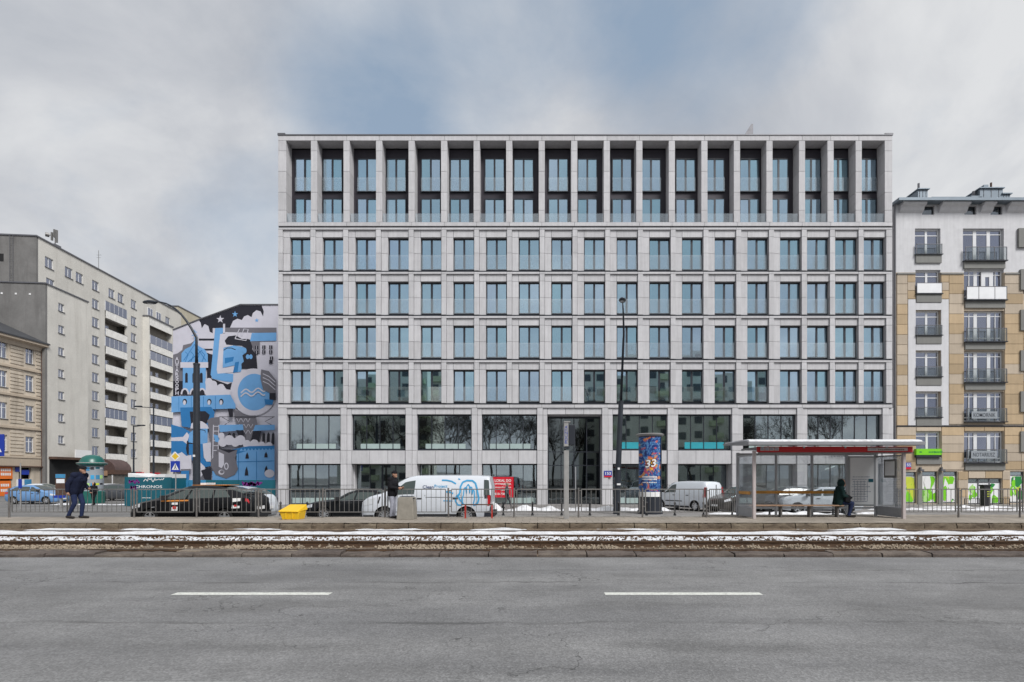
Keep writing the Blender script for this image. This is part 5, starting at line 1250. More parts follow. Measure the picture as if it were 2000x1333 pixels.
# green-domed advertising column on the left
GX, GY = AX(180, 44.5), 44.5; gz = -.52
gc = thing('advertising_column', 'advertising column with a green dome and many coloured posters', 'column', (GX, GY, gz))
MB().lathe([(.86, 0), (.86, .95), (.78, 1.0)], 28, (GX, GY, gz)).build('base', 'green_dome', gc, True); MB().lathe([(.76, 1.0), (.76, 3.05)], 28, (GX, GY, gz)).build('drum', 'sign_grey', gc, True)
MB().lathe([(.8, 3.05), (.86, 3.12), (1.02, 3.2), (1.02, 3.28), (.86, 3.3), (.8, 3.5), (.66, 3.75), (.4, 3.92), (.01, 3.98)], 28, (GX, GY, gz)).build('dome', 'green_dome', gc, True); MB().lathe([(1.03, 3.28), (1.03, 3.31), (.9, 3.34)], 28, (GX, GY, gz)).build('rim', 'post_grey', gc, True)
cols = ['decal_red', 'hoarding', 'sign_white', 'graffiti_purple', 'leaf_yellow', 'paper', 'hoarding_bright', 'cladding_dark', 'decal_blue', 'leaf_light', 'decal_navy', 'shelter_pink']; rr = random.Random(6)
for row, (z0_, z1_) in enumerate(((2.35, 2.95), (1.7, 2.3), (1.05, 1.65))):
    for k in range(8):
        a0 = 180 + k * 24 + rr.uniform(0, 3); a1 = a0 + rr.uniform(17, 23); z1_, z0_ = z1_, z0_ + rr.uniform(-.04, .12); m2 = MB(); vs = []
        for i in range(5): t_ = R(a0 + (a1 - a0) * i / 4); vs += [(GX + .768 * math.cos(t_), GY + .768 * math.sin(t_), gz + z0_), (GX + .768 * math.cos(t_), GY + .768 * math.sin(t_), gz + z1_)]
        m2.add(vs, [(2 * i, 2 * i + 2, 2 * i + 3, 2 * i + 1) for i in range(4)]); m2.build('poster', rr.choice(cols), gc) if rr.random() < .97 else None
# big street lamps
def street_lamp(px_base, Y, zg, px_top, arm_to, r0, z_thick, z_top, label, lean=0):
    t_ = thing('street_lamp', label, 'lamp', (AX(px_base, Y), Y, zg)); x0 = AX(px_base, Y); xt = x0 + lean
    zf = lambda z: x0 + (xt - x0) * (z - zg) / (z_top - zg)
    MB().cyl((x0, Y, zg), (zf(zg + 1.5), Y, zg + 1.5), r0 * 1.28, r0 * 1.2, n=16).build('base', 'lamp_pole', t_, True)
    MB().cyl((zf(zg + 1.5), Y, zg + 1.5), (zf(z_thick), Y, z_thick), r0 * 1.08, r0 * .88, n=16).build('lower_pole', 'lamp_pole', t_, True)
    MB().lathe([(r0 * .98, 0), (r0 * .98, .08)], 16, (zf(z_thick), Y, z_thick - .04)).build('collar', 'lamp_pole', t_, True)
    hx_, hy_, hz_ = arm_to
    n = 8; pts = [(zf(z_thick), Y, z_thick + .03), (zf(z_top - .8), Y, z_top - .8)]
    for k in range(1, n + 1):
        u = k / n; q = 1 - (1 - u) ** 2.2
        pts.append((xt + (hx_ - xt) * u, Y + (hy_ - Y) * u, z_top - .8 + (hz_ - z_top + .8) * q))
    MB().tube(pts, [r0 * .5, r0 * .42] + [r0 * .36 - .004 * k for k in range(n)], 10).build('upper_pole', 'lamp_pole', t_, 'all')
    d = Vector((hx_ - xt, hy_ - Y, 0)).normalized(); h = MB(); prof = [(0.02, -.07), (.2, -.075), (.24, -.03), (.2, .03), (.1, .07), (.01, .08)]; n = 18
    sx, sy_ = (.72, .36)
    vs = []
    for r_, z in prof:
        for i in range(n):
            a = 2 * math.pi * i / n; u, v = r_ / .24 * sx / 2 * math.cos(a) * 1.0, r_ / .24 * sy_ / 2 * math.sin(a); vs.append((hx_ + d.x * (u + .3) - d.y * v, hy_ + d.y * (u + .3) + d.x * v, hz_ + z))
    h.add(vs, [(k * n + i, k * n + (i + 1) % n, (k + 1) * n + (i + 1) % n, (k + 1) * n + i) for k in range(len(prof) - 1) for i in range(n)] + [tuple(range(n - 1, -1, -1)), tuple(range(5 * n, 6 * n))])
    hd_ = h.build('lamp_head', 'lamp_pole', t_, True); MB().lathe([(.12, 0), (.12, -.01), (.01, -.012)], 14, (hx_ + d.x * .3, hy_ + d.y * .3, hz_ - .076)).build('lens', 'lamp_lens', hd_)
    return t_
YL = 26.2
lampL = street_lamp(384, YL, -.45, 385, (AX(305, YL), YL, AZ(590, YL)), .155, AZ(712, YL), AZ(628, YL), 'dark street lamp with curved arm in front of the mural')
YR = 30.2
lampR = street_lamp(1204, YR, -.44, 1213, (AX(1216, 27.6), 27.6, AZ(587, 27.4)), .155, AZ(785, YR), AZ(640, YR), 'dark leaning street lamp beside the poster column', lean=.42)
for q, (w_, h_) in ((918, (.12, .12)), (948, (.2, .1))): MB().box(AX(1207.5, YR) - w_ / 2, AX(1207.5, YR) + w_ / 2, YR - .2, YR - .19, AZ(q, YR), AZ(q, YR) + h_).build('sticker', 'sign_white', lampR)
MB().box(AX(384, YL) - .08, AX(384, YL) + .04, YL - .18, YL - .17, AZ(893, YL), AZ(889, YL)).build('sticker', 'sign_white', lampL)
# thin lamps down the side street
def thin_lamp(px, Y, py_top, arm, label):
    t_ = thing('thin_lamp', label, 'lamp', (AX(px, Y), Y, -.5)); x = AX(px, Y); zt = AZ(py_top, Y); MB().cyl((x, Y, -.5), (x, Y, zt), .1, .06, n=8).build('pole', 'lamp_pole', t_, True)
    MB().cyl((x, Y, zt - .1), (x + arm, Y, zt), .04, n=6).build('arm', 'lamp_pole', t_); MB().box(x + arm - .35, x + arm + .35, Y - .15, Y + .15, zt - .02, zt + .1).build('lamp_head', 'lamp_pole', t_, bevel=.03)
thin_lamp(300, 52, 795, -1.5, 'thin dark lamp post on the side street, right of the two'); thin_lamp(261, 57, 832, .8, 'thin dark lamp post on the side street, left of the two')
# crossing sign with yellow diamond
def crossing_sign(px, py, s, Y, label, diamond=True, zg=-.5):
    t_ = thing('crossing_sign', label, 'sign', (AX(px, Y), Y, zg)); x, z = AX(px, Y), AZ(py, Y)
    MB().cyl((x, Y + .04, zg), (x, Y + .04, z + s * (1.1 if diamond else .4)), .032, n=8).build('post', 'post_grey', t_, True)
    MB().box(x - s / 2, x + s / 2, Y - .01, Y + .005, z - s * .58, z + s * .58).build('blue_plate', 'sign_blue', t_)
    MB().add([(x - s * .38, Y - .014, z - s * .36), (x + s * .38, Y - .014, z - s * .36), (x, Y - .014, z + s * .36)], [(0, 1, 2)]).build('white_triangle', 'sign_white', t_)
    f = MB(); Yf = Y - .018
    f.add([(x - .03 * s, Yf, z + .18 * s), (x + .05 * s, Yf, z + .18 * s), (x + .05 * s, Yf, z + .24 * s), (x - .03 * s, Yf, z + .24 * s)], [(0, 1, 2, 3)]); f.add([(x - .06 * s, Yf, z - .06 * s), (x + .06 * s, Yf, z - .06 * s), (x + .05 * s, Yf, z + .15 * s), (x - .04 * s, Yf, z + .15 * s)], [(0, 1, 2, 3)])
    f.add([(x - .16 * s, Yf, z - .3 * s), (x - .09 * s, Yf, z - .3 * s), (x + .03 * s, Yf, z - .06 * s), (x - .05 * s, Yf, z - .06 * s)], [(0, 1, 2, 3)]); f.add([(x + .1 * s, Yf, z - .3 * s), (x + .17 * s, Yf, z - .3 * s), (x + .06 * s, Yf, z - .06 * s), (x, Yf, z - .06 * s)], [(0, 1, 2, 3)])
    f.build('walking_figure', 'sign_black', t_)
    if diamond:
        zc = z + s * 1.08; d = s * .52
        MB().add([(x, Y - .012, zc - d), (x + d, Y - .012, zc), (x, Y - .012, zc + d), (x - d, Y - .012, zc)], [(0, 1, 2, 3)]).build('white_diamond', 'sign_white', t_); d *= .72
        MB().add([(x, Y - .016, zc - d), (x + d, Y - .016, zc), (x, Y - .016, zc + d), (x - d, Y - .016, zc)], [(0, 1, 2, 3)]).build('yellow_diamond', 'sign_yellow', t_)
crossing_sign(342.5, 911.5, .66, 38.2, 'blue pedestrian crossing sign under a yellow diamond')
crossing_sign(-10, 870, .72, 20.5, 'blue pedestrian crossing sign cut by the left edge', False, .196)
# information board and marker post on the left
ib = thing('information_board', 'blue-topped picture board on a grey post behind the walking person', 'board', (AX(119, 38), 38, -.52))
MB().box(AX(118, 38) - .06, AX(118, 38) + .06, 38, 38.08, -.52, AZ(968, 38)).build('post', 'post_grey', ib); MB().box(AX(109, 38), AX(129, 38), 37.96, 38.0, AZ(970, 38), AZ(926, 38)).build('panel', 'rust_brown', ib)
MB().box(AX(109.5, 38), AX(128.5, 38), 37.95, 37.96, AZ(934, 38), AZ(926.5, 38)).build('header', 'hoarding_bright', ib); MB().box(AX(111, 38), AX(127, 38), 37.95, 37.96, AZ(944, 38), AZ(936, 38)).build('picture', 'paper', ib); MB().box(AX(104, 38), AX(128.5, 38), 37.95, 37.96, AZ(973, 38), AZ(968, 38)).build('footer', 'sign_blue', ib)
mk_ = thing('marker_post', 'slim blue and white marker post in front of the blue car', 'post', (AX(40, 36), 36, -.5)); MB().cyl((AX(40, 36), 36, -.5), (AX(40, 36), 36, AZ(905, 36)), .035, n=8).build('pole', 'post_grey', mk_); MB().box(AX(37, 36), AX(43, 36), 35.95, 36.0, AZ(954, 36), AZ(936, 36)).build('plate', 'sign_blue', mk_)
# tram stop pylon
SY = 18.3; py_ = thing('stop_pylon', 'grey tram stop pylon with a dark sign box on top', 'sign post', (AX(1106, SY), SY, .196)); sx_ = AX(1106, SY)
MB().box(sx_ - .085, sx_ + .085, SY - .06, SY + .06, .196, AZ(880, SY)).build('post', 'post_grey', py_, bevel=.02)
bx0, bx1 = AX(1101, SY), AX(1123, SY); z0_, z1_ = AZ(870, SY), AZ(829, SY)
MB().box(bx0 + .16, bx1, SY - .1, SY + .12, z0_, z1_ - .02).build('sign_box', 'frame_dark', py_, bevel=.02); MB().box(bx0, bx0 + .155, SY - .12, SY + .13, z0_ - .05, z1_ + .05).build('sign_side', 'post_grey', py_, bevel=.015)
lettering('POCZTA', (bx0 + .078, SY - .125, (z0_ + z1_) / 2), .6, .10, 'sign_blue', py_, rot=R(90)); MB().box(bx0, bx0 + .22, SY - .14, SY + .14, z1_ + .05, z1_ + .09).build('sign_cap', 'post_grey', py_); MB().box(bx0 + .02, bx0 + .2, SY - .1, SY + .1, z0_ - .12, z0_ - .05).build('bracket', 'lamp_pole', py_)
# concrete bin, yellow grit box, red rail
BY = 18.25; bx_ = AX(795, BY)
cbn = thing('litter_bin', 'square tapered concrete litter bin beside the man in pale trousers', 'bin', (bx_, BY, .196)); m_ = MB(); w0, w1, hh = .29, .245, .76
m_.add([(bx_ + sx * w0, BY + sy_ * w0, .196) for sx, sy_ in ((-1, -1), (1, -1), (1, 1), (-1, 1))] + [(bx_ + sx * w1, BY + sy_ * w1, .196 + hh) for sx, sy_ in ((-1, -1), (1, -1), (1, 1), (-1, 1))], [(3, 2, 1, 0), (4, 5, 6, 7), (0, 1, 5, 4), (1, 2, 6, 5), (2, 3, 7, 6), (3, 0, 4, 7)]); m_.build('body', 'concrete', cbn, bevel=.03)
MB().box(bx_ - .2, bx_ + .2, BY - .2, BY + .2, .196 + hh, .196 + hh + .02).build('liner_rim', 'frame_dark', cbn); MB().cyl((bx_ + .24, BY - .2, .196 + hh - .04), (bx_ + .30, BY - .2, .196 + hh - .04), .025, n=8).build('latch', 'frame_dark', cbn)
YY = 18.2; yx = AX(572, YY); gb = thing('grit_box', 'yellow plastic grit box with sloping lid on the platform', 'grit box', (yx, YY, .196))
MB().add([(yx - .27, YY - .2, .2), (yx + .27, YY - .2, .2), (yx + .29, YY + .25, .2), (yx - .29, YY + .25, .2), (yx - .34, YY - .24, .46), (yx + .31, YY - .24, .46), (yx + .34, YY + .28, .50), (yx - .33, YY + .28, .50)], [(3, 2, 1, 0), (4, 5, 6, 7), (0, 1, 5, 4), (1, 2, 6, 5), (2, 3, 7, 6), (3, 0, 4, 7)]).build('bin', 'yellow_box', gb, bevel=.02)
MB().add([(yx - .37, YY - .28, .465), (yx + .30, YY - .28, .455), (yx + .38, YY + .3, .515), (yx - .36, YY + .3, .515), (yx - .36, YY - .27, .51), (yx + .29, YY - .27, .50), (yx + .34, YY + .29, .70), (yx - .22, YY + .29, .70)], [(3, 2, 1, 0), (4, 5, 6, 7), (0, 1, 5, 4), (1, 2, 6, 5), (2, 3, 7, 6), (3, 0, 4, 7)]).build('lid', 'yellow_box', gb, bevel=.02)
for k in (-.12, .1): MB().box(yx + k - .02, yx + k + .02, YY - .255, YY - .235, .24, .44).build('rib', 'yellow_box', gb)
RY = 18.55; rr_ = thing('red_stand', 'low red steel stand with brown top rail on the platform', 'stand', (AX(935, RY), RY, .196))
for px in (909, 961): MB().box(AX(px, RY) - .025, AX(px, RY) + .025, RY - .03, RY + .03, .196, .66).build('leg', 'red_rail', rr_)
MB().box(AX(901, RY), AX(963, RY), RY - .03, RY + .03, .66, .70).build('top_rail', 'rust_brown', rr_)
# ------------------------------------------------------------------ shelter
sh = thing('tram_shelter', 'glass tram shelter with red fascia and flat grey roof', 'shelter', (10, 19, .196))
X0, X1, Y0, Y1 = 7.37, 12.46, 18.4, 19.9; zf = .194
for nm, x, y, m in (('post', X0, Y0, 'shelter_pink'), ('post', X1, Y0, 'shelter_pink'), ('post', X0, Y1, 'shelter_grey'), ('post', X1, Y1, 'shelter_grey')): MB().box(x - .05, x + .05, y - .05, y + .05, zf, 2.52).build(nm, m, sh, bevel=.01)
roof = MB().prism([(17.75, 2.69), (17.75, 2.78), (18.0, 2.83), (20.2, 2.86), (20.2, 2.80), (18.2, 2.68)], 'x', 6.93, 12.75).build('roof', 'shelter_roof', sh)
MB().prism([(17.82, 2.80), (18.02, 2.835), (20.15, 2.864), (20.15, 2.90), (18.05, 2.885), (17.87, 2.85)], 'x', 6.98, 12.7).build('roof_snow', 'snow', roof)
for xx in (7.6, 9.0, 10.4, 11.8): MB().box(xx - .03, xx + .03, 18.25, 20.1, 2.60, 2.665).build('roof_beam', 'shelter_grey', roof)
fas = MB().box(7.42, 12.68, 18.27, 18.33, 2.465, 2.66).build('fascia', 'shelter_red', sh)
MB().box(7.5, 12.68, 18.28, 18.40, 2.42, 2.464).build('fascia_trim', 'steel_grey', sh)
for k in range(4): MB().box(7.53 + k * .16, 7.67 + k * .16, 18.255, 18.268, 2.52, 2.63).build('route_plate', 'shelter_pink', fas); marks(fas, 7.55 + k * .16, 7.64 + k * .16, 18.25, 2.545, 2.6, 2, 'paper_text', k)
MB().box(11.15, 12.5, 18.255, 18.268, 2.51, 2.62).build('name_plate', 'shelter_pink', fas); marks(fas, 11.2, 11.45, 18.25, 2.55, 2.585, 4, 'paper_text', 7); marks(fas, 11.5, 12.4, 18.25, 2.535, 2.57, 14, 'rust_brown', 8)
mull = [X0 + .05, 8.78, 10.1, 11.38]; 
for a, b in zip(mull, mull[1:]):
    MB().box(a + .03, b - .03, Y1 - .006, Y1 + .006, .52, 2.42).build('glass_pane', 'glass_shelter', sh)
for a in mull[1:]: MB().box(a - .035, a + .035, Y1 - .04, Y1 + .04, zf, 2.5).build('mullion', 'shelter_grey', sh)
MB().box(X0, X1, Y1 - .035, Y1 + .035, 2.42, 2.5).build('head_rail', 'shelter_grey', sh); MB().box(X0 + .05, X1 - .05, Y1 - .03, Y1 + .03, .46, .52).build('foot_rail', 'shelter_grey', sh)
MB().box(11.42, 12.41, Y1 - .05, Y1 + .03, .56, 2.40).build('timetable_case', 'shelter_grey', sh); tb = MB().box(11.48, 12.34, Y1 - .06, Y1 - .052, .62, 2.34).build('timetable', 'paper', sh)
r9 = random.Random(9)
for q in range(11): marks(tb, 11.52 + r9.uniform(0, .1), 12.3 - r9.uniform(0, .25), Y1 - .064, 1.62 - q * .09, 1.645 - q * .09, r9.randint(9, 20), 'paper_text', q)
for q in range(5): MB().box(11.62 + q * .12, 11.63 + q * .12, Y1 - .066, Y1 - .062, .75, 1.5).build('column_line', 'paper_text', tb)
MB().box(12.14, 12.32, Y1 - .067, Y1 - .062, 1.44, 1.56).build('map_block', 'hoarding', tb)
for x, nm in ((X0, 'left'), (X1, 'right')):
    MB().box(x - .006, x + .006, Y0 + .1, Y1 - .1, .55, 2.35).build('side_glass', 'glass_shelter', sh); MB().box(x - .02, x + .02, Y0 + .05, Y1 - .05, .24, .52).build('kick_panel', 'shelter_grey', sh)
    for z in (.52, 2.35): MB().box(x - .025, x + .025, Y0 + .05, Y1 - .05, z, z + .05).build('side_rail', 'shelter_grey', sh)
MB().box(X1 - .03, X1 - .012, Y0 + .35, Y0 + 1.0, 1.6, 2.25).build('notice', 'steel_grey', sh); MB().box(X1 - .035, X1 - .03, Y0 + .42, Y0 + .93, 1.68, 2.18).build('notice_sheet', 'paper', sh)
ben = MB().box(X0 + .05, 10.75, 18.95, 19.35, .60, .645).build('bench_seat', 'bench_wood', sh, bevel=.01)
for xx in (7.55, 8.6, 9.62, 10.6): MB().box(xx - .025, xx + .025, 19.05, 19.25, zf, .60).build('bench_leg', 'steel_post', ben)
MB().box(X0 + .05, 10.95, Y1 - .12, Y1 - .05, 1.02, 1.12).build('back_bar', 'rail_orange', sh); MB().box(X0 - .04, X0 - .02, Y0 + .3, Y1 - .2, 1.02, 1.12).build('back_bar', 'rail_orange', sh)
MB().box(X0 + .2, X0 + .34, Y1 - .02, Y1 - .012, 2.2, 2.34).build('sticker', 'steel_grey', sh)
tl = thing('tube_lamp', 'lit fluorescent tube seen through the shop window behind the shelter', 'lamp', (AX(1621, D + .75), D + .75, AZ(914, D + .75)))
MB().cyl((AX(1612, D + .72), D + .72, AZ(917, D + .72)), (AX(1630.5, D + .95), D + .95, AZ(911, D + .95)), .04, n=8).build('tube', 'glow_tube', tl)
# ------------------------------------------------------------------ vehicles
def cat_rom(st, x):
    n = len(st)
    for i in range(n - 1):
        if st[i][0] >= x >= st[i + 1][0]: break
    p1, p2 = st[i], st[i + 1]; t_ = (p1[0] - x) / (p1[0] - p2[0]); res = []
    for k in range(1, len(p1)):
        lo_, hi_ = st[max(i - 1, 0)], st[min(i + 2, n - 1)]
        def slope(a, b): return (b[k] - a[k]) / (a[0] - b[0]) if a[0] != b[0] else 0
        s = slope(p1, p2); sl = slope(lo_, p1) if i > 0 else s; sr = slope(p2, hi_) if i < n - 2 else s
        m1 = 0 if sl * s <= 0 else 2 * sl * s / (sl + s); m2 = 0 if sr * s <= 0 else 2 * sr * s / (sr + s); h = p1[0] - p2[0]
        res.append((2 * t_**3 - 3 * t_**2 + 1) * p1[k] + (t_**3 - 2 * t_**2 + t_) * h * m1 + (-2 * t_**3 + 3 * t_**2) * p2[k] + (t_**3 - t_**2) * h * m2)
    return res
def section(st, x):
    zb, w_, zw, wb, zr, wr, zt = cat_rom(st, x)       # sill height, half width, belt height, belt half width, roof edge height, roof edge half width, top
    h = zw - zb
    return [(0, zb), (w_ * .90, zb), (w_ * .985, zb + h * .16), (w_, zb + h * .50), (w_ * .995, zb + h * .74), (wb, zw), (wr + (wb - wr) * .05, zr - (zr - zw) * .06), (wr * .90, zr + (zt - zr) * .55), (wr * .55, zt - (zt - zr) * .10), (0, zt)]
def car_kind(key, st, wheels, rw, paint_m, side_glass, screens, extra, rim='alloy', spokes=5, nx=60, ww=.2):
    xs = [st[0][0] + (st[-1][0] - st[0][0]) * i / nx for i in range(nx + 1)]; vs = []; fs = []; ns = 10; ring = ns * 2 - 2
    for x in xs:
        s = section(st, x); half = [(x, y, z) for y, z in s]; vs += half + [(x, -y, z) for y, z in s[-2:0:-1]]
    for i in range(nx):
        for j in range(ring): a, b = i * ring + j, i * ring + (j + 1) % ring; fs.append((a, b, b + ring, a + ring))
    fs.append(tuple(range(ring))[::-1]); fs.append(tuple(range(nx * ring, (nx + 1) * ring)))
    me = MB().add(vs, fs).mesh('body', paint_m); bm = bmesh.new(); bm.from_mesh(me); bmesh.ops.recalc_face_normals(bm, faces=bm.faces); bm.to_mesh(me); bm.free()
    o = bpy.data.objects.new('tmp', me); COL.objects.link(o); cut = MB()
    for wx in wheels:
        for s in (-1, 1):
            yo = st[len(st) // 2][2] + .3; cut.cyl((wx, s * .50, rw), (wx, s * yo, rw), rw * 1.17, n=28)
    c = cut.build('tmp_cut', 'plastic_black'); b = o.modifiers.new('b', 'BOOLEAN'); b.object = c; b.operation = 'DIFFERENCE'; b.solver = 'EXACT'
    dg = bpy.context.evaluated_depsgraph_get(); me2 = bpy.data.meshes.new_from_object(o.evaluated_get(dg)); bpy.data.objects.remove(o); bpy.data.objects.remove(c)
    me2.materials.clear(); me2.materials.append(MATS[paint_m]); me2.materials.append(MATS['plastic_black'])
    for p in me2.polygons:
        p.use_smooth = True; p.material_index = 0
        if p.normal.z < -.6 and p.center.z < .5: p.material_index = 1
        for wx in wheels:
            if math.hypot(p.center.x - wx, p.center.z - rw) < rw * 1.185 and p.center.z > 0 and abs(p.normal.y) < .5: p.material_index = 1
            if abs(abs(p.center.y) - .5) < .01 and math.hypot(p.center.x - wx, p.center.z - rw) < rw * 1.18: p.material_index = 1
    me2.set_sharp_from_angle(angle=R(38)); me2.name = 'body'
    K = {'body': me2, 'glass': [], 'parts': []}
    def surf(x, t_, off=.010):
        s = section(st, x); a, b = s[5], s[6]; return (x, a[0] + (b[0] - a[0]) * t_ + off, a[1] + (b[1] - a[1]) * t_)
    for (xa0, xa1, xb0, xb1, t0, t1) in side_glass:
        for sgn in (1, -1):
            n = 10; mb = MB(); v = []
            for i in range(n + 1):
                u = i / n; p = surf(xa0 + (xb0 - xa0) * u, t0); q = surf(xa1 + (xb1 - xa1) * u, t1); v += [(p[0], sgn * p[1], p[2]), (q[0], sgn * q[1], q[2])]
            mb.add(v, [(2 * i, 2 * i + 2, 2 * i + 3, 2 * i + 1) if sgn < 0 else (2 * i, 2 * i + 1, 2 * i + 3, 2 * i + 2) for i in range(n)]); K['glass'].append(mb.mesh('side_window', 'car_window', 'all'))
    for nm, xa, xb, m in screens:
        n = 8; mb = MB(); v = []; cols_ = 7
        for i in range(n + 1):
            x = xa + (xb - xa) * i / n; s = section(st, x); line = [s[6], s[7], s[8], s[9], s[8], s[7], s[6]]
            nx_ = .012 if xa > 0 else -.012
            for q, (yy, zz2) in enumerate(line): k_ = .93 if q in (0, 6) else 1; v.append((x + nx_, (1 if q < 3 else -1 if q > 3 else 0) * yy * k_, zz2 + .012))
        mb.add(v, [(i * cols_ + j, (i + 1) * cols_ + j, (i + 1) * cols_ + j + 1, i * cols_ + j + 1) for i in range(n) for j in range(cols_ - 1)]); K['glass'].append(mb.mesh(nm, m, 'all'))
    # wheel: tyre and rim
    ty_ = MB(); n = 28; prof = [(rw * .66, -ww / 2), (rw * .93, -ww / 2), (rw, -ww / 2 + .03), (rw, ww / 2 - .03), (rw * .93, ww / 2), (rw * .66, ww / 2), (rw * .62, 0)]
    vs = [(r_ * math.cos(2 * math.pi * i / n), y, r_ * math.sin(2 * math.pi * i / n)) for r_, y in prof for i in range(n)]
    ty_.add(vs, [(k * n + i, ((k + 1) % len(prof)) * n + i, ((k + 1) % len(prof)) * n + (i + 1) % n, k * n + (i + 1) % n) for k in range(len(prof)) for i in range(n)])
    rm = MB(); rr_ = rw * .66
    for r_a, r_b, ya, yb in ((rr_ * .9, rr_, -ww * .48, -ww * .3),):
        vs = [(r_ * math.cos(2 * math.pi * i / n), y, r_ * math.sin(2 * math.pi * i / n)) for r_, y in ((r_a, ya), (r_b, ya), (r_b, yb), (r_a, yb)) for i in range(n)]
        rm.add(vs, [(k * n + i, ((k + 1) % 4) * n + i, ((k + 1) % 4) * n + (i + 1) % n, k * n + (i + 1) % n) for k in range(4) for i in range(n)])
    rm.cyl((0, -ww * .46, 0), (0, -ww * .2, 0), rr_ * .26, n=14)
    for k in range(spokes):
        a = 2 * math.pi * k / spokes + .3; ca, sa = math.cos(a), math.sin(a); wd = rr_ * (.17 if spokes < 8 else .09)
        def pt(r_, o_, y): return (r_ * ca - o_ * sa, y, r_ * sa + o_ * ca)
        rm.add([pt(rr_ * .2, -wd * 1.3, -ww * .44), pt(rr_ * .2, wd * 1.3, -ww * .44), pt(rr_ * .93, wd, -ww * .46), pt(rr_ * .93, -wd, -ww * .46), pt(rr_ * .2, -wd * 1.3, -ww * .25), pt(rr_ * .2, wd * 1.3, -ww * .25), pt(rr_ * .93, wd, -ww * .3), pt(rr_ * .93, -wd, -ww * .3)],
               [(0, 1, 2, 3), (4, 7, 6, 5), (0, 4, 5, 1), (1, 5, 6, 2), (2, 6, 7, 3), (3, 7, 4, 0)])
    dk = MB(); dk.cyl((0, -ww * .15, 0), (0, -ww * .1, 0), rr_ * .98, n=20)
    K['tyre'] = ty_.mesh('tyre', 'tyre', 50); K['rim'] = rm.mesh('rim', rim, 40); K['disc'] = dk.mesh('brake_disc', 'plastic_black')
    K['wheels'] = wheels; K['rw'] = rw; K['track'] = section(st, wheels[0])[3][0] - ww / 2 - .025
    K['st'] = st; K['side'] = lambda x, f: (lambda s: ((s[1][0] * 0 + (s[2][0] + (s[3][0] - s[2][0]) * min(1, f / .5)) if f < .5 else s[3][0] + (s[4][0] - s[3][0]) * min(1, (f - .5) / .24) if f < .74 else s[4][0] + (s[5][0] - s[4][0]) * (f - .74) / .26), s[0][1] + (s[5][1] - s[0][1]) * f))(section(st, x))
    K['extra'] = extra; return K
NT('car_window').bsdf((.05, .066, .062), .05, 0, .75, None)
def side_patch(K, name, m, x0, x1, f0, f1, sgn, off=.006, skew=0.0):
    mb = MB(); n = 8; v = []
    for i in range(n + 1):
        for f in (f0, f1):
            x = x0 + (x1 - x0) * i / n + skew * (f - f0); y, z = K['side'](x, f); v.append((x, sgn * (y + off), z))
    mb.add(v, [(2 * i, 2 * i + 2, 2 * i + 3, 2 * i + 1) if sgn < 0 else (2 * i, 2 * i + 1, 2 * i + 3, 2 * i + 2) for i in range(n)]); return mb.mesh(name, m, 'all')
def place_car(K, name, label, x, y, z, rz, group=None):
    t_ = thing(name, label, 'car' if 'van' not in name else 'van', (x, y, z), rz, group)
    def L2(me, nm, par, loc=(0, 0, 0), rot=(0, 0, 0)):
        o = bpy.data.objects.new(nm, me); o.location = loc; o.rotation_euler = rot; COL.objects.link(o); o.parent = par; return o
    body = L2(K['body'], 'body', t_)
    for g_ in K['glass']: L2(g_, g_.name.split('.')[0], t_)
    for wx in K['wheels']:
        for s in (-1, 1):
            w_ = L2(K['tyre'], 'wheel', t_, (wx, s * K['track'], K['rw']), (0, 0, 0 if s < 0 else math.pi)); L2(K['rim'], 'rim', w_); L2(K['disc'], 'brake_disc', w_)
    for nm, me, lvl in K['extra'](K): L2(me, nm, t_ if not lvl else body)
    return t_
def ebox(*b, m): return MB().box(*b).mesh('part', m)
def common(K, doors, handle_f=.86, mirror_x=.75, plate=True, front=None, rear=None, seam_m='plastic_black'):
    L_ = []; st = K['st']; f, b = st[0][0], st[-1][0]
    for s in (1, -1):
        for x in doors: L_.append(('door_seam', side_patch(K, 'door_seam', seam_m, x, x + .014, .10, 1.0, s, .003), 1))
        for x in doors[1:]: L_.append(('door_handle', side_patch(K, 'door_handle', 'plastic_black', x + .12, x + .32, handle_f - .03, handle_f + .02, s, .016), 1))
        y, z = K['side'](mirror_x, 1.0)
        mb = MB(); mb.box(mirror_x - .05, mirror_x + .12, s * (y + .03) - (.0 if s > 0 else .17), s * (y + .03) + (.17 if s > 0 else .0), z + .02, z + .17); L_.append(('wing_mirror', mb.mesh('wing_mirror', 'plastic_black'), 0))
        L_.append(('sill', side_patch(K, 'sill', 'plastic_black', K['wheels'][0] - K['rw'] * 1.3, K['wheels'][1] + K['rw'] * 1.3, .02, .13, s, .008), 0))
    if plate:
        zb = section(st, b + .02)[3][1]; L_.append(('number_plate', ebox(b - .03, b - .005, -.26, .26, zb - .02, zb + .1, m='sign_white'), 0)); L_.append(('number_plate', ebox(f + .005, f + .03, -.26, .26, .36, .47, m='sign_white'), 0))
    return L_
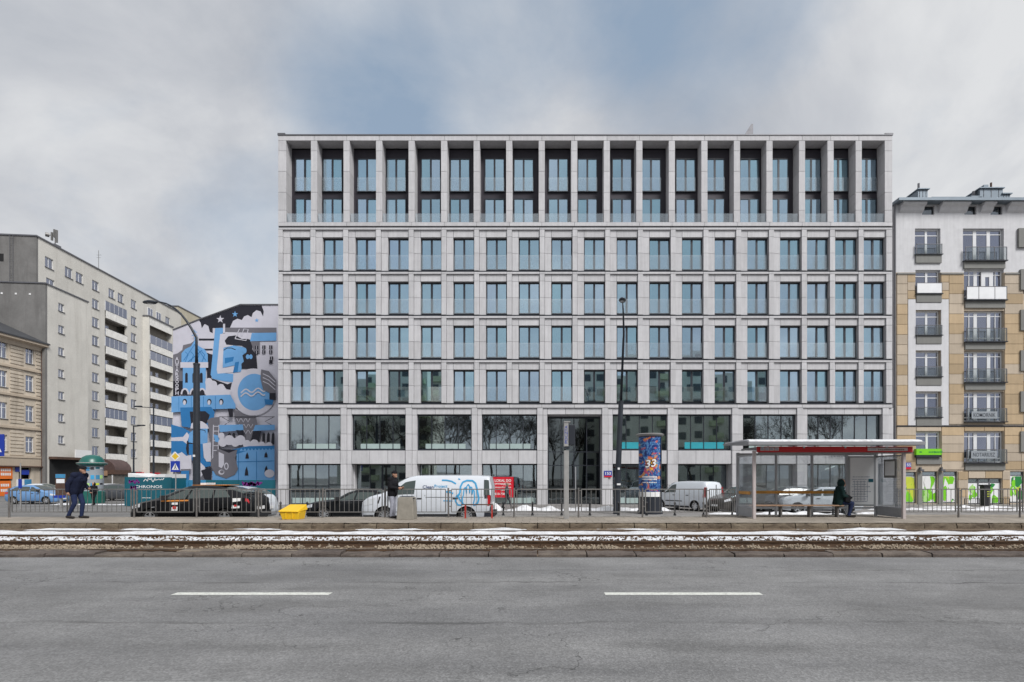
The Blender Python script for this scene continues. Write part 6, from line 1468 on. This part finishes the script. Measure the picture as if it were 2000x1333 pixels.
# --- black hatchback taxi
st_taxi = [(2.23, .34, .50, .56, .48, .58, .40, .60), (2.16, .22, .70, .68, .66, .72, .56, .74), (1.9, .17, .82, .77, .78, .82, .64, .85), (1.45, .16, .855, .87, .81, .92, .66, .96), (1.05, .16, .86, .93, .82, 1.03, .66, 1.09), (.45, .16, .862, .95, .825, 1.27, .62, 1.33), (.0, .16, .862, .96, .83, 1.41, .60, 1.465), (-.4, .16, .862, .975, .83, 1.435, .59, 1.49), (-.95, .16, .86, .99, .83, 1.40, .585, 1.455), (-1.5, .17, .855, 1.02, .82, 1.29, .58, 1.335), (-1.98, .20, .83, 1.03, .78, 1.13, .60, 1.165), (-2.16, .26, .80, .98, .74, 1.02, .62, 1.05), (-2.23, .38, .72, .78, .68, .80, .58, .82)]
def ex_taxi(K):
    L_ = common(K, [1.05, .0, -.95])
    for s in (1, -1):
        L_ += [('headlight', side_patch(K, 'headlight', 'light_clear', 1.72, 2.12, .80, 1.0, s, .008), 0), ('tail_light', side_patch(K, 'tail_light', 'light_red', -2.08, -2.2, .86, 1.0, s, .01), 0)]
        L_ += [('orange_stripe', side_patch(K, 'orange_stripe', 'decal_orange', .95, -.05, .93, .995, s, .007), 0), ('door_sticker', side_patch(K, 'door_sticker', 'sign_white', .55, .33, .50, .88, s, .007), 0), ('door_emblem', side_patch(K, 'door_emblem', 'decal_red', .50, .38, .58, .72, s, .009), 0), ('rear_sticker', side_patch(K, 'rear_sticker', 'sign_white', -1.62, -1.9, .55, .98, s, .008, -.05), 0), ('rear_emblem', side_patch(K, 'rear_emblem', 'decal_red', -1.71, -1.8, .62, .70, s, .01), 0), ('side_badge', side_patch(K, 'side_badge', 'alloy', 1.28, 1.16, .68, .72, s, .007), 0)]
    L_ += [('roof_strip', ebox(-1.2, .1, -.42, .42, 1.47, 1.485, m='decal_orange'), 0), ('roof_sign', ebox(-.35, -.15, -.3, .3, 1.49, 1.56, m='sign_white'), 0), ('rear_spoiler', ebox(-2.06, -1.9, -.6, .6, 1.13, 1.16, m='paint_black'), 0), ('rear_bumper', ebox(-2.29, -2.1, -.72, .72, .32, .5, m='plastic_black'), 0)]
    return L_
K_taxi = car_kind('taxi', st_taxi, (1.36, -1.34), .305, 'paint_black', [(.93, .12, .08, .0 - .05, .08, .93), (.0, -.12, -.88, -.84, .08, .93), (-.96, -.92, -1.55, -1.28, .1, .9)], [('windscreen', 1.0, .12, 'car_window'), ('rear_window', -1.25, -1.9, 'car_window')], ex_taxi, 'alloy', 5)
zr = lambda Y: -.10 - (Y - 19.3) / 9.1 * .42
taxi = place_car(K_taxi, 'taxi', 'black hatchback taxi with orange stripe and stickers behind the barrier', AX(366, 19.6), 20.42, zr(20.42), math.pi)
# --- hatchbacks
st_hatch = [(2.08, .32, .52, .60, .50, .62, .42, .64), (2.0, .20, .72, .74, .68, .78, .58, .80), (1.6, .16, .83, .86, .78, .90, .66, .93), (1.05, .16, .85, .95, .81, 1.02, .68, 1.07), (.4, .16, .852, .97, .82, 1.32, .63, 1.38), (-.05, .16, .852, .98, .82, 1.44, .61, 1.50), (-.7, .16, .852, .99, .82, 1.45, .60, 1.51), (-1.35, .17, .845, 1.02, .80, 1.38, .59, 1.43), (-1.75, .2, .82, 1.04, .77, 1.22, .60, 1.26), (-1.98, .25, .79, 1.0, .73, 1.05, .62, 1.08), (-2.06, .36, .72, .76, .68, .78, .58, .8)]
def ex_hatch(K):
    L_ = common(K, [1.0, .0, -.95])
    for s in (1, -1): L_ += [('headlight', side_patch(K, 'headlight', 'light_clear', 1.6, 2.0, .78, .98, s, .008), 0), ('tail_light', side_patch(K, 'tail_light', 'light_red', -1.72, -2.0, .70, .93, s, .01), 0)]
    return L_
hg = [(.9, .18, .06, -.02, .08, .92), (-.04, -.1, -.88, -.84, .08, .92), (-.95, -.92, -1.5, -1.32, .1, .88)]; hs_ = [('windscreen', 1.0, .12, 'car_window'), ('rear_window', -1.42, -1.9, 'car_window')]
K_blue = car_kind('hb', st_hatch, (1.28, -1.27), .30, 'paint_blue', hg, hs_, ex_hatch, 'alloy', 5)
K_white = car_kind('hw', st_hatch, (1.28, -1.27), .30, 'paint_white', hg, hs_, ex_hatch, 'alloy', 5)
K_silver = car_kind('hs', st_hatch, (1.28, -1.27), .30, 'paint_silver', hg, hs_, ex_hatch, 'alloy', 5)
K_grey = car_kind('hgr', st_hatch, (1.28, -1.27), .30, 'paint_grey', hg, hs_, ex_hatch, 'alloy_dark', 7)
K_bronze = car_kind('hbr', st_hatch, (1.28, -1.27), .32, 'paint_bronze', hg, hs_, ex_hatch, 'alloy_dark', 7)
place_car(K_white, 'parked_car', 'white hatchback half hidden behind the black taxi', AX(500, 21.6) - 2.0, 22.6, zr(22.6), math.pi)
place_car(K_blue, 'parked_car', 'light blue hatchback at the left edge, facing right', AX(58, 42.6), 43.4, -.52, 0)
place_car(K_silver, 'parked_car', 'white roofed silver car parked right of the green-domed column', AX(218, 53), 53.5, -.52, R(20))
place_car(K_grey, 'parked_car', 'dark grey car in front of the silver one by the hoarding', AX(232, 49), 49.5, -.52, R(10))
place_car(K_white, 'parked_car', 'white car parked behind the blue hatchback', AX(80, 52), 52.5, -.52, 0)
place_car(K_grey, 'parked_car', 'grey car parked between the blue hatchback and the green-domed column', AX(143, 55), 55.5, -.52, R(8))
place_car(K_bronze, 'parked_car', 'dark brown car behind the left end of the shelter', AX(1460, 31.5), 32.5, -.44, R(205))
place_car(K_grey, 'parked_car', 'dark grey car seen through the shelter glass, left of the seated person', AX(1545, 32), 33, -.44, math.pi)
place_car(K_white, 'parked_car', 'white car with red tail lights seen through the glass beside the seated person', AX(1618, 30) , 31, -.44, R(165))
# --- black saloon
st_sal = [(2.32, .34, .55, .60, .52, .62, .44, .64), (2.24, .20, .74, .72, .70, .76, .60, .78), (1.8, .16, .86, .83, .81, .87, .68, .90), (.95, .16, .88, .92, .84, .97, .70, 1.02), (.35, .16, .885, .94, .85, 1.27, .62, 1.33), (-.15, .16, .885, .95, .85, 1.37, .59, 1.43), (-.7, .16, .885, .96, .85, 1.36, .585, 1.42), (-1.25, .17, .88, .98, .84, 1.20, .60, 1.25), (-1.75, .18, .87, 1.0, .82, 1.04, .68, 1.07), (-2.15, .22, .83, .99, .77, 1.02, .66, 1.04), (-2.3, .36, .74, .8, .7, .83, .6, .85)]
def ex_sal(K):
    L_ = common(K, [1.0, .0, -.95])
    for s in (1, -1): L_ += [('headlight', side_patch(K, 'headlight', 'light_clear', 1.95, 2.26, .74, .96, s, .008), 0), ('tail_light', side_patch(K, 'tail_light', 'light_red', -2.0, -2.26, .72, .95, s, .01), 0), ('chrome_line', side_patch(K, 'chrome_line', 'alloy', .75, -1.3, .985, 1.0, s, .012), 0)]
    return L_
K_sal = car_kind('sal', st_sal, (1.42, -1.38), .32, 'paint_ink', [(.78, .2, .08, .0, .08, .92), (-.0, -.06, -.84, -.8, .08, .92), (-.92, -.88, -1.35, -1.15, .1, .85)], [('windscreen', .92, .1, 'car_window'), ('rear_window', -.9, -1.55, 'car_window')], ex_sal, 'alloy', 9)
place_car(K_sal, 'saloon_car', 'black saloon car partly hidden behind the white van', AX(593, 24.3) + 2.3, 25.2, zr(25.2), math.pi)
# --- white panel van with lettering
st_van = [(2.52, .36, .70, .72, .66, .74, .58, .76), (2.46, .24, .84, .86, .80, .88, .70, .92), (2.2, .20, .93, 1.0, .88, 1.04, .78, 1.09), (1.75, .19, .955, 1.10, .90, 1.16, .82, 1.22), (1.45, .19, .96, 1.13, .92, 1.30, .82, 1.36), (1.0, .19, .96, 1.14, .93, 1.63, .80, 1.70), (.65, .19, .96, 1.15, .935, 1.77, .80, 1.85), (.2, .19, .96, 1.15, .94, 1.83, .80, 1.91), (-1.4, .19, .96, 1.15, .94, 1.83, .80, 1.92), (-2.35, .22, .955, 1.15, .93, 1.81, .80, 1.89), (-2.46, .28, .94, 1.15, .91, 1.72, .80, 1.79), (-2.5, .4, .9, 1.1, .88, 1.5, .8, 1.55)]
def ex_van(K):
    L_ = common(K, [1.15, .02, -1.35], mirror_x=1.2)
    for s in (1, -1):
        L_ += [('headlight', side_patch(K, 'headlight', 'light_clear', 1.98, 2.38, .70, .96, s, .008, -.15), 0), ('bonnet_slash', side_patch(K, 'bonnet_slash', 'plastic_black', 1.78, 1.84, .70, .98, s, .008, -.22), 0), ('tail_light', side_patch(K, 'tail_light', 'light_red', -2.36, -2.47, .55, .98, s, .01), 0), ('rubbing_strip', side_patch(K, 'rubbing_strip', 'plastic_black', 1.0, -1.2, .16, .24, s, .012), 0), ('wheel_arch_trim', side_patch(K, 'arch_trim', 'plastic_black', 2.4, 1.98, .02, .22, s, .012), 0), ('rear_corner', side_patch(K, 'rear_corner', 'frame_dark', -2.24, -2.49, .02, 1.0, s, .01), 0), ('slide_rail', side_patch(K, 'slide_rail', 'plastic_black', .0, -2.2, .90, .915, s, .01), 0)]
    L_ += [('front_bumper', ebox(2.3, 2.56, -.75, .75, .24, .42, m='plastic_black'), 0), ('bumper_lip', ebox(2.35, 2.6, -.6, .6, .23, .27, m='alloy'), 0), ('rear_bumper', ebox(-2.6, -2.4, -.85, .85, .3, .5, m='plastic_black'), 0)]
    return L_
K_van = car_kind('van', st_van, (1.58, -1.55), .335, 'paint_white2', [(1.38, .80, .44, .40, .05, .88), (-2.22, -2.22, -2.44, -2.40, .0, .92)], [('windscreen', 1.62, .78, 'car_window')], ex_van, 'alloy', 12, 70, .22)
VX, VY_ = AX(703, 20.6) + 2.50, 21.55
van = place_car(K_van, 'panel_van', 'white panel van lettered CleanProject with a blue hand drawing', VX, VY_, zr(VY_), math.pi)
# logo on the van side, in the van's own space: the camera-side flank is local +y (the van is turned round)
def on_van(mb2, name, m, off=.012):
    v = []
    for (a, b, _) in mb2.v:       # a = metres to the right in the picture, b = height
        x = -a; zb, w_, zw, wb, zr_, wr, zt = cat_rom(st_van, x); y = None
        s = section(st_van, x)
        for p, q in zip(s[2:], s[3:]):
            if p[1] <= b <= q[1]: y = p[0] + (q[0] - p[0]) * (b - p[1]) / (q[1] - p[1]); break
        v.append((x, (y if y else w_) + off, b))
    m2 = MB(); m2.v = v; m2.f = mb2.f; m2.m = mb2.m; m2.mats = mb2.mats; o = m2.build(name, m, van, local=True); return o
def at_raw(txt, cx, cz, w_, h_, bold=0): mb2 = lettering(txt, (0, 0, 0), w_, h_, None, None, facing='raw', bold=bold); mb2.v = [(a + cx, b + cz, 0) for a, b, _ in mb2.v]; return mb2
pv = lambda px: (px - 705) / 51.2 - 2.52; pz = lambda py: (1023.5 - py) / 51.2
on_van(at_raw('Clean', pv(838.5), pz(949), .42, .12, .012), 'van_lettering', 'decal_navy'); on_van(at_raw('Project', pv(863.5), pz(948.5), .50, .15, .008), 'van_lettering', 'decal_blue')
def stroke(pts, w_):
    c = [Vector((pv(a), pz(b))) for a, b in pts]; d2 = []
    for i in range(len(c) - 1):
        for k in range(4): d2.append(c[i].lerp(c[i + 1], k / 4))
    d2.append(c[-1]); mb2 = MB(); v = []
    for i, p in enumerate(d2):
        d = (d2[min(i + 1, len(d2) - 1)] - d2[max(i - 1, 0)]).normalized(); n_ = Vector((-d.y, d.x)) * w_ / 2; v += [(p.x + n_.x, p.y + n_.y, 0), (p.x - n_.x, p.y - n_.y, 0)]
    return mb2.add(v, [(2 * i, 2 * i + 1, 2 * i + 3, 2 * i + 2) for i in range(len(d2) - 1)])
for pts, w_ in (([(901, 961), (902, 948), (906, 940), (914, 936.5), (925, 937), (931, 942), (934, 952), (936, 962), (938, 972), (936, 980), (930, 984.5), (927, 984)], .065), ([(901, 961), (894, 968), (892.5, 976), (897, 984), (904, 984.5), (908, 982), (902, 975), (897, 967), (901, 963)], .055), ([(908, 965), (909, 952), (912, 950), (914, 962), (914, 948), (917, 944), (919.5, 948), (920, 962), (921, 949), (924, 950), (925, 964), (926.5, 955), (929, 957), (930, 972), (927, 984)], .042), ([(908, 965), (906, 970), (906, 982)], .042), ([(865, 936), (874, 936), (884, 938), (893, 943)], .055), ([(873, 958.5), (881, 959), (888, 962)], .06), ([(869, 976), (887, 976.5)], .035), ([(880, 970), (879, 979)], .03), ([(897, 933), (901, 934.5)], .04)):
    on_van(stroke(pts, w_), 'van_drawing', 'decal_blue')
# --- small white van, seen from the rear quarter
st_kan = [(2.08, .36, .58, .70, .55, .72, .48, .74), (2.0, .22, .76, .84, .72, .87, .62, .90), (1.6, .18, .85, .98, .80, 1.02, .70, 1.06), (1.15, .18, .875, 1.06, .83, 1.14, .72, 1.19), (.6, .18, .88, 1.08, .85, 1.58, .72, 1.66), (.25, .18, .88, 1.08, .86, 1.70, .72, 1.78), (-.4, .18, .88, 1.08, .86, 1.74, .72, 1.82), (-1.8, .2, .88, 1.08, .86, 1.72, .72, 1.80), (-2.02, .24, .87, 1.08, .84, 1.66, .72, 1.74), (-2.08, .34, .84, 1.06, .82, 1.58, .70, 1.65)]
def ex_kan(K):
    L_ = common(K, [1.0, .02, -1.0], mirror_x=1.0)
    for s in (1, -1): L_ += [('tail_light', side_patch(K, 'tail_light', 'light_red', -1.93, -2.06, .72, 1.0, s, .012), 0), ('rubbing_strip', side_patch(K, 'rubbing_strip', 'plastic_black', .9, -.4, .42, .48, s, .012), 0), ('headlight', side_patch(K, 'headlight', 'light_clear', 1.62, 1.98, .76, .98, s, .008), 0)]
    for s in (1, -1): L_ += [('tail_light', ebox(-2.11, -2.0, s * .78 - .06, s * .78 + .06, .85, 1.45, m='light_red'), 0)]
    L_ += [('rear_bumper', ebox(-2.2, -2.0, -.86, .86, .26, .44, m='plastic_black'), 0), ('rear_door_seam', ebox(-2.12, -2.04, -.2, -.185, .45, 1.6, m='plastic_black'), 0), ('rear_handle', ebox(-2.14, -2.05, -.18, .1, .88, .94, m='plastic_black'), 0)]
    return L_
K_kan = car_kind('kan', st_kan, (1.35, -1.32), .31, 'paint_white', [(.98, .5, .12, .14, .06, .9)], [('windscreen', 1.2, .4, 'car_window')], ex_kan, 'alloy', 7, 60)
place_car(K_kan, 'small_van', 'small white panel van parked on the pavement beside the poster column', AX(1345, 33.6), 34.2, -.44, R(180 - 54))
# ------------------------------------------------------------------ people: limbs as tapered capsules fused into one skin
def capsule(mb, a, b, ra, rb, n=10):
    a, b = Vector(a), Vector(b); d = (b - a); q = d.normalized().to_track_quat('Z', 'Y') if d.length > 1e-6 else Matrix.Identity(3).to_quaternion(); L_ = d.length; vs = []; rings = []
    for t_ in (-90, -60, -30, 0): rings.append((ra * math.cos(R(t_)), ra * math.sin(R(t_))))
    for t_ in (0, 30, 60, 90): rings.append((rb * math.cos(R(t_)), L_ + rb * math.sin(R(t_))))
    for r_, z in rings:
        for i in range(n): u = 2 * math.pi * i / n; vs.append(a + q @ Vector((max(r_, .0005) * math.cos(u), max(r_, .0005) * math.sin(u), z)))
    k = len(rings); fs = [(j * n + i, j * n + (i + 1) % n, (j + 1) * n + (i + 1) % n, (j + 1) * n + i) for j in range(k - 1) for i in range(n)] + [tuple(range(n - 1, -1, -1)), tuple(range((k - 1) * n, k * n))]
    mb.add(vs, fs)
def seg_d(p, a, b, ra, rb):
    d = b - a; t_ = 0 if d.length_squared < 1e-9 else max(0, min(1, (p - a).dot(d) / d.length_squared)); return (p - (a + d * t_)).length - (ra + (rb - ra) * t_)
def person(label, J, cloth, loc, rz, scale=1.0, extras=(), voxel=.011):
    """J: joints in the person's own space (x forward, y left, z up); one fused skin with cloth colours by body part"""
    caps = []
    def c(a, b, ra, rb, m): caps.append((Vector(a), Vector(b), ra, rb, m))
    V = lambda k: Vector(J[k])
    top, leg, shoe = cloth['top'], cloth['leg'], cloth['shoe']; pel, che, nek, hed = V('pelvis'), V('chest'), V('neck'), V('head')
    fat = cloth.get('bulk', 1.0)
    side = Vector((0, 1, 0))
    for s in (-1, 1):
        c(pel + side * s * .075, che + side * s * .085, .125 * fat, .135 * fat, top)              # trunk, two columns wide
        c(pel + side * s * .08 - (che - pel) * .18, pel + side * s * .08 + (che - pel) * .1, .125 * fat, .13 * fat, cloth.get('hem', top))
    c(che, che + (nek - che) * .6, .15 * fat, .10 * fat, top); c(V('shl'), V('shr'), .085 * fat, .085 * fat, top)
    c(nek - (hed - nek) * .3, hed, .062, .058, cloth.get('neck', top))
    c(hed + Vector((0, 0, -.02)), hed + Vector((0, 0, .055)), .082, .092, 'skin'); c(hed + Vector((.035, 0, -.075)), hed + Vector((.04, 0, -.02)), .05, .062, 'skin')   # skull, jaw
    f = (V('face') - hed).normalized(); c(hed + f * .085 + Vector((0, 0, -.01)), hed + f * .108 + Vector((0, 0, -.03)), .012, .017, 'skin')                              # nose
    fs_ = f.cross(Vector((0, 0, 1))).normalized()
    for s in (-1, 1):
        c(hed + fs_ * s * .088 + Vector((0, 0, -.02)), hed + fs_ * s * .092 + Vector((0, 0, .01)), .016, .02, 'skin')                                                     # ears
        c(hed + f * .083 + fs_ * s * .033 + Vector((0, 0, .012)), hed + f * .084 + fs_ * s * .034 + Vector((0, 0, .012)), .013, .013, 'hair')                             # eyes
    c(hed + f * .092 + fs_ * .02 + Vector((0, 0, -.065)), hed + f * .092 - fs_ * .02 + Vector((0, 0, -.065)), .009, .009, 'fur')                                          # mouth
    for k in 'lr':
        sh_, el, wr, ha = V('sh' + k), V('el' + k), V('wr' + k), V('ha' + k); g = cloth.get('glove', 'skin')
        c(sh_, el, .068 * fat, .056 * fat, top); c(el, wr, .056 * fat, .042 * fat, top)
        d = (ha - wr).normalized(); c(wr, wr + d * .085, .030, .036, g); u = d.cross(Vector((0, 1, 0)))
        u = u.normalized() if u.length > .2 else Vector((1, 0, 0)); v = d.cross(u).normalized(); sgn = 1 if k == 'l' else -1
        for i, (o_, l_) in enumerate(((-.027, .062), (-.009, .074), (.009, .070), (.027, .055))):
            b0 = wr + d * .085 + u * o_; m1 = b0 + d * l_ * .5 + v * sgn * .008; c(b0, m1, .0105, .0098, g); c(m1, m1 + d * l_ * .4 + v * sgn * .02, .0098, .0088, g)
        t0 = wr + d * .03 - u * .03; c(t0, t0 + d * .035 - u * .025, .0125, .0115, g); c(t0 + d * .035 - u * .025, t0 + d * .065 - u * .028, .0115, .0095, g)
        hp, kn, an, to = V('hip' + k), V('kn' + k), V('an' + k), V('toe' + k)
        c(hp, kn, .098, .068, leg); c(kn, an, .070, .052, leg); c(an, an + Vector((0, 0, -.01)), .052, .05, shoe)
        hl = an + (an - to).normalized() * .05; hl.z = min(an.z, to.z + .02) if abs(an.z - to.z) < .12 else an.z - .045
        c(hl, to, .043, .040, shoe)
    mb = MB()
    for a, b, ra, rb, m in caps: capsule(mb, a, b, ra, rb)
    me = mb.mesh('tmp', 'skin'); o = bpy.data.objects.new('tmp', me); COL.objects.link(o); r_ = o.modifiers.new('r', 'REMESH'); r_.mode = 'VOXEL'; r_.voxel_size = voxel
    sm = o.modifiers.new('s', 'SMOOTH'); sm.factor = .5; sm.iterations = 3
    dg = bpy.context.evaluated_depsgraph_get(); me2 = bpy.data.meshes.new_from_object(o.evaluated_get(dg)); bpy.data.objects.remove(o)
    me2.name = 'body'; me2.materials.clear(); names = []
    for cp_ in caps:
        if cp_[4] not in names: names.append(cp_[4]); me2.materials.append(MATS[cp_[4]])
    cc = [p.center.copy() for p in me2.polygons]; idx = []
    for p in cc:
        best = min(caps, key=lambda q: seg_d(p, q[0], q[1], q[2], q[3])); idx.append(names.index(best[4]))
    me2.polygons.foreach_set('material_index', idx); me2.polygons.foreach_set('use_smooth', [True] * len(idx)); me2.update()
    t_ = thing('person', label, 'person', loc, rz); t_.scale = (scale,) * 3
    b = bpy.data.objects.new('body', me2); COL.objects.link(b); b.parent = t_
    for nm, fn, m in extras:
        em = MB(); fn(em, hed, f); q = bpy.data.objects.new(nm, em.mesh(nm, m, 'all')); COL.objects.link(q); q.parent = t_
    return t_
def ellip(em, c, rx, ry, rz_, z0=-1.0, n=20, k=10):
    vs = []; 
    for j in range(k + 1):
        z = z0 + (1 - z0) * j / k; rr_ = math.sqrt(max(0, 1 - z * z))
        for i in range(n): a = 2 * math.pi * i / n; vs.append((c.x + rx * max(rr_, .01) * math.cos(a), c.y + ry * max(rr_, .01) * math.sin(a), c.z + rz_ * z))
    em.add(vs, [(j * n + i, j * n + (i + 1) % n, (j + 1) * n + (i + 1) % n, (j + 1) * n + i) for j in range(k) for i in range(n)])
def cap_hat(em, h, f): ellip(em, h + Vector((-.005, 0, .045)), .112, .104, .105, -.15)
def peaked(em, h, f): cap_hat(em, h, f); em.box(h.x + .06, h.x + .2, -.075, .075, h.z + .035, h.z + .05)
def hood(em, h, f):
    ellip(em, h + Vector((-.045, 0, .0)), .125, .125, .155, -1.0)
def hood_down(em, h, f): ellip(em, h + Vector((-.10, 0, -.16)), .12, .15, .07, -1.0)
def hair_fn(em, h, f): ellip(em, h + Vector((-.02, 0, .03)), .105, .1, .1, -.3)
stand = dict(pelvis=(0, 0, .95), chest=(.0, 0, 1.28), neck=(.0, 0, 1.46), head=(.03, 0, 1.60), face=(.13, 0, 1.58), shl=(0, .19, 1.40), shr=(0, -.19, 1.40), ell=(-.03, .27, 1.12), elr=(-.03, -.27, 1.12), wrl=(.06, .27, .88), wrr=(.06, -.27, .88), hal=(.08, .27, .76), har=(.08, -.27, .76),
             hipl=(0, .1, .92), hipr=(0, -.1, .92), knl=(.03, .1, .5), knr=(.03, -.1, .5), anl=(-.01, .11, .09), anr=(-.01, -.11, .09), toel=(.17, .13, .045), toer=(.17, -.13, .045))
def pose(**k): d = dict(stand); d.update(k); return d
# walking person in navy, heading right and stooping over a pocket
walk = pose(chest=(.10, 0, 1.28), neck=(.15, 0, 1.46), head=(.22, 0, 1.58), face=(.30, 0, 1.53), shl=(.12, .20, 1.40), shr=(.12, -.20, 1.40), ell=(.02, .29, 1.13), elr=(.0, -.30, 1.13), wrl=(.20, .25, .98), wrr=(-.02, -.29, .90), hal=(.30, .2, .96), har=(-.0, -.28, .78),
            hipl=(0, .1, .92), hipr=(0, -.1, .92), knl=(.22, .1, .53), knr=(.02, -.1, .50), anl=(.33, .1, .13), anr=(-.30, -.1, .16), toel=(.52, .11, .11), toer=(-.15, -.11, .05))
walk['anl'] = (.10, .1, .09); walk['toel'] = (.30, .11, .045); walk['knl'] = (.14, .1, .51); walk['knr'] = (.05, -.1, .50); walk['anr'] = (-.15, -.1, .12); walk['toer'] = (.02, -.11, .05)
person('person in a navy jacket and jeans walking along the platform with head bowed', walk, dict(top='cloth_navy', leg='cloth_jeans', shoe='shoe', bulk=1.3, neck='cloth_navy'), (AX(148, 18.5), 18.5, .198), 0, 1.06, (('cap', peaked, 'cloth_black'),))
# small figure by the green column
wk2 = pose(knl=(.10, .1, .5), anl=(.12, .1, .09), toel=(.3, .1, .045), knr=(-.02, -.1, .5), anr=(-.2, -.1, .12), toer=(-.05, -.1, .05), wrl=(.2, .12, .98), hal=(.26, .04, .96), wrr=(.2, -.12, .98), har=(.26, -.04, .96))
person('person in black with hands joined, walking before the green-domed column', wk2, dict(top='cloth_black', leg='cloth_black', shoe='shoe', bulk=1.12), (AX(183, 41), 41, -.52), R(-90), 1.0, (('hood', hood, 'cloth_black'),), .016)
# man by the bin looking at a phone
ph = pose(chest=(.02, 0, 1.28), head=(.07, 0, 1.585), face=(.15, 0, 1.54), ell=(.05, .26, 1.12), wrl=(.27, .16, 1.10), hal=(.37, .11, 1.12), elr=(.05, -.26, 1.12), wrr=(.27, -.16, 1.08), har=(.37, -.11, 1.10))
person('man in a black hooded jacket and pale grey trousers standing beside the concrete bin', ph, dict(top='cloth_black', leg='cloth_grey', shoe='shoe', bulk=1.15), (AX(767, 18.75), 18.75, .198), R(-12), .96, (('hat', cap_hat, 'cloth_black'), ('hood', hood_down, 'fur')))
# person seated in the shelter
sit = pose(pelvis=(0, 0, .56), chest=(.05, 0, .90), neck=(.09, 0, 1.08), head=(.14, 0, 1.21), face=(.23, 0, 1.18), shl=(.06, .19, 1.02), shr=(.06, -.19, 1.02), ell=(.10, .26, .78), elr=(.10, -.26, .78), wrl=(.32, .17, .72), wrr=(.32, -.17, .72), hal=(.42, .1, .70), har=(.42, -.1, .70),
           hipl=(.03, .1, .54), hipr=(.03, -.1, .54), knl=(.44, .11, .52), knr=(.42, -.11, .51), anl=(.40, .12, .09), anr=(.30, -.12, .09), toel=(.58, .13, .045), toer=(.48, -.13, .045))
person('person in a dark green hooded coat and jeans sitting on the shelter bench', sit, dict(top='cloth_green', leg='cloth_jeans', shoe='shoe', bulk=1.2, glove='cloth_black'), (AX(1637, 19.15), 19.15, .198), R(-12), 1.0, (('hood', hood, 'cloth_green'),))
bag = thing('bag', 'black bag on the knees of the seated person', 'bag', (AX(1655, 18.95), 18.95, .75)); MB().prism([(AX(1648, 18.95), .76), (AX(1659, 18.95), .72), (AX(1660, 18.95), .95), (AX(1655, 18.95), 1.02), (AX(1649, 18.95), .98)], 'y', 18.85, 19.12).build('sack', 'cloth_black', bag, bevel=.03); MB().tube([(AX(1651, 18.95), 18.98, .98), (AX(1653.5, 18.95), 18.98, 1.1), (AX(1656, 18.95), 18.98, .99)], .012, 6).build('strap', 'cloth_black', bag)
# passer-by in grey before the red banner
wk3 = pose(knl=(.18, .1, .52), anl=(.30, .1, .10), toel=(.47, .1, .07), knr=(-.04, -.1, .5), anr=(-.30, -.1, .17), toer=(-.15, -.1, .06), wrl=(-.05, .27, .88), hal=(-.07, .27, .76), wrr=(.16, -.27, .9), har=(.22, -.27, .79))
person('passer-by in grey walking on the far pavement before the red banner', wk3, dict(top='cloth_dusk', leg='cloth_dusk', shoe='shoe', bulk=1.1), (AX(990, 35.5), 35.5, -.44), 0, .98, (('hair', hair_fn, 'fur'),), .016)
# ------------------------------------------------------------------ across the road: what the glass reflects
sheet('near_pavement', 'paving', -220, 220, -60, -13.01, .02)
def opposite_block(x0, x1, y, h, label, m, nfl):
    b = thing('opposite_block', label, 'building', ((x0 + x1) / 2, y, 0)); MB().box(x0, x1, y - 12, y, 0, h).build('wall', m, b); fl = h / nfl; n = int((x1 - x0) / 3.2)
    wm = MB().box(-.75, .75, -.03, .05, -.7, .7).mesh('window', 'block_window'); bmh = MB().box(-1.5, 1.5, 0, 1.0, -.1, .95).mesh('balcony', 'block_green')
    for j in range(nfl):
        for i in range(n):
            o = bpy.data.objects.new('window', wm); o.location = (x0 + (x1 - x0) * (i + .5) / n, y, fl * (j + .55)); link(o, b)
            if i % 3 == 1 and j: o = bpy.data.objects.new('balcony', bmh); o.location = (x0 + (x1 - x0) * (i + .5) / n, y, fl * j); link(o, b)
opposite_block(9, 44, -26, 23.5, 'apartment block across the road, reflected in the windows right of the entrance', 'block_wall', 8)
opposite_block(-40, -22, -27, 22.5, 'apartment block across the road, reflected in the windows on the left', 'block_wall', 8)
def bare_tree(x, y, h, seed, label):
    r = random.Random(seed); t_ = thing('bare_tree', label, 'tree', (x, y, 0), group='bare trees across the road'); tr = MB(); cr = MB()
    tr.tube([(x, y, 0), (x + r.uniform(-.2, .2), y, h * .15), (x + r.uniform(-.3, .3), y + r.uniform(-.2, .2), h * .32)], [.28, .22, .17], 8)
    top = Vector(tr.v[-1])
    def grow(p, d, l_, rad, k):
        q = p + d * l_; cr.cyl(p, q, rad, rad * .6, 5 if k < 2 else 3, cap=False)
        if k >= 6: return
        for _ in range(3):
            nd = (d + Vector((r.gauss(0, .5), r.gauss(0, .5), r.gauss(.12, .35)))).normalized(); grow(p + d * l_ * r.uniform(.55, 1), nd, l_ * r.uniform(.62, .82), max(rad * .62, .016), k + 1)
    for _ in range(4): grow(top, Vector((r.gauss(0, .45), r.gauss(0, .45), 1)).normalized(), h * .24, .12, 1)
    tr.build('trunk', 'bark', t_, True); cr.build('crown', 'bark', t_)
spots = [(-44, -17, 9), (-33, -17, 13), (-29, -20, 14.5), (-24, -16, 15), (-20, -19, 16), (-16, -17, 15.5), (-12, -20, 16), (-8, -16.5, 15), (-4.5, -19, 16), (-1, -17, 15.5), (3, -19.5, 15), (6.5, -16.5, 13), (29, -17, 9), (38, -16, 13), (44, -18, 15), (50, -17, 15), (56, -19, 16)]
for i, (x, y, h) in enumerate(spots): bare_tree(x, y, h, 30 + i, 'bare tree across the road, seen as dark branches in the shop windows')
